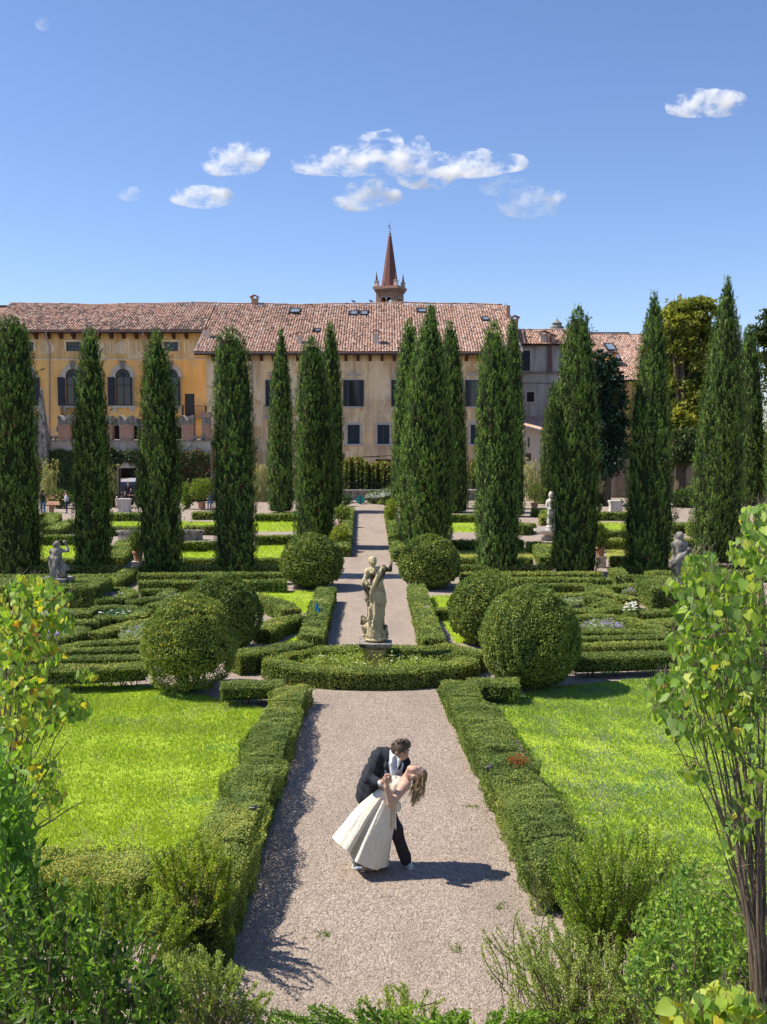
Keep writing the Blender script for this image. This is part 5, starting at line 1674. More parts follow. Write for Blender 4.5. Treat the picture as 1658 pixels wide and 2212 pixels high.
# ---- central statue
YS = 23.35
S = crop_fn(744.8, 1178.8, 7.763)
base = np.array((S(520, 2050, YS)[0], YS, 0.0))
root = thing('statue', 'weathered draped stone figure with one bent arm, on the pedestal in the oval hedge', 'statue', base)
zt = float(S(520, 1600, YS)[2])        # top of the cap stone
hw = 175 / 733 * 1.0
g = Geo().box(base[0] - hw, base[0] + hw, YS - hw, YS + hw, 0, zt - .10)
part('pedestal', g, M['pedestal'], root)
g = Geo()
g.add([(base[0] - hw, YS - hw, zt - .16), (base[0] + hw, YS - hw, zt - .16), (base[0] + hw, YS + hw, zt - .16), (base[0] - hw, YS + hw, zt - .16),
       (base[0] - hw - .13, YS - hw - .13, zt - .06), (base[0] + hw + .13, YS - hw - .13, zt - .06), (base[0] + hw + .13, YS + hw + .13, zt - .06), (base[0] - hw - .13, YS + hw + .13, zt - .06)],
      np.array([(0, 3, 2, 1), (4, 5, 6, 7), (0, 1, 5, 4), (1, 2, 6, 5), (2, 3, 7, 6), (3, 0, 4, 7)]))
g.box(base[0] - hw - .14, base[0] + hw + .14, YS - hw - .14, YS + hw + .14, zt - .06, zt)
part('cap_stone', g, M['stone2'], root)
k = 1 / 733.0
def s(cx, cy, dy=0.0): return S(cx, cy, YS + dy)
pr = [
 ('e', s(520, 1560, 0), (.27, .24, .06)), ('e', s(600, 1540, -.06), (.20, .16, .06)),
 # legs wrapped in cloth
 ('c', s(505, 1480, 0), s(500, 1150, .0), .225, .165), ('c', s(430, 1490, -.03), s(480, 1200, -.03), .13, .10), ('c', s(600, 1480, -.02), s(580, 1150, -.02), .12, .13),
 ('c', s(510, 1150, 0), s(545, 800, 0), .19, .185), ('c', s(600, 1180, -.03), s(640, 950, -.03), .07, .085), ('c', s(640, 950, -.03), s(590, 740, -.03), .085, .07),
 # torso
 ('c', s(545, 800, 0), s(520, 560, .01), .165, .125), ('c', s(500, 480, .01), s(580, 470, .01), .125, .12), ('e', s(470, 470, -.07), (.07, .06, .07)), ('e', s(565, 480, -.08), (.07, .06, .07)),
 ('c', s(395, 430, .0), s(640, 400, .02), .085, .09),
 ('c', s(490, 400, .01), s(478, 330, 0), .055, .05),
 # right arm folded to the hip, with bundled cloth
 ('c', s(392, 430, 0), s(335, 590, -.02), .062, .055), ('c', s(335, 590, -.02), s(420, 690, -.16), .05, .04), ('c', s(325, 580, -.04), s(440, 690, -.14), .035, .03), ('c', s(305, 620, -.05), s(435, 740, -.14), .03, .03), ('c', s(300, 660, -.03), s(425, 780, -.12), .035, .04), ('c', s(345, 680, 0), s(405, 800, -.04), .05, .06),
 ('c', s(370, 740, 0), s(420, 960, -.04), .06, .07), ('e', s(365, 890, 0), (.05, .06, .06)),
 # left arm, bent up, broken above the elbow's forearm
 ('c', s(650, 390, .02), s(765, 405, -.03), .068, .046), ('c', s(765, 405, -.03), s(785, 285, -.08), .044, .030),
 # scarf from the shoulder across the front
 ('c', s(650, 370, -.06), s(560, 520, -.15), .07, .05), ('c', s(560, 520, -.15), s(470, 720, -.17), .05, .055), ('c', s(470, 720, -.17), s(445, 930, -.15), .05, .03),
 ('c', s(660, 440, -.03), s(600, 640, -.13), .045, .045), ('c', s(600, 640, -.13), s(540, 900, -.15), .05, .03), ('c', s(590, 420, -.1), s(500, 600, -.16), .03, .03),
 # hanging cloth at the left thigh
 ('c', s(610, 660, -.05), s(660, 930, -.05), .07, .075), ('e', s(680, 940, -.02), (.05, .06, .04)), ('e', s(655, 1010, -.02), (.06, .07, .05)), ('e', s(620, 640, -.02), (.04, .05, .05)),
 # long folds of the skirt
 ('c', s(530, 820, -.15), s(480, 1360, -.20), .022, .03), ('c', s(590, 760, -.15), s(495, 1240, -.19), .02, .03), ('c', s(440, 1000, -.13), s(400, 1240, -.17), .025, .03), ('c', s(350, 1200, -.12), s(470, 1370, -.21), .03, .02), ('c', s(560, 1250, -.16), s(590, 1500, -.20), .025, .035), ('c', s(600, 1200, -.14), s(500, 1270, -.2), .03, .02),
 # rocks and creature at the feet
 ('e', s(320, 1260, .02), (.085, .08, .11)), ('e', s(300, 1200, .02), (.05, .05, .05)), ('e', s(350, 1400, -.02), (.09, .1, .13)), ('e', s(330, 1500, -.03), (.06, .06, .05)), ('c', s(690, 1380, 0), s(700, 1480, -.02), .05, .06), ('e', s(700, 1360, -.02), (.045, .03, .07)), ('e', s(650, 1470, -.05), (.09, .1, .1)),
 # head
 ('e', s(477, 262, .0), (.082, .095, .105)), ('e', s(487, 275, -.055), (.055, .05, .075)), ('e', s(490, 312, -.06), (.032, .032, .03)), ('e', s(492, 278, -.112), (.012, .018, .022)),
 ('e', s(465, 225, .015), (.085, .09, .06)), ('e', s(430, 265, .02), (.045, .06, .06)), ('e', s(520, 250, .02), (.03, .06, .06)), ('e', s(455, 300, .05), (.045, .05, .06)), ('e', s(480, 205, -.02), (.04, .05, .03)),
]
pr += [('-e', s(472, 268, -.098), (.014, .012, .009)), ('-e', s(506, 266, -.098), (.014, .012, .009))]
def drape(X, Y, Z):
    u = (X - base[0]) * 24 + 5.5 * np.sin((Z - zt) * 2.1) + 3.0 * (Z - zt) + 6 * (Y - YS)
    low = np.clip((zt + 1.30 - Z) / .3, 0, 1) * np.clip((Z - zt - .08) / .1, 0, 1)
    return low * (.030 * np.abs(np.sin(u)) ** .5 - .020) + .0035 * np.sin(60 * X + 31 * Z) * np.sin(44 * Z - 20 * X)
g = sgeo(pr, .0095, .022, drape)
part('figure', g, M['stone'], root, smooth=True)

# ---- left statue seen from behind
YL = 32.3
S2 = lambda cx, cy, dy=0.0: W((100 + cx * 220 / 952) / 1.544, (1760 + cy * 220 / 952) / 1.544, YL + dy)
q = S2(390, 800)
base = np.array((q[0], YL, 0.0))
root = thing('statue', 'grey stone figure at left seen from behind raising its right hand', 'statue', base)
part('plinth', Geo().box(q[0] - .42, q[0] + .42, YL - .42, YL + .42, 0, .86), M['stone2'], root)
s = S2
pr = [
 ('e', s(395, 235), (.105, .11, .115)), ('e', s(372, 262, -.02), (.08, .08, .09)), ('c', s(350, 250, -.03), s(350, 295, -.03), .04, .02), ('c', s(395, 290), s(395, 320), .06, .07),
 ('c', s(330, 345), s(450, 335), .095, .085), ('c', s(390, 350, 0), s(400, 450, 0), .17, .15),
 ('c', s(450, 335), s(548, 330), .062, .052), ('c', s(548, 330), s(530, 235, .05), .05, .04), ('e', s(510, 212, .05), (.055, .05, .06)), ('c', s(495, 205, .05), s(488, 185, .05), .018, .012), ('c', s(520, 200, .05), s(522, 180, .05), .018, .012),
 ('c', s(325, 350), s(318, 430, -.06), .07, .06),
 ('c', s(395, 450), s(400, 640), .16, .15), ('c', s(400, 640), s(395, 810), .16, .17), ('c', s(350, 600), s(345, 810), .09, .1), ('c', s(455, 640), s(455, 790), .09, .08),
 # cloak
 ('c', s(310, 420, -.06), s(440, 460, -.12), .06, .07), ('c', s(300, 440, -.06), s(330, 690, -.08), .075, .09), ('c', s(330, 440, -.13), s(430, 640, -.17), .055, .07), ('c', s(390, 440, -.13), s(540, 600, -.10), .06, .065), ('c', s(440, 470, -.1), s(575, 600, -.03), .06, .05), ('c', s(430, 560, -.15), s(520, 680, -.12), .06, .06), ('c', s(460, 690, -.1), s(530, 695, -.05), .055, .05),
 ('c', s(320, 520, -.12), s(420, 740, -.17), .03, .03), ('c', s(360, 480, -.16), s(470, 640, -.17), .022, .02), ('c', s(300, 520, -.1), s(370, 760, -.15), .028, .03),
 ('e', s(395, 815), (.2, .17, .05)),
]
part('figure', sgeo(pr, .018, .035, fold(.008, 20, -9, 0, .004, 34)), M['stone2'], root, smooth=True)

# ---- right statue seen from behind
YR2 = 31.9
s = lambda cx, cy, dy=0.0: W((2180 + cx * 260 / 952) / 1.544, (1740 + cy * 260 / 952) / 1.544, YR2 + dy)
q = s(360, 790)
base = np.array((q[0], YR2, 0.0))
root = thing('statue', 'grey stone figure at right seen from behind with cloth slung round its hips', 'statue', base)
part('plinth', Geo().box(q[0] - .45, q[0] + .45, YR2 - .45, YR2 + .45, 0, .70), M['stone2'], root)
pr = [
 ('e', s(322, 172), (.135, .135, .135)), ('e', s(318, 195), (.11, .11, .09)), ('c', s(325, 210), s(325, 245), .08, .09),
 ('c', s(270, 275), s(375, 270), .12, .115), ('c', s(315, 290), s(300, 380), .20, .155), ('c', s(300, 380), s(310, 470), .155, .2),
 ('c', s(258, 275), s(256, 360, -.02), .085, .07), ('c', s(390, 280), s(430, 370, -.06), .085, .075), ('c', s(430, 370, -.06), s(440, 330, .1), .07, .05),
 ('c', s(310, 470), s(330, 620), .22, .22), ('c', s(330, 620), s(355, 790), .21, .2), ('c', s(300, 640), s(315, 780), .12, .12), ('c', s(420, 600), s(430, 740), .12, .1),
 # slung cloth
 ('c', s(440, 345, -.12), s(330, 440, -.20), .10, .10), ('c', s(330, 440, -.20), s(235, 530, -.12), .10, .13), ('c', s(235, 530, -.12), s(250, 600, -.05), .12, .09), ('c', s(455, 420, -.1), s(390, 520, -.16), .09, .08), ('c', s(440, 480, -.1), s(410, 680, -.14), .08, .07), ('c', s(430, 400, -.14), s(270, 520, -.22), .05, .05),
 ('c', s(340, 540, -.2), s(350, 780, -.2), .035, .045), ('c', s(300, 560, -.2), s(300, 740, -.17), .03, .035), ('c', s(390, 540, -.17), s(440, 720, -.12), .035, .05), ('e', s(430, 730, -.06), (.12, .12, .08)), ('e', s(360, 800), (.24, .2, .06)),
]
part('figure', sgeo(pr, .02, .045, fold(.009, 16, 8, 0, .005, 28)), M['stone2'], root, smooth=True)

# ---- fountain with a small statue at the right
Yf = float(G(1170, 1166)[1])
s = lambda cx, cy, dy=0.0: W(1114 + cx / 6.096, 939.1 + cy / 6.096, Yf + dy)
q = s(470, 1380); base = np.array((q[0], Yf, 0.0))
root = thing('fountain', 'pale stone fountain with a wide shallow bowl and a slender statue, half behind a cypress', 'fountain', base)
zb = float(s(470, 1250)[2]); R = 232 / 6.096 * Yf / F
g = Geo().lathe([(.45, 0), (.5, .12), (.25, .22), (.2, zb - .42), (.34, zb - .3), (R * .72, zb - .16), (R, zb - .05), (R * 1.02, zb + .02), (R * .95, zb + .02), (R * .8, zb - .1), (.3, zb - .16), (.28, zb + .1), (.02, zb + .12)], (base[0], Yf, 0), 28)
part('bowl', g, M['stone3'], root, smooth=False)
part('water', Geo().lathe([(R * .9, zb - .045), (.1, zb - .044)], (base[0], Yf, 0), 28), M['skylight'], root)
pr = [('e', s(470, 790), (.14, .15, .18)), ('c', s(470, 830), s(470, 850), .08, .09), ('c', s(440, 880), s(520, 880), .11, .11), ('c', s(475, 890), s(475, 1000), .2, .17), ('c', s(420, 880), s(405, 950, -.08), .08, .07), ('c', s(405, 950, -.08), s(440, 985, -.2), .065, .055), ('c', s(475, 1000), s(470, 1200), .21, .17), ('c', s(440, 1010, -.1), s(435, 1160, -.08), .09, .08), ('c', s(450, 1000, -.2), s(450, 1160, -.14), .05, .06), ('e', s(470, 1215), (.3, .28, .09))]
part('figure', sgeo(pr, .03, .05, fold(.012, 14, 6)), M['stone3'], root, smooth=True)

# ---- quatrefoil basin at the left
def basin(label, px0, px1, pyb, hgt):
    a = G(px0, pyb); c = G(px1, pyb); Y = a[1] + .9
    xm = (a[0] + c[0]) / 2; R = (c[0] - a[0]) / 2
    th = np.linspace(0, 2 * math.pi, 49)[:-1]
    rr = R * (.86 + .14 * np.cos(4 * th))
    g = Geo()
    n = len(th)
    for (ro, z0_, ri, z1_) in ((1.0, 0, 1.0, hgt * .75), (1.0, hgt * .75, 1.05, hgt * .8), (1.05, hgt * .8, 1.05, hgt), (1.05, hgt, .9, hgt), (.9, hgt, .9, hgt * .3)):
        V = np.concatenate([np.stack([xm + rr * ro * np.cos(th), Y + rr * ro * .42 * np.sin(th), np.full(n, z0_)], -1), np.stack([xm + rr * ri * np.cos(th), Y + rr * ri * .42 * np.sin(th), np.full(n, z1_)], -1)])
        g.add(V, np.array([(i, (i + 1) % n, n + (i + 1) % n, n + i) for i in range(n)]))
    root = thing('fountain_basin', label, 'fountain', (xm, Y, 0))
    part('rim', g, M['stone2'], root)
    part('water', Geo().add(np.stack([xm + rr * .9 * np.cos(th), Y + rr * .38 * np.sin(th), np.full(n, hgt * .6)], -1), [tuple(range(n))]), M['skylight'], root)
basin('low lobed stone fountain basin behind the third cypress', 246, 432, 1170, .5)

# ================================================================== people
def SK(c): return mat_plain('skin', c, tuple(q * .85 for q in c), 12, .55, .03, .35)
M['skin'] = SK((.52, .30, .20)); M['skin2'] = SK((.58, .36, .26))
def cloth(name, c, bmp=.15): return mat_plain(name, c, tuple(q * .8 for q in c), 25, .85, bmp, .1)

def visitor(label, px, py, hpx, top, legs, hair, hat=None, facing=0.0, pose='stand', skirt=False, arms='down', phone=False, child=False):
    b0 = G(px, py); Y = b0[1]
    Hh = hpx * Y / F
    k = Hh / 1.7
    root = thing('person', label, 'person', b0)
    ca, sa = math.cos(facing), math.sin(facing)
    def p(x, y, z):
        x, y, z = x * k, y * k, z * k
        return b0 + np.array((x * ca - y * sa, x * sa + y * ca, z))
    h = .016 * max(k, .8)
    hs = 1.25 if child else 1.0
    sit = pose == 'sit'
    hz = .50 if sit else .88
    dz = hz - .88
    hip = [p(-.09, 0, hz), p(.09, 0, hz)]
    if sit:
        knee = [p(-.1, -.42, .5), p(.1, -.42, .5)]; ank = [p(-.1, -.44, .08), p(.1, -.44, .08)]
    else:
        knee = [p(-.1, -.03, .48), p(.1, -.01, .48)]; ank = [p(-.11, .02, .08), p(.11, 0, .08)]
    neck = p(0, 0 - (.1 if sit else 0), 1.42 + dz); head = p(0, -.02 - (.16 if sit else 0), 1.57 + dz)
    sh = [p(-.19, -.06 if sit else 0, 1.36 + dz), p(.19, -.06 if sit else 0, 1.36 + dz)]
    if arms == 'down': el = [p(-.25, .03, 1.08 + dz), p(.25, .03, 1.08 + dz)]; ha = [p(-.24, -.08, .84 + dz), p(.24, -.08, .84 + dz)]
    elif arms == 'up': el = [p(-.30, -.1, 1.22 + dz), p(.30, -.1, 1.22 + dz)]; ha = [p(-.07, -.2, 1.5 + dz), p(.07, -.2, 1.5 + dz)]
    else: el = [p(-.26, -.02, 1.1 + dz), p(.26, -.02, 1.1 + dz)]; ha = [p(-.08, -.28, 1.1 + dz), p(.08, -.28, 1.1 + dz)]
    m = lambda a, b, t: a * (1 - t) + b * t
    kk = lambda v: v * k
    body = [('c', neck, head, kk(.055), kk(.05)), ('e', head, (kk(.078) * hs, kk(.09) * hs, kk(.115) * hs)), ('e', head + (p(0, -.09, -.01) - b0), (kk(.014), kk(.02), kk(.018)))]
    body.append(('e', p(0, -.06, 1.42 + dz) * 0 + head + (p(0, -.045, -.07) - b0), (kk(.045) * hs, kk(.045) * hs, kk(.045) * hs)))
    for i in (0, 1):
        body += [('c', sh[i], el[i], kk(.045), kk(.038)), ('c', el[i], ha[i], kk(.038), kk(.027)), ('e', ha[i], (kk(.04), kk(.04), kk(.05)))]
        for f in range(4):
            d = np.array(((f - 1.5) * .017, -.01, -.06)) * k if arms == 'down' else np.array(((f - 1.5) * .012, -.05, .02 * (f - 1.5))) * k
            body.append(('c', ha[i], ha[i] + d, kk(.011), kk(.008)))
        body += [('c', knee[i], ank[i], kk(.05), kk(.035)), ('c', hip[i], knee[i], kk(.05), kk(.05)), ('c', neck, hip[i], kk(.05), kk(.06))]
    part('body', sgeo(body, h * .8, kk(.02)), M['skin'], root, smooth=True)
    tp = [('c', m(hip[0], hip[1], .5) + (p(0, 0, .06) - b0), m(sh[0], sh[1], .5) - (p(0, 0, .12) - b0), kk(.145), kk(.16)), ('c', sh[0], sh[1], kk(.075), kk(.075))]
    for i in (0, 1): tp.append(('c', sh[i], m(sh[i], el[i], .8), kk(.068), kk(.058)))
    part('shirt', sgeo(tp, h, kk(.05)), cloth('shirt_cloth', top), root, smooth=True)
    lg = [('c', hip[0], hip[1], kk(.12), kk(.12))]
    if skirt:
        lg += [('c', m(hip[0], hip[1], .5), m(knee[0], knee[1], .5), kk(.15), kk(.2))]
    else:
        for i in (0, 1): lg += [('c', hip[i], knee[i], kk(.09), kk(.065)), ('c', knee[i], ank[i], kk(.065), kk(.05))]
    part('skirt' if skirt else 'trousers', sgeo(lg, h, kk(.03)), cloth('leg_cloth', legs), root, smooth=True)
    for i in (0, 1):
        part('shoe', sgeo([('c', ank[i] - (p(0, -.02, .035) - b0), ank[i] + (p(0, -.15, -.045) - b0), kk(.04), kk(.033))], h, .01), M['metal'], root, smooth=True)
    up = p(0, .02, .04) - b0
    hr = [('e', head + up, (kk(.088) * hs, kk(.098) * hs, kk(.1) * hs)), ('-e', head + (p(0, -.09, -.05) - b0), (kk(.07), kk(.06), kk(.1)))]
    part('hair', sgeo(hr, h * .8, .012), cloth('hair', hair), root, smooth=True)
    if hat:
        g = sgeo([('e', head + (p(0, 0, .07) - b0), (kk(.1) * hs, kk(.11) * hs, kk(.075) * hs)), ('e', head + (p(0, -.07, .05) - b0), (kk(.09) * hs, kk(.11) * hs, kk(.018)))], h * .8, .015)
        part('cap', g, cloth('cap_cloth', hat), root, smooth=True)
    if phone:
        c = m(ha[0], ha[1], .5) + (p(0, -.04, .03) - b0)
        part('camera', Geo().box(c[0] - .07 * k, c[0] + .07 * k, c[1] - .04 * k, c[1] + .04 * k, c[2] - .05 * k, c[2] + .05 * k), M['metal'], root)
    return root

def sgn(v): return v
visitor('person in dark t-shirt and jeans holding a camera to the face, at far left', 94, 1112, 53, (.02, .02, .03), (.10, .20, .34), (.02, .015, .012), hat=(.015, .015, .015), arms='up', phone=True)
visitor('person in pale shirt and navy trousers standing behind the left hedges', 145, 1109, 47, (.50, .56, .60), (.03, .04, .10), (.05, .03, .02), facing=-1.2, arms='front')
visitor('tall person in dark shirt standing in the gate of the ivy wall', 279, 1094, 52, (.02, .018, .03), (.03, .03, .035), (.16, .12, .09), arms='down')
visitor('person with long dark hair in dark dress, before the tall one at the gate', 285, 1099, 46, (.025, .015, .03), (.02, .02, .025), (.03, .015, .01), arms='front', skirt=True, facing=-.5)
visitor('small child in pink dress and white hat left of the stone altar', 254, 1099, 27, (.60, .40, .40), (.60, .42, .42), (.3, .2, .12), hat=(.75, .73, .74), skirt=True, child=True)
visitor('small child in dark cap peeking over the stone altar', 265, 1097, 29, (.10, .10, .12), (.1, .1, .12), (.05, .03, .02), hat=(.02, .02, .025), child=True)
visitor('person in blue shirt and jeans sitting on a bench behind the big lemon pot', 455, 1098, 48, (.06, .10, .34), (.16, .26, .44), (.04, .025, .02), pose='sit', arms='front')
# ================================================================== the dancing couple
C = crop_fn(680.05, 1554.4, 4.2665)
YM = float(G(820, 1873)[1]); YW = float(G(790, 1881)[1])
px_m = 1.0 / (F / YM * 4.2665)           # metres per crop pixel
def cm(cx, cy, dy=0.0): return C(cx, cy, YM + dy)
def cw(cx, cy, dy=0.0): return C(cx, cy, YW + dy)
h1 = .011

# ---------------- man
foot = G(829, 1874)
man = thing('person', 'dark-haired man in black suit and open white shirt dipping his dance partner', 'person', (cm(640, 1350)[0], YM, 0))
head = cm(797, 262, -.12)
nk0, nk1 = cm(735, 395, -.02), cm(775, 300, -.09)
pr = [('c', nk0, nk1, .062, .058), ('e', head, (.082, .092, .095)), ('e', cm(826, 310, -.15), (.056, .062, .068)), ('e', cm(812, 348, -.16), (.040, .042, .032)), ('e', cm(803, 362, -.165), (.024, .024, .018)),
      ('c', cm(848, 300, -.195), cm(854, 330, -.20), .009, .015), ('e', cm(856, 283, -.17), (.030, .030, .016)), ('e', cm(756, 305, -.165), (.016, .014, .030)), ('e', cm(834, 348, -.185), (.017, .014, .008)),
      ('c', cm(715, 400, -.05), cm(740, 470, -.06), .08, .06)]
# his right hand clasping hers, five fingers
hand_c = cm(655, 556, -.36)
pr2 = [('c', cm(612, 585, -.32), cm(640, 565, -.35), .030, .034), ('e', hand_c, (.042, .030, .042))]
for i, (a, b, c_) in enumerate((((648, 528), (688, 512), (706, 528)), ((650, 545), (695, 532), (708, 548)), ((648, 562), (692, 552), (702, 566)), ((644, 578), (682, 572), (692, 584)))):
    pr2 += [('c', cm(*a, -.375), cm(*b, -.405), .0125, .0115), ('c', cm(*b, -.405), cm(*c_, -.39), .0112, .009)]
pr2 += [('c', cm(636, 545, -.37), cm(655, 512, -.40), .014, .0125), ('c', cm(655, 512, -.40), cm(684, 503, -.405), .0122, .0095)]
# his left hand under her back
pr3 = [('e', cm(735, 690, .16), (.05, .04, .045))] + [('c', cm(730, 680 + 14 * i, .14), cm(690, 684 + 16 * i, .09), .012, .009) for i in range(4)] + [('c', cm(740, 670, .14), cm(715, 655, .1), .013, .01)]
part('body', sgeo(pr, .0085, .018), M['skin'], man, smooth=True)
part('hand', sgeo(pr2, .0075, .012), M['skin'], man, smooth=True)
part('hand', sgeo(pr3, .0075, .012), M['skin'], man, smooth=True)
# face details
for cx, cy, ey in ((832, 312, -.209), (851, 306, -.197)):
    part('eye', sgeo([('e', cm(cx, cy, ey), (.0085, .006, .0055))], .003, .002), M['dark'], man, smooth=True)
    part('eyebrow', sgeo([('c', cm(cx - 8, cy - 13, ey), cm(cx + 6, cy - 12, ey + .003), .005, .004)], .0025, .002), M['dark'], man, smooth=True)
part('mouth', sgeo([('c', cm(815, 349, -.203), cm(834, 344, -.196), .0055, .0045)], .003, .002), mat_plain('lip', (.42, .17, .13), None, 8, .5, 0), man, smooth=True)
M['hair1'] = mat_plain('dark_hair', (.045, .028, .018), (.10, .065, .04), 40, .5, .5, .4, 0, .01)
rh = np.random.RandomState(3)
hp = [('e', cm(795, 232, -.10), (.100, .100, .072)), ('e', cm(765, 262, -.07), (.072, .085, .075)), ('e', cm(835, 220, -.12), (.07, .075, .055)), ('e', cm(868, 240, -.13), (.030, .045, .028)), ('e', cm(742, 285, -.05), (.045, .065, .055)), ('e', cm(748, 318, -.06), (.03, .05, .03)), ('c', cm(772, 270, -.16), cm(774, 305, -.165), .020, .012), ('e', cm(748, 262, -.06), (.065, .085, .085)), ('e', cm(768, 268, -.13), (.05, .055, .045))]
for i in range(46):
    a = rh.rand() * 6.28; q = rh.rand() ** .5
    c0 = cm(800 + 78 * q * math.cos(a), 228 + 42 * q * math.sin(a) - 18 * (1 - q * q), -.12 - .08 * (1 - q))
    hp.append(('c', c0, c0 + np.array((rh.normal() * .018 + .012, -.012, rh.normal() * .010 + .008)), .013, .009))
hp += [('e', head, (.091, .104, .104)), ('-e', cm(842, 338, -.17), (.094, .13, .082)), ('-e', cm(757, 308, -.20), (.022, .05, .034))]
part('hair', sgeo(hp, .007, .010), M['hair1'], man, smooth=True)
# shirt, open at the neck
M['linen'] = cloth('white_linen', (.66, .66, .66))
ps = [('c', cm(716, 345, -.02), cm(742, 360, -.10), .070, .062), ('c', cm(708, 400, -.04), cm(700, 540, -.06), .10, .115), ('c', cm(760, 420, -.04), cm(705, 545, -.05), .085, .11),
      ('c', cm(708, 290, -.06), cm(712, 400, -.16), .022, .030), ('c', cm(712, 400, -.16), cm(715, 500, -.175), .030, .03), ('c', cm(783, 372, -.14), cm(730, 480, -.17), .026, .03), ('-e', cm(745, 385, -.18), (.034, .06, .10))]
part('shirt', sgeo(ps, .009, .016), M['linen'], man, smooth=True)
# jacket
M['suit'] = cloth('black_wool', (.036, .038, .046), .3); M['suit2'] = cloth('dark_trousers', (.05, .04, .044), .3)
pj = [('c', cm(600, 345, 0), cm(660, 330, .02), .098, .09), ('c', cm(600, 355, .02), cm(560, 520, .03), .125, .155), ('c', cm(560, 520, .03), cm(500, 690, .04), .165, .165), ('c', cm(650, 350, .02), cm(630, 560, .02), .13, .16),
      ('c', cm(795, 420, .06), cm(690, 600, .06), .125, .15), ('c', cm(700, 365, .07), cm(800, 400, .07), .095, .10), ('c', cm(650, 560, .04), cm(590, 700, .05), .15, .15),
      ('c', cm(440, 610, .05), cm(430, 690, .04), .06, .045), ('c', cm(470, 640, .0), cm(440, 715, -.02), .06, .04),
      # right sleeve, bent across
      ('c', cm(575, 355, -.06), cm(500, 540, -.18), .078, .066), ('c', cm(500, 540, -.18), cm(595, 577, -.30), .064, .050), ('e', cm(492, 545, -.17), (.062, .062, .062)), ('c', cm(470, 540, -.16), cm(560, 590, -.26), .04, .036),
      # left sleeve reaching round her back
      ('c', cm(815, 410, .06), cm(845, 500, .12), .078, .066), ('c', cm(845, 500, .12), cm(750, 660, .17), .062, .048),
      # lapels
      ('c', cm(690, 300, -.05), cm(668, 430, -.150), .018, .022), ('c', cm(668, 430, -.150), cm(676, 500, -.170), .022, .018), ('c', cm(800, 380, -.08), cm(745, 500, -.14), .02, .022),
      # cut away the front opening
      ('-e', cm(722, 420, -.20), (.075, .10, .20), rotm('Y', -.25))]
part('jacket', sgeo(pj, .0105, .035, fold(.006, 40, 55, 0, .004, 60)), M['suit'], man, smooth=True)
part('cuff', sgeo([('c', cm(600, 581, -.305), cm(616, 584, -.322), .046, .042)], .008, .008), M['linen'], man, smooth=True)
for i in range(4):
    part('button', sgeo([('e', cm(566 + 9 * i, 588 + 4 * i, -.335), (.007, .006, .007))], .003, .002), M['dark'], man, smooth=True)
# trousers and shoes
an_l = cm(838, 1290, .0); an_r = cm(425, 1290, .05)
pt = [('c', cm(520, 720, .04), cm(620, 720, .06), .14, .14), ('c', cm(640, 760, .05), cm(745, 1010, .0), .115, .088), ('c', cm(745, 1010, .0), an_l, .086, .064), ('c', cm(838, 1262, -.01), cm(842, 1288, -.01), .068, .066),
      ('c', cm(520, 760, .06), cm(480, 1030, .12), .115, .09), ('c', cm(480, 1030, .12), an_r, .085, .062)]
part('trousers', sgeo(pt, .011, .03, fold(.004, 30, 30, .4, .003, 48)), M['suit2'], man, smooth=True)
M['shoe'] = mat_plain('white_leather', (.66, .68, .66), (.56, .59, .58), 10, .5, .1, .4)
def shoe(parent, heel, toe, w=.042):
    d = nrm(toe - heel)
    g = sgeo([('c', heel + (0, 0, .045), heel + (0, 0, .085), w, w * .95), ('c', heel + (0, 0, .04), toe + (0, 0, .032), w, w * .86), ('c', heel + d * .1 + (0, 0, .07), toe - d * .05 + (0, 0, .045), w * .8, w * .6)], .007, .02)
    for V in g.V: V[:, 2] = np.maximum(V[:, 2], .008)
    s_ = part('shoe', g, M['shoe'], parent, smooth=True)
    g2 = sgeo([('c', heel, toe, w * 1.05, w * .95)], .007, .01)
    for V in g2.V: V[:, 2] = np.clip(V[:, 2], .0, .022)
    part('sole', g2, M['white'], s_)
    return s_
a = G(680.05 + 846 / 4.2665, 1872.0); b = G(680.05 + 885 / 4.2665, 1873.5)
shoe(man, a + np.array((0, .10, 0)), b + np.array((0.0, -.04, 0)))
a = G(680.05 + 432 / 4.2665, 1869.0); b = G(680.05 + 392 / 4.2665, 1872.0)
shoe(man, a, b + np.array((-.03, -.03, 0)))

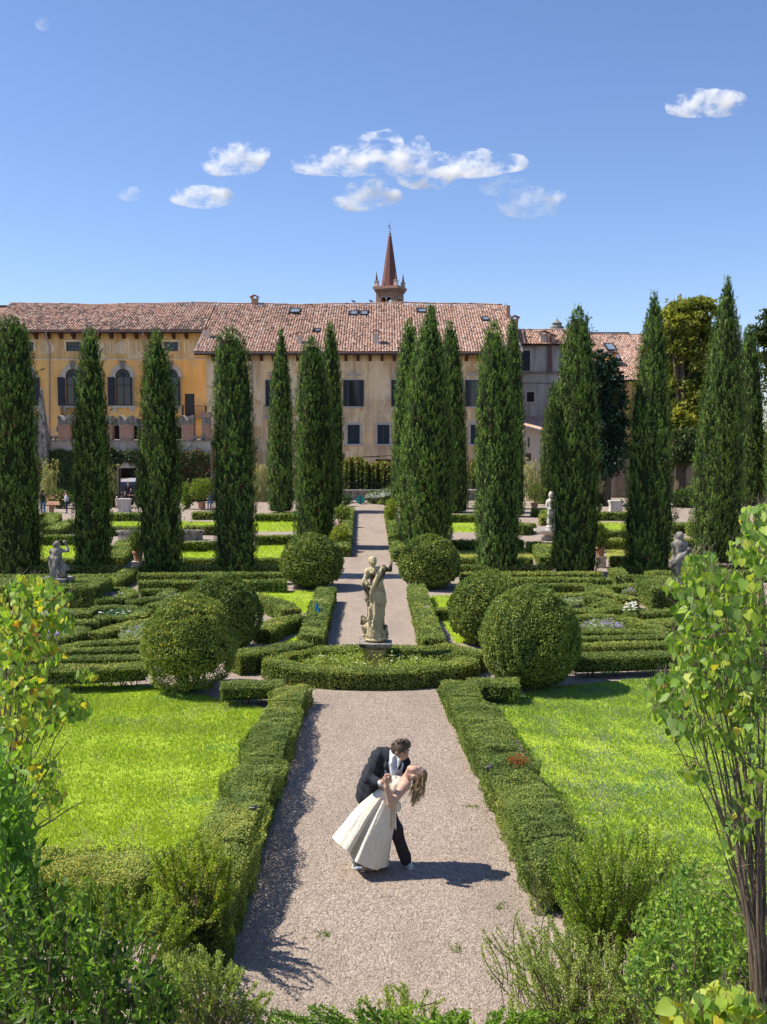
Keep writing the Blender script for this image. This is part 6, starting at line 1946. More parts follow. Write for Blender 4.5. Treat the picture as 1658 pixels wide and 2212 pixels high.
# ---------------- woman
wom = thing('person', 'fair-haired woman in long strapless cream dress leaning far back in the dance', 'person', (cw(520, 1390)[0], YW, 0))
hc = cw(948, 492, -.10)
pb = [
 # head thrown back, face to the sky
 ('e', hc, (.098, .090, .082)), ('e', cw(912, 455, -.12), (.066, .066, .046)), ('e', cw(884, 440, -.12), (.030, .034, .026)), ('c', cw(935, 446, -.115), cw(926, 425, -.115), .013, .010), ('e', cw(958, 440, -.11), (.028, .042, .018)),
 ('c', cw(845, 545, -.06), cw(900, 490, -.09), .056, .055), ('c', cw(868, 452, -.115), cw(850, 520, -.075), .022, .04), ('e', cw(908, 527, -.185), (.026, .012, .018)),
 # chest and shoulders
 ('c', cw(830, 600, -.16), cw(810, 540, .12), .066, .07), ('c', cw(790, 580, -.03), cw(740, 620, -.02), .115, .12), ('c', cw(800, 560, -.02), cw(850, 545, -.05), .08, .06),
 # near arm: shoulder, elbow, hand
 ('e', cw(835, 605, -.19), (.068, .066, .066)), ('c', cw(828, 615, -.20), cw(704, 768, -.30), .064, .050), ('c', cw(704, 768, -.30), cw(664, 620, -.36), .050, .033), ('c', cw(664, 620, -.36), cw(662, 572, -.365), .030, .027), ('e', cw(664, 556, -.355), (.030, .024, .036)),
 # far arm round his shoulder
 ('c', cw(805, 540, .12), cw(870, 470, .2), .052, .045), ('c', cw(870, 470, .2), cw(840, 400, .14), .042, .032), ('e', cw(836, 396, .12), (.03, .03, .03)),
 ('c', cw(640, 720, -.02), cw(690, 640, -.02), .13, .12),
]
for i in range(4):
    pb += [('c', cw(672, 548 + 9 * i, -.37), cw(655 - 3 * i, 532 + 11 * i, -.40), .0105, .009)]
pb += [('c', cw(672, 545, -.37), cw(690, 520, -.38), .011, .009)]
# ankles and feet
pb += [('c', cw(660, 740, 0), cw(560, 1150, -.02), .08, .055), ('c', cw(670, 740, .03), cw(600, 1150, .05), .08, .055)]
pb += [('c', cw(560, 1150, -.02), cw(485, 1345, -.02), .055, .036), ('c', cw(485, 1345, -.02), cw(455, 1372, -.04), .034, .03), ('c', cw(600, 1150, .05), cw(545, 1360, .02), .055, .036), ('c', cw(545, 1360, .02), cw(520, 1380, -.01), .034, .03)]
part('body', sgeo(pb, .009, .022), M['skin2'], wom, smooth=True)
part('lips', sgeo([('c', cw(897, 431, -.128), cw(903, 437, -.128), .007, .006)], .003, .002), mat_plain('lips', (.42, .15, .14), None, 8, .5, 0), wom, smooth=True)
part('eye', sgeo([('e', cw(945, 446, -.168), (.012, .006, .005))], .003, .002), M['dark'], wom, smooth=True)
part('earring', Geo().tube([cw(893 + 16 * math.cos(t), 560 + 26 * math.sin(t), -.215) for t in np.linspace(-1.4, 4.6, 12)], .0035, 5), mat_plain('pale_metal', (.6, .58, .5), None, 8, .3, 0), wom)
# dress bodice
M['dress'] = cloth('cream_linen', (.84, .77, .63), .06)
pd = [('c', cw(755, 600, -.07), cw(700, 690, -.05), .120, .128), ('c', cw(752, 585, .06), cw(700, 680, .05), .115, .125), ('c', cw(700, 690, -.03), cw(655, 730, -.02), .132, .138), ('e', cw(752, 612, -.15), (.075, .06, .075)),
      ('c', cw(730, 535, -.12), cw(742, 640, -.17), .026, .028), ('c', cw(700, 560, -.14), cw(690, 700, -.16), .03, .03), ('c', cw(715, 545, -.12), cw(705, 640, -.17), .02, .02), ('c', cw(742, 545, -.1), cw(748, 640, -.19), .018, .02)]
bod = part('bodice', sgeo(pd, .009, .02, fold(.004, 70, 25, 0, .003, 90)), M['dress'], wom, smooth=True)
# skirt: a lofted bell between left and right outlines and a wavy hem
def curve(P, t):
    P = np.asarray(P, float); d = np.concatenate([[0], np.cumsum(np.linalg.norm(np.diff(P, axis=0), axis=1))]); d /= d[-1]
    # smooth by Catmull-like resampling
    tt = np.clip(t, 0, 1)
    x = np.interp(tt, d, P[:, 0]); y = np.interp(tt, d, P[:, 1])
    return np.stack([x, y], -1)
NU, NS = 150, 60
left = [(585, 640), (520, 690), (430, 765), (340, 860), (270, 950), (212, 1020), (160, 1082)]
right = [(752, 745), (757, 800), (752, 880), (742, 960), (722, 1060), (702, 1180), (682, 1350)]
hem = [(160, 1082), (200, 1130), (250, 1172), (300, 1210), (326, 1232), (330, 1255), (352, 1292), (400, 1325), (460, 1352), (520, 1375), (575, 1388), (610, 1370), (650, 1362), (682, 1350)]
waist = [(585, 640), (640, 660), (700, 700), (752, 745)]
su = np.linspace(0, 1, NS)
def skirt_sheet(front):
    V = np.zeros((NU, NS, 3))
    u = np.linspace(0, 1, NU)
    Lc, Rc = curve(left, su), curve(right, su)
    Wc, Hc = curve(waist, u), curve(hem, u)
    P00, P10, P01, P11 = Lc[0], Rc[0], Lc[-1], Rc[-1]
    for i, ui in enumerate(u):
        # Coons patch in the picture plane
        c = (1 - ui) * Lc + ui * Rc + (1 - su)[:, None] * Wc[i] + su[:, None] * Hc[i] \
            - ((1 - su)[:, None] * ((1 - ui) * P00 + ui * P10) + su[:, None] * ((1 - ui) * P01 + ui * P11))
        bulge = np.sqrt(max(1 - (2 * ui - 1) ** 2, 0.0))
        dep = (.15 + .17 * su) * bulge
        f = .006 * np.sin(2 * math.pi * 4.3 * ui + 2.5 * su + .6) + .0018 * np.sin(2 * math.pi * 11 * ui + 2.2 - 2 * su) + .0006 * np.sin(2 * math.pi * 29 * ui + 3 * su)
        valley = .16 * math.exp(-((ui - .34 - .06) / .055) ** 2)
        cr = .0012 * np.sin(60 * ui + 31 * su) * np.sin(47 * su - 20 * ui)
        k_ = np.clip(su * 1.6, .12, 1) * (.25 + .75 * bulge)
        dy = -(dep) + (f + cr) * k_ + valley * su ** 1.2
        if not front:
            dy = dep * .9 + .6 * f * k_ + .02
        # the hem sinks behind at the back, along the ground
        for j in range(NS):
            V[i, j] = cw(c[j, 0], c[j, 1] - (0 if front else 14 * su[j] * bulge), dy[j] * 1.0)
    V[:, :, 2] = np.maximum(V[:, :, 2], .015)
    return V
ii = np.arange(NU - 1)[:, None] * NS; jj = np.arange(NS - 1)[None]
Q = np.stack([ii + jj, ii + jj + 1, ii + NS + jj + 1, ii + NS + jj], -1).reshape(-1, 4)
g = Geo().add(skirt_sheet(True).reshape(-1, 3), Q).add(skirt_sheet(False).reshape(-1, 3), Q[:, ::-1])
part('skirt', g, M['dress'], wom, smooth=True)
# sash hanging at the hip
n1, n2 = 16, 10
V = np.zeros((n1, n2, 3))
for i, t in enumerate(np.linspace(0, 1, n1)):
    for j, w_ in enumerate(np.linspace(0, 1, n2)):
        V[i, j] = cw(728 + 22 * w_ + 6 * t * (w_ - .8) * 4, 760 + (255 - 22 * w_ * (1 - w_) * 4 + 10 * w_) * t, -.17 - .02 * math.sin(w_ * 9 + t * 2) + .05 * t)
ii = np.arange(n1 - 1)[:, None] * n2; jj = np.arange(n2 - 1)[None]
part('sash', Geo().add(V.reshape(-1, 3), np.stack([ii + jj, ii + jj + 1, ii + n2 + jj + 1, ii + n2 + jj], -1).reshape(-1, 4)), M['dress'], wom, smooth=True)
part('sash_knot', sgeo([('e', cw(762, 800, -.03), (.055, .10, .06)), ('e', cw(757, 770, -.1), (.04, .06, .04))], .01, .03, fold(.004, 60, 30)), M['dress'], wom, smooth=True)
# shoes with a blue flower print
M['print'] = (lambda m: m)(mat_plain('floral_print', (.66, .66, .66), (.10, .22, .42), 38, .6, .05))
for a_, b_ in (((500, 1382), (388, 1392)), ((552, 1384), (470, 1398))):
    a = G(680.05 + a_[0] / 4.2665, 1554.4 + a_[1] / 4.2665); b = G(680.05 + b_[0] / 4.2665, 1554.4 + b_[1] / 4.2665)
    g = sgeo([('c', a + (0, 0, .032), b + (0, 0, .026), .034, .028), ('e', a + (0, 0, .05), (.04, .035, .035)), ('-e', (a * .6 + b * .4) + np.array((0, 0, .085)), (.07, .03, .04))], .006, .015)
    for Vv in g.V: Vv[:, 2] = np.maximum(Vv[:, 2], .005)
    part('shoe', g, M['print'], wom, smooth=True)
# hair: cap and hanging locks
M['hair2'] = mat_attr('blonde_hair', .45, 60, .3, .3, .004, .4)
hg = sgeo([('e', cw(968, 505, -.09), (.098, .092, .080)), ('e', cw(985, 540, -.09), (.07, .075, .07)), ('-e', cw(905, 440, -.12), (.105, .11, .055)), ('-e', cw(880, 500, -.12), (.055, .14, .1))], .008, .015, None, (.16, .10, .05))
rh = np.random.RandomState(17)
for i in range(260):
    t = rh.rand()
    a = (940 + 70 * rh.rand(), 470 + 85 * rh.rand()) if rh.rand() < .6 else (905 + 60 * rh.rand(), 545 + 50 * rh.rand())
    d0 = -.09 + rh.normal() * .055
    ex = np.clip(880 + 130 * rh.rand() - 25 * (a[0] < 930), 862, 1018); ln = rh.uniform(640, 815) - abs(ex - 905) * .75
    mx = a[0] * .45 + ex * .55 + rh.normal() * 9 + 10
    P = np.array([cw(a[0], a[1], d0), cw(a[0] * .7 + mx * .3 + 6, a[1] * .65 + ln * .35, d0 * .8 - .015), cw(mx, a[1] * .4 + ln * .6, d0 * .9 - .01), cw(ex, max(ln, a[1] + 60), d0 + rh.normal() * .02)])
    tt = np.linspace(0, 1, 8); P2 = np.stack([np.interp(tt, np.linspace(0, 1, 4), P[:, q]) for q in range(3)], -1)
    P2[1:-1] = (P2[:-2] + 2 * P2[1:-1] + P2[2:]) / 4
    P2 += np.stack([.006 * np.sin(tt * 9 + i), 0 * tt, 0 * tt], -1)
    col = np.array((.20, .13, .07)) * (1 - t) + np.array((.56, .42, .23)) * t
    hg.tube(P2, np.linspace(.007, .0016, 8), 4, col, cap=False)
part('hair', hg, M['hair2'], wom, smooth=True)
# ================================================================== terrace, pots, plants of the far garden
YT2 = 83.4
def terrace():
    x0 = float(W(82, 1000, YT2)[0]); x1 = float(W(455, 1000, YT2)[0]); zt = float(W(300, 950.5, YT2)[2])
    gx0, gx1, _, gz = rect(258.5, 294, 1011, 1090, YT2)
    root = thing('terrace_wall', 'long terrace wall with a gate, its plaster band showing above the ivy', 'wall', ((x0 + x1) / 2, YT2, 0))
    g = Geo(); wall_grid(g, x0, x1, 0, zt - .12, YT2, [(gx0, gx1, 0.0, gz)], .6)
    g.add([(x1, YT2, 0), (x1, YT2 + .6, 0), (x1, YT2 + .6, zt - .12), (x1, YT2, zt - .12)], np.array([(0, 1, 2, 3)]))
    part('wall', g, mat_plaster('terrace_plaster', (.44, .37, .30), (.52, .46, .40), (.2, .16, .12), (.36, .25, .17), .6, .8), root)
    part('coping', Geo().box(x0 - .1, x1 + .1, YT2 - .16, YT2 + 14.0, zt - .12, zt), M['stone2'], root)
    g = Geo(); g.box(gx0 - .22, gx0, YT2 - .07, YT2 + .3, 0, gz); g.box(gx1, gx1 + .22, YT2 - .07, YT2 + .3, 0, gz)
    g.box(gx0 - .3, gx1 + .3, YT2 - .09, YT2 + .3, gz, gz + .42)
    part('gate_frame', g, M['stone3'], root)
    # ivy
    r = np.random.RandomState(5)
    n = 26000
    x = x0 + (x1 - x0) * r.rand(n); z = zt * r.rand(n)
    lim = zt - .75 + .35 * vnoise(np.stack([x, x * 0], -1), 1.4, 3)
    keep = (z < lim) & ~((x > gx0 - .1) & (x < gx1 + .1) & (z < gz + .45 + .2 * np.sin(x * 5))) & (x > x0 + .75)
    x, z = x[keep], z[keep]; n = len(x)
    P = np.stack([x, YT2 - .06 - np.abs(r.normal(size=n)) * .14 - .12 * (1 + vnoise(np.stack([x, z], -1), 1.1, 6)), z], -1)
    A = np.stack([r.normal(size=n) * .5, -.35 + .2 * r.normal(size=n), -.6 + .5 * r.normal(size=n)], -1)
    t = np.clip(.4 + .35 * vnoise(np.stack([x, z], -1), .8, 9) + .25 * r.normal(size=n), 0, 1)[:, None]
    c = (1 - t) * np.array((.03, .055, .022)) + t * np.array((.10, .15, .04))
    red = (r.rand(n) < .16 * np.clip((x - x0) / (x1 - x0) * 1.6 - .6, 0, 1) * 2)[:, None]
    c = np.where(red, np.array((.20, .085, .04)), c)
    g = Geo().leaves(P, A, np.stack([r.normal(size=n) * .5, -np.ones(n), .5 + r.normal(size=n) * .4], -1), .17 * (.7 + .6 * r.rand(n)), .15, c, 'quad')
    solo('ivy', g, M['box'], ((x0 + x1) / 2, YT2, 0), 'thick dark ivy covering the lower terrace wall round the gate, reddish at right', 'ivy')
    # merlons
    def merlon(px0, px1, label, tail=True, pt=898):
        a, _ = xz(px0, 930, YT2 + .5); b, _ = xz(px1, 930, YT2 + .5)
        zt2 = float(W(px0, pt, YT2 + .5)[2]); zn = float(W(px0, 918, YT2 + .5)[2])
        w = b - a; xm = (a + b) / 2
        m = thing('merlon', label, 'merlon', (xm, YT2 + .8, zt), 'brick merlons on the terrace wall')
        part('shaft', Geo().box(a - .005, b + .005, YT2 + .28, YT2 + 1.12, zt, zn), M['brick'], m)
        part('moulding', Geo().box(a - .05, b + .05, YT2 + .24, YT2 + 1.16, zn, zn + .10), M['stone2'], m)
        if tail:
            for sd in (-1, 1):
                e = xm + sd * w / 2
                poly = [(xm, zn + .12), (e, zn + .12), (e + sd * .06, zt2 - .02), (e - sd * .1, zt2 + .02)] + [(e - sd * (.12 + (w / 2 - .12) * q), zt2 - (zt2 - zn - .35) * (q ** 1.4)) for q in (.15, .35, .6, .85, 1)]
                if sd < 0: poly = poly[::-1]
                part('horn', Geo().prism(poly, YT2 + .3, YT2 + 1.1), M['stone2'], m)
                pts = [(e + sd * .04, YT2 + .7, zt2 + .03), (e - sd * .14, YT2 + .7, zt2 + .03)] + [(e - sd * (.14 + (w / 2 - .16) * q), YT2 + .7, zt2 + .03 - (zt2 - zn - .36) * (q ** 1.4)) for q in (.15, .35, .6, .85, 1)]
                V = [(p[0], yy, p[2]) for p in pts for yy in (YT2 + .24, YT2 + 1.16)]
                V += [(p[0], yy, p[2] - .07) for p in pts for yy in (YT2 + .24, YT2 + 1.16)]
                k = len(pts)
                part('tail_coping', Geo().add(V, [(2 * i, 2 * i + 1, 2 * i + 3, 2 * i + 2) for i in range(k - 1)] + [(2 * k + 2 * i, 2 * k + 2 * i + 2, 2 * k + 2 * i + 3, 2 * k + 2 * i + 1) for i in range(k - 1)] + [(2 * i, 2 * i + 2, 2 * k + 2 * i + 2, 2 * k + 2 * i) for i in range(k - 1)]), M['stone3'], m)
        else:
            part('block', Geo().box(a - .02, b + .02, YT2 + .24, YT2 + 1.16, zn + .12, zt2 - .3), M['stone2'], m)
            for i in range(3): part('slab', Geo().box(a - .08 - .05 * (i % 2), b + .08 + .05 * (i % 2), YT2 + .15, YT2 + 1.2, zt2 - .3 + .14 * i, zt2 - .17 + .14 * i), M['brick'], m)
    merlon(128, 154, 'swallow-tailed merlon of clean red brick, with dry grass on top')
    merlon(217, 243, 'swallow-tailed merlon half hidden by the second cypress')
    merlon(260, 286, 'swallow-tailed whitewashed merlon under the third arched window')
    merlon(393.5, 420, 'swallow-tailed merlon below the dark balcony door')
    merlon(438, 454, 'square merlon stacked with flat slabs at the right wall end', False, 893)
    # dry grass on the first
    q = W(141, 915, YT2 + .7); n = 60
    A = np.stack([r.normal(size=n) * .5, r.normal(size=n) * .3, np.ones(n)], -1)
    solo('grass_tuft', Geo().leaves(q + r.normal(size=(n, 3)) * np.array((.12, .1, .03)), A, r.normal(size=(n, 3)), .7 * (.5 + .6 * r.rand(n)), .03, (.36, .30, .14), 'tri'), M['leaf'], q, 'dry grass tuft growing on the first merlon', 'grass tuft')
    # floodlights
    for px, lb in ((110, 'left floodlight beside the obelisk'), (121, 'right floodlight beside the obelisk'), (424, 'left floodlight below the balcony door'), (436, 'right floodlight beside the square merlon')):
        q = W(px, 946, YT2 + .1); f = thing('floodlight', lb, 'floodlight', (q[0], YT2 + .1, zt), 'floodlights on the terrace wall')
        part('lamp_housing', Geo().obox((q[0], YT2 + .1, zt + .22), (.16, 0, 0), (0, .05, .015), (0, -.04, .13)), M['metal'], f)
        part('lens', Geo().obox((q[0], YT2 + .1 - .06, zt + .205), (.13, 0, 0), (0, .006, .002), (0, -.03, .10)), M['skylight'], f)
        part('bracket', Geo().box(q[0] - .05, q[0] + .05, YT2 + .06, YT2 + .14, zt, zt + .1), M['metal'], f)
    # obelisk on its pier
    Yo = YT2 - .5
    a, b = xz(80, 950, Yo)[0], xz(105, 950, Yo)[0]; xm = (a + b) / 2; w = (b - a) / 2
    zz = lambda py: float(W(92, py, Yo)[2])
    ob = thing('obelisk', 'grey lichened stone obelisk on a tall pier at the left end of the terrace wall', 'obelisk', (xm, Yo, 0))
    g = Geo().box(xm - w * .9, xm + w * .9, Yo - w * .8, Yo + w * .8, 0, zz(965)); g.box(xm - w, xm + w, Yo - w, Yo + w, zz(965), zz(956)); g.box(xm - w * .92, xm + w * .92, Yo - w * .9, Yo + w * .9, zz(956), zz(937)); g.box(xm - w * .98, xm + w * .98, Yo - w * .98, Yo + w * .98, zz(937), zz(934))
    part('pier', g, M['stone2'], ob)
    s0, s1 = w * .82, w * .18
    V = [(xm + sx * s, Yo + sy * s, z) for s, z in ((s0, zz(932)), (s1, zz(842))) for sx, sy in ((-1, -1), (1, -1), (1, 1), (-1, 1))]
    g = Geo().add(V + [(xm, Yo, zz(836))], [(0, 1, 5, 4), (1, 2, 6, 5), (2, 3, 7, 6), (3, 0, 4, 7), (4, 5, 8), (5, 6, 8), (6, 7, 8), (7, 4, 8)])
    for sx in (-1, 1):
        for sy in (-1, 1): g.box(xm + sx * s0 * .7 - .07, xm + sx * s0 * .7 + .07, Yo + sy * s0 * .7 - .07, Yo + sy * s0 * .7 + .07, zz(934), zz(932))
    part('shaft', g, M['stone2'], ob)
terrace()

# ---- garden end wall and ivy curtains
def end_walls():
    x0, x1 = float(W(466, 1070, 84.2)[0]), float(W(1115, 1070, 84.2)[0])
    root = thing('garden_wall', 'low stone wall closing the far end of the path', 'wall', ((x0 + x1) / 2, 84.2, 0))
    r = np.random.RandomState(3); z = 0; 
    g = Geo(); x = x0
    for row in range(3):
        x = x0 - r.rand() * .4
        while x < x1:
            L = r.uniform(.5, .95)
            g.box(max(x, x0), min(x + L - .025, x1), 84.2 + r.uniform(-.02, .02), 84.6, row * .27 + .012, row * .27 + .26)
            x += L
    part('stones', g, M['stone2'], root, kind='stuff')
    part('coping', Geo().box(x0, x1, 84.1, 84.7, .81, .91), M['stone3'], root)
    g = Geo()
    for i in range(int((x1 - x0) / .3)):
        g.tube([(x0 + .3 * i, 84.4, .91), (x0 + .3 * i, 84.4, 1.5)], .02, 4)
    g.box(x0, x1, 84.38, 84.42, 1.45, 1.5)
    part('railing', g, M['metal'], root)
    # edging stones of the end bed
    for i in range(14):
        q = G(752 + 7.2 * i + r.normal(), 1087 + r.normal() * .5)
        solo('edging_stone', sgeo([('e', q + (0, 0, .08), (.16 + .06 * r.rand(), .14, .1 + .04 * r.rand()))], .04, .01, fold(.012, 13, 20, i)), M['stone3'], q, (['leftmost', 'second from the left', 'third from the left', 'fourth from the left', 'fifth from the left', 'sixth from the left', 'seventh from the left', 'seventh from the right', 'sixth from the right', 'fifth from the right', 'fourth from the right', 'third from the right', 'second from the right', 'rightmost'][i]) + ' of the rough edging stones at the far path end', 'stone', 'edging stones at the path end', True)
    def curtain(label, px0, px1, top_fn, Y, warm):
        n = 9000
        r = np.random.RandomState(int(px0))
        px = px0 + (px1 - px0) * r.rand(n); v = r.rand(n)
        ptop = top_fn(px); py = ptop + (1072 - ptop) * v ** 1.1
        t0 = np.clip((py - ptop) / 45, 0, 1)
        P = np.array([W(a, b, Y) for a, b in zip(px, py)])
        strand = np.sin(px * .55 + 1.5 * np.sin(px * .21))
        P[:, 1] += -.25 * strand - .8 * np.sin(np.clip(t0, 0, 1) * 1.57) * .4 + r.normal(size=n) * .15
        A = np.stack([r.normal(size=n) * .5, -.3 + .3 * r.normal(size=n), -1 + .4 * r.normal(size=n)], -1)
        t = np.clip(1 - t0 + .3 * r.normal(size=n), 0, 1)[:, None]
        c = (1 - t) * np.array((.055, .085, .02)) + t * np.array((.24, .26, .045))
        c = np.where((r.rand(n) < warm * (1 - t0))[:, None], np.array((.34, .16, .06)), c)
        g = Geo().leaves(P, A, np.stack([r.normal(size=n) * .6, -np.ones(n), .6 + 0 * px], -1), .2 * (.7 + .6 * r.rand(n)), .17, c, 'quad')
        k = []
        pts = np.linspace(px0 + 3, px1 - 3, 12)
        V = []
        for p in pts:
            for q in (0, 1):
                w_ = W(p, top_fn(np.array([p]))[0] + 6 if q else 1074, Y + .25); V.append(w_)
            V.append(W(p, top_fn(np.array([p]))[0] + 6, Y + 1.0)); V.append(W(p, 1074, Y + 1.0))
        m = len(pts)
        fs = [(4 * i, 4 * i + 4, 4 * i + 5, 4 * i + 1) for i in range(m - 1)] + [(4 * i + 1, 4 * i + 5, 4 * i + 6, 4 * i + 2) for i in range(m - 1)]
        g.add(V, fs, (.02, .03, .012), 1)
        q = W((px0 + px1) / 2, 1000, Y)
        solo('creeper', g, [M['leaf'], M['core']], (q[0], Y, 0), label, 'creeper')
    curtain('tall dome of creeper with hanging reddish shoots behind the far wall, left', 744, 800, lambda p: 1012 - 27 * np.sqrt(np.clip(1 - ((p - 767) / 32) ** 2, 0, 1)), 85.2, .18)
    curtain('lower dome of creeper with hanging shoots behind the far wall, right', 796, 858, lambda p: 1014 - 19 * np.sqrt(np.clip(1 - ((p - 826) / 34) ** 2, 0, 1)), 85.3, .15)
    curtain('yellow-green creeper clump right of the back-row cypress', 1014, 1036, lambda p: 1010 - 16 * np.sqrt(np.clip(1 - ((p - 1024) / 13) ** 2, 0, 1)), 85.6, .1)
    # walls at the right behind the trees
    a, b = float(W(1282, 1050, 88)[0]), float(W(1720, 1050, 88)[0])
    root = thing('garden_wall', 'shaded plastered garden wall under the dark conifer at right', 'wall', ((a + b) / 2, 88, 0))
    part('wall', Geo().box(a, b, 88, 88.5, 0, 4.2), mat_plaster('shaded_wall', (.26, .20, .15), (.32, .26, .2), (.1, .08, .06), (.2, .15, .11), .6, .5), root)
    part('coping', Geo().box(a, b, 87.9, 88.6, 4.2, 4.35), M['stone2'], root)
end_walls()

def bushy(label, px, py, w_px, h_px, cols, L, n, name='shrub', cat='shrub', flower=None, nf=0, group=None, Y=None, spiky=0.0, mat='leaf', core=True, up=.3):
    """loose rounded shrub standing on the ground at a pixel"""
    r = np.random.RandomState(int(px * 7 + py))
    b = G(px, py); s = b[1] / F
    R = w_px / 2 * s; Hh = h_px * s
    c = b + np.array((0, 0, Hh * .5))
    d = nrm(r.normal(size=(n, 3))); q = .55 + .5 * r.rand(n) ** .6
    lump = 1 + .16 * vnoise(d, 3, int(px)) + .08 * vnoise(d, 8, int(py))
    P = c + d * (q * lump)[:, None] * np.array((R, R * .8, Hh * .52))
    P = P[P[:, 2] > .03]; n = len(P)
    A = r.normal(size=(n, 3)) + nrm(P - c) * .5 + np.array((0, 0, up))
    t = np.clip(.5 + .3 * vnoise(P, 2.5, 4) + .25 * r.normal(size=n), 0, 1)[:, None]
    col = (1 - t) * np.asarray(cols[0]) + t * np.asarray(cols[1])
    g = Geo().leaves(P, A, r.normal(size=(n, 3)) + np.array((0, 0, .4)), L * (.7 + .6 * r.rand(n)), L * (.5 - .3 * spiky), col, 'quad')
    root = thing(name, label, cat, b, group)
    fo = part('foliage', g, M[mat], root)
    st = Geo()
    for i in range(7):
        t2 = b + np.array((r.normal() * R * .4, r.normal() * R * .3, Hh * r.uniform(.4, .75)))
        st.tube([b + r.normal(size=3) * np.array((.04, .04, 0)), (b + t2) / 2 + r.normal(size=3) * .03, t2], [.02, .014, .007], 4)
    part('stem', st, M['bark'], root, kind='stuff')
    if flower is not None and nf:
        m = nf; d = nrm(r.normal(size=(m, 3))); d[:, 2] = np.abs(d[:, 2]) * .8; d[:, 1] = -np.abs(d[:, 1])
        Pf = c + d * np.array((R, R * .8, Hh * .52)) * (1.0 + .1 * r.rand(m))[:, None]
        gf = Geo()
        for k in range(5):
            a = k / 5 * 6.28 + r.rand(m)
            Ax = np.stack([np.cos(a), -.5 + 0 * a, np.sin(a) * .8 + .3], -1)
            gf.leaves(Pf, Ax, np.stack([0 * a, -np.ones(m), .6 + 0 * a], -1), L * .6, L * .45, flower, 'quad')
        part('flowers', gf, M['attr'], root, kind='stuff')
    return root

bushy('white-flowered shrub at the far end of the path, right of the teal reel', 812, 1088, 44, 26, ((.07, .10, .03), (.16, .20, .06)), .17, 900, flower=(.75, .76, .66), nf=90)
bushy('larger white-flowered shrub touching the back-row cypress', 845, 1090, 46, 36, ((.05, .09, .03), (.14, .19, .06)), .17, 1200, flower=(.75, .76, .66), nf=100)
bushy('bluish green shrub in a pot shadow left of the path end', 742, 1094, 38, 26, ((.04, .08, .04), (.09, .15, .07)), .15, 900)
bushy('pale low plant spilling over the bed edge at path end', 830, 1090, 30, 9, ((.14, .18, .06), (.26, .28, .10)), .14, 400, up=1.0)
bushy('pink-flowered hydrangea behind the wooden lectern', 130, 1098, 46, 38, ((.06, .10, .03), (.14, .19, .05)), .2, 1100, flower=(.55, .30, .18), nf=26)
bushy('bright green shrub behind the fountain', 1172, 1088, 36, 46, ((.10, .17, .02), (.24, .32, .04)), .2, 1100)
bushy('rounded clipped bush right of the gate', 303, 1096, 22, 34, ((.05, .08, .03), (.10, .15, .05)), .14, 1000)
bushy('dark shrub at the foot of the ivy, left of the gate', 246, 1096, 24, 30, ((.04, .07, .025), (.10, .14, .04)), .18, 700)
bushy('shrub of fresh leaves in the corner right of the third cypress', 404, 1100, 22, 56, ((.08, .14, .03), (.20, .28, .06)), .22, 700)
bushy('dark leafy shrub left of the tallest cypress', 1478, 1096, 60, 40, ((.035, .07, .025), (.12, .18, .06)), .24, 1300)
bushy('dark low shrub under the dark conifer at right', 1292, 1092, 30, 24, ((.04, .07, .03), (.12, .17, .07)), .2, 700)
bushy('light green potted shrub right of the dark shrub near the tallest cypress', 1490, 1076, 30, 26, ((.14, .2, .06), (.28, .34, .12)), .2, 500)

def reeds(label, px, py, w_px, h_px, n=46):
    r = np.random.RandomState(int(px))
    b = G(px, py); s = b[1] / F
    R = w_px / 2 * s; Hh = h_px * s
    root = thing('giant_reed', label, 'reed', b, 'variegated giant reeds')
    st = Geo(); lf = Geo()
    for i in range(n // 3):
        x = b + np.array((r.normal() * R * .45, r.normal() * R * .4, 0)); tp = x + np.array((r.normal() * R * .4, r.normal() * R * .3, Hh * r.uniform(.7, 1)))
        st.tube([x, (x + tp) / 2, tp], [.03, .025, .01], 4)
        for k in range(26):
            q = r.uniform(.1, 1.0); p0 = x * (1 - q) + tp * q
            a = r.rand() * 6.28; L = r.uniform(.6, 1.1)
            o = np.array((math.cos(a), math.sin(a) * .8, 0)); w_ = .035
            c = np.array((.52, .48, .20)) if r.rand() < .72 else np.array((.22, .28, .08))
            P = [p0 + o * L * .55 * t + np.array((0, 0, L * (.7 * t - 1.15 * t * t))) for t in np.linspace(0, 1, 5)]
            sd = np.cross(o, (0, 0, 1)) * w_
            V = []
            for t, p in zip(np.linspace(0, 1, 5), P):
                V += [p - sd * (1.05 - t), p + sd * (1.05 - t)]
            lf.add(V, np.array([(2 * j, 2 * j + 1, 2 * j + 3, 2 * j + 2) for j in range(4)]), c * r.uniform(.75, 1.15))
    part('stem', st, mat_plain('reed_stem', (.36, .34, .14), None, 8), root, kind='stuff'); part('leaves', lf, M['leaf'], root, kind='stuff')
reeds('tall straw-yellow reed clump in front of the obelisk pier', 104, 1092, 46, 104, 66)
reeds('narrow reed clump showing right of the second cypress', 238, 1096, 24, 100)
reeds('straw-yellow reed clump between fourth and back-row cypress', 561, 1084, 40, 92, 60)
reeds('reed clump beside the cream outbuilding at right', 1150, 1082, 40, 96, 60)

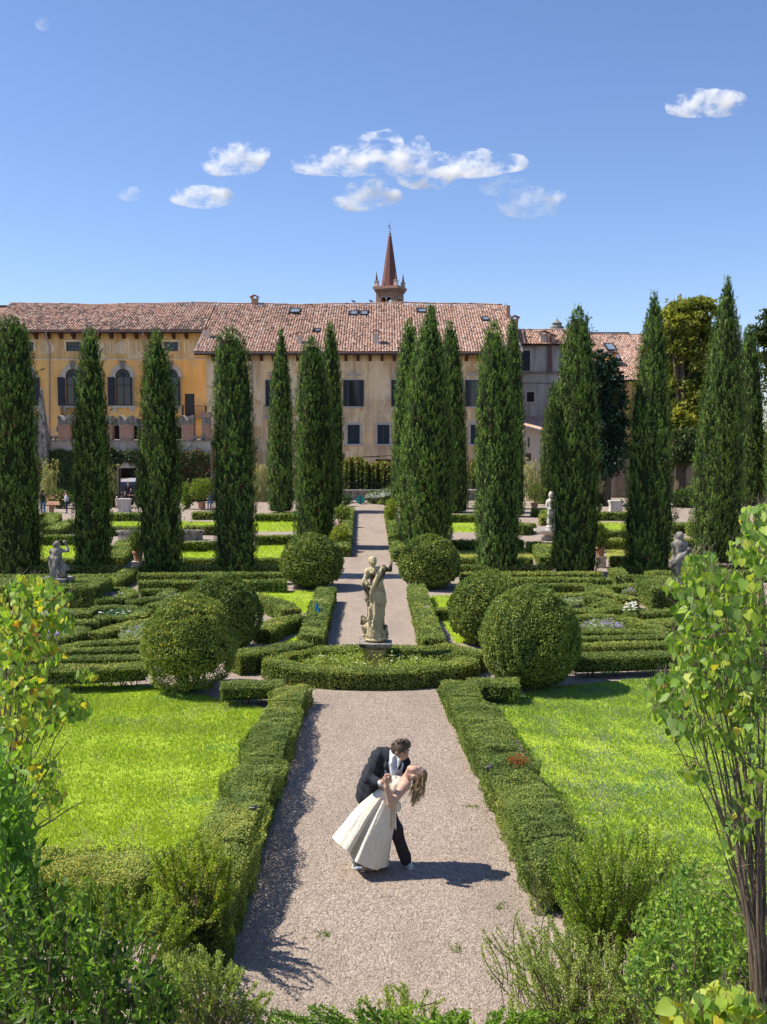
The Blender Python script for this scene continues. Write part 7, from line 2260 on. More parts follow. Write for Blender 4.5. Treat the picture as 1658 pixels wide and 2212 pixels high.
def pot(label, px, py, pot_w, pot_h, cr_w, cr_h, cols=((.07, .11, .025), (.26, .31, .06)), lemons=12, n=900, z=0.0, group='terracotta pots with lemon trees', L=.12, stem=.1, pxz=None):
    r = np.random.RandomState(int(px * 3 + py))
    b = G(px, py, z); s = b[1] / F
    w = pot_w / 2 * s; h = pot_h * s
    root = thing('potted_tree', label, 'potted tree', b, group)
    prof = [(w * .62, 0), (w * .66, h * .02), (w * .88, h * .78), (w * .90, h * .80), (w * 1.03, h * .82), (w * 1.03, h * .97), (w * .98, h), (w * .86, h), (w * .82, h * .88), (.01, h * .88)]
    part('pot', Geo().lathe(prof, b, 28), M['terra'], root)
    c = b + np.array((0, 0, h + (cr_h * (.5 + stem)) * s))
    part('trunk', Geo().tube([b + (0, 0, h * .85), b + (.02, 0, h + cr_h * .2 * s), c], [.045, .035, .015], 6), M['bark'], root)
    d = nrm(r.normal(size=(n, 3))); q = .45 + .6 * r.rand(n) ** .6
    lump = 1 + .22 * vnoise(d, 2.6, int(px))
    P = c + d * (q * lump)[:, None] * np.array((cr_w / 2 * s, cr_w / 2 * s, cr_h / 2 * s))
    A = r.normal(size=(n, 3)) + nrm(P - c) * .8 + (0, 0, .1)
    t = np.clip(.55 + .3 * r.normal(size=n), 0, 1)[:, None]
    col = (1 - t) * np.asarray(cols[0]) + t * np.asarray(cols[1])
    cr = part('crown', Geo().leaves(P, A, r.normal(size=(n, 3)) + (0, 0, .5), L * (.7 + .6 * r.rand(n)), L * .5, col, 'quad'), M['leaf'], root)
    return root
pot('large lemon tree in a wide terracotta pot, beside the sitting person', 436, 1101, 17, 17, 50, 46, n=1700, L=.17)
pot('lemon tree in a terracotta pot at the left edge of the far path, farther one', 738, 1139, 18, 12, 36, 32, n=1000, L=.14)
pot('bright lemon tree at the left edge of the far path, nearer one', 735, 1192, 18, 12, 36, 40, n=1000, L=.12, cols=((.12, .17, .02), (.34, .36, .05)))
pot('small lemon tree in a pot at the right edge of the far path', 845, 1142, 12, 16, 26, 40, n=800, L=.13, cols=((.12, .17, .02), (.30, .33, .05)))
pot('wide dark pot with a wispy tree behind the fountain', 1155, 1098, 18, 12, 36, 40, n=500, L=.18, cols=((.06, .09, .03), (.2, .22, .07)))
pot('empty-looking reddish pot at the far right end of the path', 843, 1099, 12, 9, 14, 10, n=120, L=.14)

def pier_pot(label, px, py, pier_h, pot_w, pot_h, cr_w, cr_h, plabel):
    b = G(px, py); s = b[1] / F
    h = pier_h * s; w = pot_w * .5 * s
    p = thing('stone_pier', plabel, 'pier', b)
    part('block', Geo().box(b[0] - w, b[0] + w, b[1] - w, b[1] + w, 0, h * .48 - .01), M['stone3'], p)
    part('block', Geo().box(b[0] - w * .92, b[0] + w * .92, b[1] - w * .92, b[1] + w * .92, h * .48, h * .82), M['stone3'], p)
    part('slab', Geo().box(b[0] - w * 1.08, b[0] + w * 1.08, b[1] - w * 1.08, b[1] + w * 1.08, h * .82, h), M['stone3'], p)
    q = W(px, py - pier_h, b[1])
    r = pot(label, px, py, pot_w, pot_h, cr_w, cr_h, n=900, L=.11, cols=((.05, .09, .02), (.17, .22, .05)), stem=.05)
    r.location.z = h
pier_pot('lemon tree in a terracotta pot on a stone pier, beside the third cypress', 299, 1232, 20, 23, 22, 36, 40, 'short stone pier under the lemon pot beside the third cypress')
pier_pot('lemon tree in a terracotta pot on a stone pier, beside the eighth cypress', 1297, 1226, 24, 22, 21, 34, 46, 'short stone pier under the lemon pot beside the eighth cypress')

# stone altar, well, lectern, bench
def block_thing(name, label, cat, px, py, w_px, h_px, mat='stone3', cap=.16):
    b = G(px, py); s = b[1] / F; w = w_px / 2 * s; h = h_px * s
    root = thing(name, label, cat, b)
    part('body', Geo().box(b[0] - w * .86, b[0] + w * .86, b[1] - w * .7, b[1] + w * .7, .12, h * (1 - cap) - .1), M[mat], root)
    part('base', Geo().box(b[0] - w * .95, b[0] + w * .95, b[1] - w * .8, b[1] + w * .8, 0, .12), M[mat], root)
    g = Geo(); y0, y1 = b[1] - w * .85, b[1] + w * .85
    g.box(b[0] - w * .92, b[0] + w * .92, b[1] - w * .76, b[1] + w * .76, h * (1 - cap) - .1, h * (1 - cap)); g.box(b[0] - w, b[0] + w, y0, y1, h * (1 - cap), h)
    part('cap', g, M[mat], root)
block_thing('stone_altar', 'pale carved stone altar with a moulded cap, before the gate visitors', 'altar', 270, 1106, 27, 29)
block_thing('stone_well', 'square pinkish stone well block under the dark conifer at right', 'well', 1330, 1107, 29, 26)
q = G(112, 1108); s = q[1] / F
root = thing('lectern', 'brown wooden reading board on a post beside the camera person', 'sign', q)
part('post', Geo().box(q[0] - .14, q[0] + .14, q[1] - .1, q[1] + .1, 0, 20 * s), mat_plain('brown_board', (.30, .16, .09), (.24, .12, .07), 5, .6), root)
V = [(q[0] - 11 * s, q[1] - .2, 18 * s), (q[0] + 20 * s, q[1] - .2, 18 * s), (q[0] + 14 * s, q[1] + .3, 25 * s), (q[0] - 11 * s, q[1] + .3, 25 * s)]
V += [(a, b_ + .04, c - .06) for a, b_, c in V]
part('board', Geo().add(V, [(0, 1, 2, 3), (7, 6, 5, 4), (0, 4, 5, 1), (1, 5, 6, 2), (2, 6, 7, 3), (3, 7, 4, 0)]), mat_plain('brown_board_top', (.34, .18, .10), (.28, .14, .08), 5, .5), root)
q = G(457, 1098); root = thing('bench', 'stone bench under the sitting person by the ivy', 'bench', q + (0, .15, 0))
part('seat', Geo().box(q[0] - .9, q[0] + 1.0, q[1] - .1, q[1] + .45, .38, .47), M['stone3'], root)
for dx in (-.6, .7): part('leg', Geo().box(q[0] + dx - .1, q[0] + dx + .1, q[1] - .05, q[1] + .4, 0, .38), M['stone2'], root)

# teal disc (hose reel) at the end of the path
q = G(779, 1089); s = q[1] / F; zc = 10 * s; R = 9.6 * s
root = thing('hose_reel', 'teal round hose reel with a yellow drum at the far end of the path', 'hose reel', q)
teal = mat_plain('teal_plastic', (.03, .36, .36), (.025, .30, .31), 6, .4, .05)
th = np.linspace(0, 6.2832, 25)[:-1]
part('disc', Geo().prism([(q[0] + R * math.cos(a), zc + R * math.sin(a)) for a in th], q[1] - .2, q[1] - .14), teal, root)
part('drum', Geo().prism([(q[0] + .08 + R * .85 * math.cos(a), zc - .03 + R * .85 * math.sin(a)) for a in th], q[1] - .13, q[1] + .15), mat_plain('yellow_hose', (.45, .38, .08), (.35, .28, .05), 6, .5), root)
part('frame', Geo().tube([(q[0], q[1] - .24, .0), (q[0], q[1] - .26, zc + R * 1.15), (q[0], q[1] + .2, zc + R * 1.15), (q[0], q[1] + .2, 0)], .03, 6), M['metal'], root)

# ---- stone blocks and blue tap box by the far path hedge
for px, py, w, h, lb in ((671, 1402, 30, 15, 'weathered stone block in front of the left path hedge, next to the ring'), (694, 1330, 18, 9, 'small flat stone set in the left path hedge'), (922, 1342, 16, 7, 'small flat stone set in the right path hedge')):
    b = G(px, py); s = b[1] / F
    g = Geo().box(b[0] - w / 2 * s, b[0] + w / 2 * s, b[1] - .16, b[1] + .16, 0, (h * s) + (.34 if h < 12 else .1))
    g.box(b[0] - w / 2 * s * .93, b[0] + w / 2 * s * .93, b[1] - .14, b[1] + .14, (h * s) + (.34 if h < 12 else .1), (h * s) + (.36 if h < 12 else .13))
    solo('stone_block', g, M['stone2'], b, lb, 'stone')
for px, py, hp, lb in ((684, 1312, 18, 'taller blue plastic pipe stub standing in the left path hedge'), (689, 1316, 14, 'shorter tilted blue pipe stub in the left path hedge')):
    b = G(px, py + 44); s = b[1] / F
    solo('pipe_stub', Geo().tube([b, b + (0, 0, .45), b + (.02, 0, .45 + hp * s)], [.03, .03, .035], 7), mat_plain('blue_plastic', (.02, .22, .42), (.02, .16, .32), 6, .5, .02), b, lb, 'pipe')

# ---- flower beds inside the parterre
def bed(label, pts, n, fl=(.34, .20, .52), nf=30, cols=((.22, .28, .14), (.42, .47, .30)), hgt=.3, L=.09):
    poly = ring_ccw([tuple(G(p[0], p[1], hgt)[:2]) for p in pts])
    r = np.random.RandomState(int(pts[0][0]))
    lo = np.min(poly, 0); hi = np.max(poly, 0)
    P = np.stack([lo[0] + r.rand(n * 3) * (hi[0] - lo[0]), lo[1] + r.rand(n * 3) * (hi[1] - lo[1]), np.zeros(n * 3)], -1)
    P = P[inside(poly, P)][:n]; n = len(P)
    P[:, 2] = hgt * (.45 + .5 * r.rand(n) + .25 * vnoise(P[:, :2], 4, 2))
    A = r.normal(size=(n, 3)) + (0, 0, .5)
    t = r.rand(n, 1); c = (1 - t) * np.asarray(cols[0]) + t * np.asarray(cols[1])
    b = (float(np.mean([p[0] for p in poly])), float(np.mean([p[1] for p in poly])), 0)
    root = thing('flower_bed', label, 'flower bed', b)
    part('foliage', Geo().leaves(P, A, r.normal(size=(n, 3)) + (0, 0, .8), L * (.7 + .6 * r.rand(n)), L * .6, c, 'quad'), M['leaf'], root)
    if nf:
        Pf = P[r.choice(n, min(nf, n), replace=False)].copy(); Pf[:, 2] = hgt * 1.05; m = len(Pf); g = Geo()
        for k in range(5):
            a = k / 5 * 6.28 + r.rand(m)
            g.leaves(Pf, np.stack([np.cos(a), np.sin(a), .3 + 0 * a], -1), np.stack([0 * a, 0 * a, 1 + 0 * a], -1), .055, .045, fl, 'quad')
        part('flowers', g, M['attr'], root, kind='stuff')
bed('pale green bed with mauve flowers in right parterre, nearest the big ball', [(1252, 1350), (1280, 1338), (1320, 1336), (1350, 1345), (1345, 1357), (1260, 1358)], 2200, nf=46)
bed('pale green bed between ball bush and curved hedge in left parterre', [(258, 1372), (268, 1358), (300, 1350), (335, 1346), (335, 1374), (300, 1377)], 2200, nf=16)
bed('pale green bed with mauve flowers beside the left clipped block', [(200, 1282), (245, 1279), (272, 1281), (258, 1289), (205, 1290)], 1100, nf=30)
bed('small mauve flower patch at far left of the left parterre', [(95, 1372), (112, 1360), (140, 1362), (128, 1374)], 800, nf=26)
bed('bluish green plants with white flowers in the shaded left bed', [(205, 1326), (245, 1314), (290, 1318), (280, 1328)], 900, fl=(.75, .75, .68), nf=14, cols=((.07, .14, .09), (.14, .22, .14)))
bed('pale bed beside the narrow hedge behind big right ball', [(1198, 1294), (1225, 1285), (1262, 1290), (1245, 1298)], 900, nf=4)
bed('white roses left of the right clipped block', [(1345, 1322), (1352, 1306), (1374, 1300), (1376, 1320)], 700, fl=(.78, .76, .66), nf=36, cols=((.12, .17, .05), (.25, .30, .08)), hgt=.5)
bed('small pale bed with mauve flowers behind the white roses', [(1344, 1280), (1355, 1272), (1374, 1270), (1374, 1280)], 600, nf=16)
bed('pale bed with mauve flowers next to rear left ball bush', [(350, 1292), (362, 1280), (390, 1282), (385, 1296)], 700, nf=16)
# roses round the statue
def roses():
    c = np.array((G(801, 1456)[0], 22.72)); r = np.random.RandomState(6)
    made = []
    for i in range(15):
        a = i / 15 * 6.2832 + r.rand() * .3
        x, y = c[0] + 1.6 * math.cos(a) * r.uniform(.6, 1.0), c[1] + .72 * math.sin(a) * r.uniform(.4, 1)
        if abs(x - .02) < .32 and y < 23.3: x = .02 + math.copysign(.4, x - .02)
        b = np.array((x, y, 0)); Hh = r.uniform(.24, .40); n = 420
        root = thing('rose_bush', 'rose bush', 'rose bush', b, 'rose bushes round the statue'); made.append((x, root))
        cn = [b + np.array((r.normal() * .22, r.normal() * .14, Hh * r.uniform(.45, 1))) for _ in range(9)]
        st = Geo()
        for q in cn: st.tube([b, (b + q) / 2 + r.normal(size=3) * .03, q], [.008, .006, .004], 4)
        part('stem', st, M['twig'], root, kind='stuff')
        w_ = r.randint(0, 9, n); P = np.array(cn)[w_] + r.normal(size=(n, 3)) * np.array((.10, .09, .08)); P[:, 2] = np.maximum(P[:, 2], .05)
        t = np.clip(.5 + .3 * r.normal(size=n), 0, 1)[:, None]
        part('foliage', Geo().leaves(P, r.normal(size=(n, 3)) + (0, 0, .1), r.normal(size=(n, 3)) + (0, 0, 1), .06 * (.7 + .6 * r.rand(n)), .036, (1 - t) * np.array((.18, .26, .05)) + t * np.array((.46, .50, .14)), 'quad'), M['leaf'], root)
        if r.rand() < .75:
            for q in cn[:r.randint(1, 3)]:
                g = Geo(); p = q + (0, -.04, .10)
                for ring, (rr, up) in enumerate(((.052, .2), (.038, .7), (.022, 1.3))):
                    for j in range(6):
                        a2 = j / 6 * 6.28 + ring * .5
                        o = np.array((math.cos(a2), math.sin(a2), up))
                        g.leaves([p], [o], [(0, 0, 1.0)], rr * 1.1, rr * .9, (.74, .70, .56), 'quad')
                part('bloom', g, M['attr'], root)
    for i, (x, o) in enumerate(sorted(made, key=lambda q: q[0])):
        w = any(c.name.startswith('bloom') for c in o.children)
        o['label'] = (ORD[i] if i == 0 else ORD[i] + ' from the left') + ' of the rose bushes inside the oval hedge, ' + ('with cream blooms' if w else 'without blooms')
ORD = ['leftmost', 'second', 'third', 'fourth', 'fifth', 'sixth', 'seventh', 'eighth', 'ninth', 'tenth', 'eleventh', 'twelfth', 'thirteenth', 'fourteenth', 'fifteenth']
roses()
# ================================================================== shrubs round the viewpoint
hedge('lumpy yellowing box hedge closing the near end of the left lawn', [(-140, 1856), (60, 1852), (200, 1858), (330, 1872)], .8, .62, cover=1.3, warm=.4, rough=1.6)
hedge('dark box hedge closing the near end of the right lawn', [(1235, 1886), (1420, 1892), (1720, 1898)], .8, .6, cover=1.3, warm=.1, rough=1.6)

def sprig_shrub(label, Y, targets, root_px, n, per, L, Wd, cols, stem_r=.006, stemcol='twig', leaf_from=.35, spread=.5, depth=.5, mat='leaf', kind='quad', bend=.12, group=None, alt=None, cat='shrub', name='shrub'):
    """stems fan out from a root to points (px, py) and carry leaves along their upper part"""
    r = np.random.RandomState(int(abs(root_px[0]) + Y * 100))
    per = int(per * (1.9 if L < .05 else 1.5)); cols = (np.asarray(cols[0]) * 1.25, np.asarray(cols[1]) * 1.4)
    s = Y / F
    b = W(root_px[0], root_px[1], Y); b[2] = max(min(b[2], .0), 0.0)
    root = thing(name, label, cat, b, group)
    st = Geo(); lf = Geo()
    for i in range(n):
        px, py = targets(r)
        yy = Y + r.normal() * depth
        t = W(px, py, yy)
        a = b + np.array(((t[0] - b[0]) * r.uniform(.35, .75) + r.normal() * .05, r.normal() * depth * .4, 0))
        a[2] = max(0.0, t[2] - r.uniform(.5, 1.0) * max(.5, .8 * abs(t[2])))
        mid = (a + t) / 2 + r.normal(size=3) * bend * np.array((1, 1, .3)) * (t[2] - a[2])
        q = np.linspace(0, 1, 6)[:, None]
        P = (1 - q) ** 2 * a + 2 * q * (1 - q) * mid + q * q * t
        st.tube(P, np.linspace(stem_r, stem_r * .3, 6), 4, cap=False)
        q = (leaf_from + (1 - leaf_from) * r.rand(per, 1) ** .8)
        C_ = (1 - q) ** 2 * a + 2 * q * (1 - q) * mid + q * q * t
        T = nrm(2 * (1 - q) * (mid - a) + 2 * q * (t - mid))
        A = T * .7 + r.normal(size=(per, 3)) * spread
        tone = np.clip(r.normal() * .26 + .5 + .26 * r.normal(size=(per, 1)) + .25 * (q - .7), 0, 1)
        c = (1 - tone) * np.asarray(cols[0]) + tone * np.asarray(cols[1])
        if alt is not None:
            c = np.where(r.rand(per, 1) < alt[1], np.asarray(alt[0]), c)
        lf.leaves(C_ + r.normal(size=(per, 3)) * L * .35, A, r.normal(size=(per, 3)) + np.array((0, -.3, .7)), L * (.65 + .6 * r.rand(per)), Wd * (.8 + .4 * r.rand(per)), c, kind)
    part('stem', st, M[stemcol], root, kind='stuff')
    part('foliage', lf, M[mat], root, kind='stuff')
    return root

def area(x0, x1, top, bottom):
    def f(r):
        x = r.uniform(x0, x1)
        t = np.interp(x, [p[0] for p in top], [p[1] for p in top])
        return x, t + (bottom - t) * r.rand() ** 1.5
    return f
sprig_shrub('wild upright box shrub overgrowing the near end of the left path hedge', 10.4, area(320, 510, [(320, 1850), (420, 1800), (460, 1775), (510, 1850)], 2040), (420, 2080), 150, 90, .030, .016, ((.09, .14, .02), (.30, .36, .045)), bend=.08, depth=.45, alt=((.40, .27, .05), .06))
sprig_shrub('low bushy box regrowth below the yellowing left hedge', 9.6, area(90, 420, [(90, 1900), (250, 1890), (420, 1960)], 2080), (250, 2150), 120, 80, .030, .017, ((.07, .12, .02), (.24, .31, .04)), depth=.5)
sprig_shrub('fine-leaved rounded bush at the lower left, beside the near path', 8.4, area(290, 590, [(290, 2110), (380, 2045), (450, 2035), (520, 2090), (590, 2140)], 2260), (440, 2330), 190, 90, .024, .014, ((.11, .16, .04), (.34, .39, .12)), bend=.10, depth=.35)
sprig_shrub('low green groundcover strip along the bottom of the photo', 8.3, area(560, 1420, [(560, 2178), (700, 2172), (900, 2180), (1150, 2176), (1420, 2160)], 2290), (990, 2380), 230, 60, .030, .018, ((.08, .17, .02), (.24, .36, .05)), bend=.2, depth=.35)
sprig_shrub('sparse small bush in the middle of the bottom edge, on the path', 8.5, area(770, 975, [(770, 2160), (860, 2120), (940, 2135), (975, 2165)], 2230), (870, 2290), 46, 60, .024, .014, ((.13, .19, .05), (.36, .40, .13)), bend=.12, depth=.2)
sprig_shrub('tall wild box shrub with bare twigs, spilling over the right path hedge', 9.2, area(1185, 1520, [(1185, 1830), (1260, 1790), (1330, 1775), (1370, 1765), (1430, 1800), (1520, 1850)], 2100), (1330, 2160), 230, 80, .030, .015, ((.075, .13, .02), (.25, .33, .04)), stem_r=.007, leaf_from=.3, bend=.10, depth=.45)
sprig_shrub('sparse fine-leaved bush leaning over the right side of the near path', 8.3, area(1095, 1420, [(1095, 2060), (1150, 2000), (1260, 2000), (1420, 2040)], 2250), (1290, 2330), 210, 60, .024, .013, ((.14, .19, .05), (.38, .42, .13)), bend=.14, depth=.35)
sprig_shrub('fresh green rose-like thicket at the lower right', 7.2, area(1370, 1700, [(1370, 1960), (1440, 1870), (1560, 1850), (1700, 1830)], 2280), (1540, 2420), 150, 44, .055, .026, ((.08, .17, .03), (.27, .37, .06)), bend=.22, depth=.5, spread=.7)
sprig_shrub('dense dark shrub at the lower right corner behind the redbud stems', 8.4, area(1480, 1720, [(1480, 1930), (1600, 1890), (1720, 1880)], 2200), (1600, 2300), 110, 60, .042, .022, ((.05, .10, .02), (.16, .24, .04)), depth=.4)
sprig_shrub('tall dark laurel-like shrub filling the lower left corner', 6.0, area(-60, 380, [(-60, 1850), (60, 1870), (170, 1900), (260, 1950), (330, 2040), (380, 2110)], 2290), (160, 2520), 130, 34, .075, .030, ((.02, .05, .012), (.17, .28, .04)), stem_r=.008, leaf_from=.4, bend=.10, depth=.55, spread=.55)
sprig_shrub('leafy shoots at the left edge under the left redbud', 6.4, area(-80, 60, [(-80, 1560), (0, 1600), (60, 1700)], 1950), (-20, 2400), 34, 40, .10, .045, ((.07, .16, .03), (.22, .36, .06)), leaf_from=.4, depth=.3)
sprig_shrub('trailing seedlings hanging over the right path edge', 8.9, area(1040, 1200, [(1040, 2010), (1110, 1950), (1200, 1960)], 2110), (1180, 2230), 40, 40, .022, .012, ((.16, .22, .05), (.36, .42, .12)), bend=.2, depth=.2)

# the rust-brown tuft in the right hedge
q = G(1118, 1645, .64); rr_ = np.random.RandomState(4); n = 260
part('dead_tuft', Geo().leaves(q + rr_.normal(size=(n, 3)) * np.array((.075, .08, .05)) + (0, 0, .02), rr_.normal(size=(n, 3)) + (0, 0, .5), rr_.normal(size=(n, 3)), .035, .02, np.array((.36, .12, .04)) * (.6 + .7 * rr_.rand(n, 1)), 'quad'), M['leaf'], RIGHT_HEDGE, kind='stuff')
# little spotlights in the hedges
for px, py, lb in ((1627 / 1.544, 2572 / 1.544, 'small black spotlight in the right path hedge'), (1303, 2710, None), (838, 2710, 'small black spotlight in the left path hedge')):
    if lb is None: continue
    if px > 1700: px, py = px / 1.544, py / 1.544
    if py > 2212: px, py = px / 1.544, py / 1.544
    q = G(px, py, .62)
    solo('spotlight', Geo().tube([q, q + (0, 0, .06), q + (.07, -.02, .08)], [.022, .028, .032], 8), M['metal'], q, lb, 'spotlight', 'spotlights in the path hedges')

# ---- redbuds with heart-shaped leaves
def heart(col, fold_=.18):
    pts = [(0, 0), (.20, -.10), (.42, -.02), (.52, .22), (.44, .52), (.24, .80), (0, 1.05)]
    V = []; 
    for x, y in pts: V.append((x, y, abs(x) * fold_ - .12 * y * y))
    for x, y in pts[1:-1]: V.append((-x, y, abs(x) * fold_ - .12 * y * y))
    V.append((0, .5, -.03))
    n = len(pts)
    right = list(range(n)); left_ = [0] + list(range(n, 2 * n - 2)) + [n - 1]
    c = len(V) - 1
    fs = [(c, right[i], right[i + 1]) for i in range(n - 1)] + [(c, left_[i + 1], left_[i]) for i in range(n - 1)]
    return np.array(V), np.array(fs), col
HV, HF, _ = heart(None)
HC = [(.19, .32, .05), (.31, .43, .06), (.14, .25, .05), (.42, .49, .07), (.27, .38, .12), (.55, .46, .05), (.11, .19, .045), (.42, .22, .05)]
HP = [.26, .26, .18, .12, .1, .02, .06, .005]
HM = [Geo().add(HV, HF, c).mesh('leaf', M['leaf'], smooth=True) for c in HC]
def redbud(label, Y, root_px, clusters, waist, size, hc_p=HP, seed=1, depth=.35, bare=()):
    r = np.random.RandomState(seed)
    b = W(root_px[0], root_px[1], Y); b[2] = 0.0
    root = thing('redbud_tree', label, 'tree', b)
    s = Y / F
    st = Geo()
    tips = []
    def stem(px, py, r0, dy=None):
        t = W(px, py, Y + (r.normal() * depth * .5 if dy is None else dy))
        a = b + r.normal(size=3) * np.array((.10, .10, 0))
        wst = W(waist[0] + r.normal() * waist[2], waist[1] + r.normal() * 40, Y + r.normal() * .08)
        dz = max((t[2] - wst[2]) * .5, .1)
        m = wst + np.array(((wst[0] - a[0]) * .2 + (t[0] - wst[0]) * .3, 0, dz)) + r.normal(size=3) * .03
        q = np.linspace(0, 1, 12)[:, None]
        P = np.where(q < .3, a + (wst - a) * np.minimum(q / .3, 1), 0)
        q2 = np.clip((q - .3) / .7, 0, 1)
        P = np.where(q < .3, P, (1 - q2) ** 2 * wst + 2 * q2 * (1 - q2) * m + q2 * q2 * t)
        P = P + .012 * np.sin(q * 17 + r.rand() * 6) * np.array((1, .6, 0))
        st.tube(P, np.linspace(r0, r0 * .25, 12), 6)
        for k in range(3):
            j = r.randint(6, 11); e = P[j] + np.array((r.normal() * .12, r.normal() * .1, r.uniform(.05, .25)))
            st.tube([P[j], (P[j] + e) / 2 + r.normal(size=3) * .015, e], [r0 * .3, r0 * .2, r0 * .1], 4)
        return P
    for x, y in bare: stem(x, y, .014)
    leaves = []
    for cx, cy, rx, ry, n, ns in clusters:
        for k in range((ns + 1) // 2): stem(cx + r.normal() * rx * .4, cy + r.normal() * ry * .4, r.uniform(.007, .014))
        for k in range(int(n * 2.9)):
            a = r.rand() * 6.2832; q = r.rand() ** .5
            leaves.append((cx + rx * q * math.cos(a), cy + ry * q * math.sin(a)))
    part('branches', st, M['twig'], root)
    r.shuffle(leaves)
    pet = Geo()
    rest = Geo(); off = np.array(b)
    for i, (px, py) in enumerate(leaves):
        p = W(px, py, Y + r.normal() * depth)
        ci = r.choice(len(HC), p=np.array(hc_p) / sum(hc_p))
        L = size * r.uniform(.6, 1.15)
        tilt = r.uniform(-1.9, -.35); yaw = r.rand() * 6.2832; roll = r.normal() * .5
        R = Matrix.Rotation(yaw, 3, 'Z') @ Matrix.Rotation(tilt, 3, 'X') @ Matrix.Rotation(roll, 3, 'Y')
        if i < 300:
            o = bpy.data.objects.new('leaf', HM[ci]); COL.objects.link(o); o.parent = root
            o.location = tuple(p - off); o.rotation_euler = R.to_euler(); o.scale = (L, L, L)
        else:
            rest.add((HV * L) @ np.array(R).T + p, HF, HC[ci])
        pet.tube([p, p + np.array((r.normal() * .02, r.normal() * .02, .05))], [.0016, .0014], 3, cap=False)
    part('leaf_stalks', pet, M['twig'], root, kind='stuff')
    if rest.n: part('leaves', rest, M['leaf'], root, kind='stuff', smooth=True)
    return root
redbud('leafy redbud with many thin stems and heart-shaped leaves at the right edge', 5.2, (1662, 2420),
       [(1640, 1125, 40, 40, 34, 2), (1620, 1185, 50, 35, 30, 2), (1520, 1215, 40, 30, 22, 2), (1560, 1262, 60, 36, 40, 2), (1470, 1262, 36, 24, 16, 1), (1640, 1250, 40, 50, 34, 2), (1530, 1320, 70, 40, 56, 3), (1630, 1340, 50, 50, 44, 2),
        (1490, 1385, 50, 36, 36, 2), (1580, 1410, 66, 46, 60, 3), (1500, 1450, 56, 36, 44, 2), (1432, 1480, 32, 28, 20, 1), (1450, 1530, 46, 32, 34, 2), (1570, 1500, 70, 44, 50, 3), (1640, 1480, 40, 60, 34, 2), (1500, 1575, 60, 26, 26, 2),
        (1600, 1590, 56, 50, 22, 2), (1500, 1668, 26, 16, 16, 1), (1640, 1700, 30, 60, 12, 1), (1600, 1765, 34, 44, 22, 1), (1565, 1830, 22, 20, 6, 1)], (1646, 2120, 9), .049, hc_p=[.28, .24, .2, .1, .12, .02, .06, .003], seed=5,
       bare=((1560, 1640), (1610, 1560), (1590, 1660), (1640, 1600)))
redbud('yellowing redbud with bare stems rising at the left edge', 7.4, (10, 2080),
       [(70, 1262, 56, 24, 34, 2), (120, 1290, 34, 26, 22, 1), (30, 1310, 50, 40, 44, 2), (95, 1330, 54, 34, 48, 2), (140, 1335, 22, 22, 12, 1), (50, 1380, 66, 40, 56, 2), (10, 1440, 50, 50, 44, 2), (95, 1412, 40, 30, 24, 1), (70, 1470, 40, 36, 22, 2), (20, 1530, 46, 50, 40, 2),
        (185, 1455, 22, 14, 14, 1), (110, 1500, 50, 22, 26, 1), (150, 1530, 46, 26, 34, 2), (80, 1560, 50, 30, 32, 1), (30, 1620, 40, 40, 30, 1), (95, 1660, 40, 26, 16, 1), (100, 1720, 40, 24, 22, 1)], (4, 1880, 14), .058, hc_p=[.22, .22, .14, .18, .06, .10, .06, .02], seed=9,
       bare=((150, 1600), (120, 1680), (60, 1640), (185, 1730), (40, 1560), (140, 1745)))
redbud('low yellow-green heart-leaved shoots in the bottom right corner', 5.0, (1560, 2700),
       [(1480, 2190, 46, 26, 22, 2), (1560, 2160, 50, 40, 34, 3), (1520, 2215, 60, 30, 26, 1), (1610, 2190, 40, 50, 26, 2)], (1560, 2380, 20), .078, hc_p=[.15, .3, .02, .33, .05, .15, .0, .0], seed=12, depth=.2)

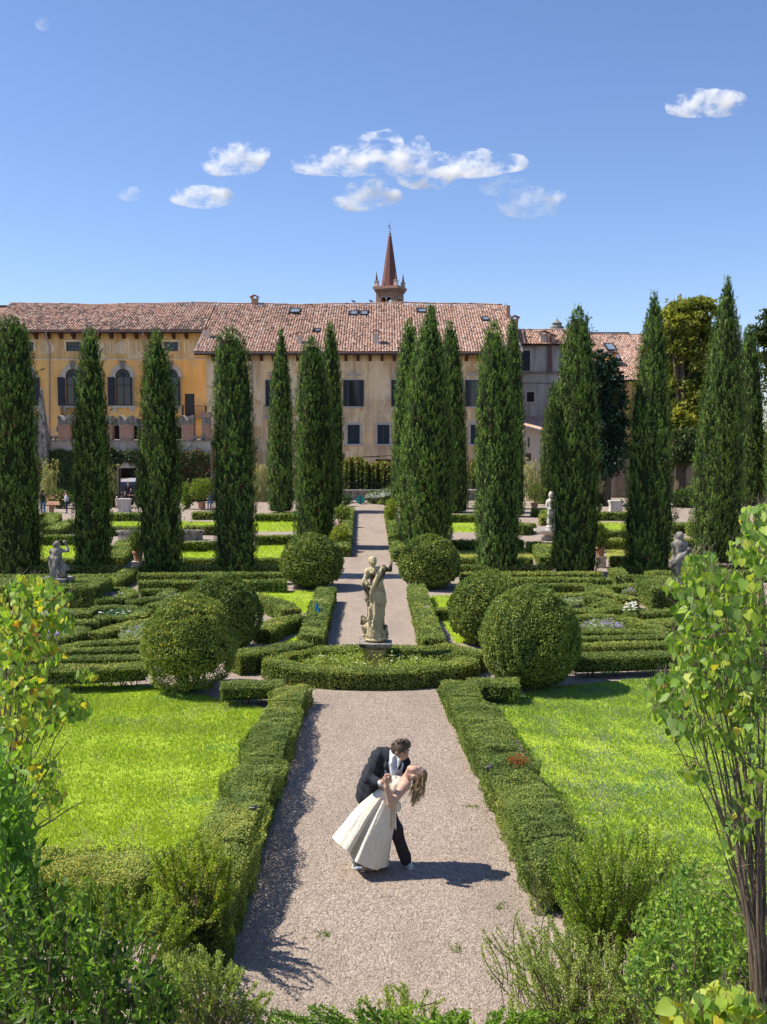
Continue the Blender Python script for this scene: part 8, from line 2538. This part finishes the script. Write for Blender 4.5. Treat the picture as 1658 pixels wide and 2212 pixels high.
# ================================================================== clouds
def mat_cloud(dens, seed):
    m, nt, out = new_mat('cloud_vapour')
    v = nt.nodes.new('ShaderNodeVolumePrincipled')
    v.inputs['Color'].default_value = (.995, .995, 1, 1); v.inputs['Anisotropy'].default_value = .0
    n = noise(nt, coords(nt, (1, 1, 1.7)), 0.017, 10, .70)
    mul = node(nt, 'ShaderNodeMath', operation='MULTIPLY'); mul.inputs[1].default_value = dens
    nt.links.new(ramp(nt, n, [(.505, 0), (.66, 1)]), mul.inputs[0])
    nt.links.new(mul.outputs[0], v.inputs['Density'])
    nt.links.new(v.outputs[0], out.inputs['Volume'])
    return m
YC = 2600.0
def cloud(label, lobes, dens=.06, seed=1):
    r = np.random.RandomState(seed)
    s = YC / F
    pr = []
    for px, py, rx, ry in lobes:
        c = W(px, py, YC)
        pr.append(('e', c, (rx * s * 1.25, rx * s * .8, ry * s * 1.3)))
        for k in range(int(3 + rx / 12)):
            a = r.rand() * 6.28
            pr.append(('e', c + np.array((math.cos(a) * rx * s * .75, r.normal() * rx * s * .3, abs(math.sin(a)) * ry * s * .7 - .1 * ry * s)), (rx * s * .35, rx * s * .35, ry * s * .55)))
    g = sgeo(pr, 4.5, 12.0)
    c = W(lobes[0][0], lobes[0][1], YC)
    solo('cloud', g, mat_cloud(dens, seed), c, label, 'cloud', 'small white clouds')
cloud('longest white cloud, stretched above the bell tower', [(700, 358, 44, 9), (752, 345, 44, 22), (808, 332, 44, 30), (838, 318, 24, 24), (880, 350, 50, 22), (905, 328, 16, 22), (950, 358, 60, 16), (1020, 356, 60, 14), (1095, 352, 32, 9), (920, 384, 44, 14), (662, 354, 26, 10)], seed=3)
cloud('white cloud with a flat base, upper one at left', [(480, 352, 32, 16), (515, 340, 44, 22), (548, 330, 24, 14)], seed=4)
cloud('small flat white cloud, lower one at left', [(405, 424, 28, 10), (440, 426, 40, 13), (478, 424, 20, 9)], seed=5)
cloud('compact white cloud just above the spire, left of it', [(775, 428, 40, 16), (800, 414, 36, 18), (832, 424, 26, 10)], seed=6)
cloud('faint white cloud to the lower right of the longest cloud', [(1120, 440, 34, 16), (1150, 428, 44, 14), (1150, 452, 40, 9), (1190, 422, 22, 7)], .02, seed=7)
cloud('bright lens-shaped cloud near the right edge of the photo', [(1490, 228, 36, 12), (1535, 224, 56, 15), (1575, 222, 24, 12)], seed=8)
cloud('tiny cloud scrap far left, above the yellow wing', [(281, 418, 18, 7)], .022, seed=9)
cloud('tiny cloud scrap high in the upper left corner', [(93, 48, 9, 9)], .022, seed=10)
cloud('wispy small cloud between the longest and the faint one', [(1072, 398, 28, 13), (1122, 404, 10, 12)], .012, seed=11)
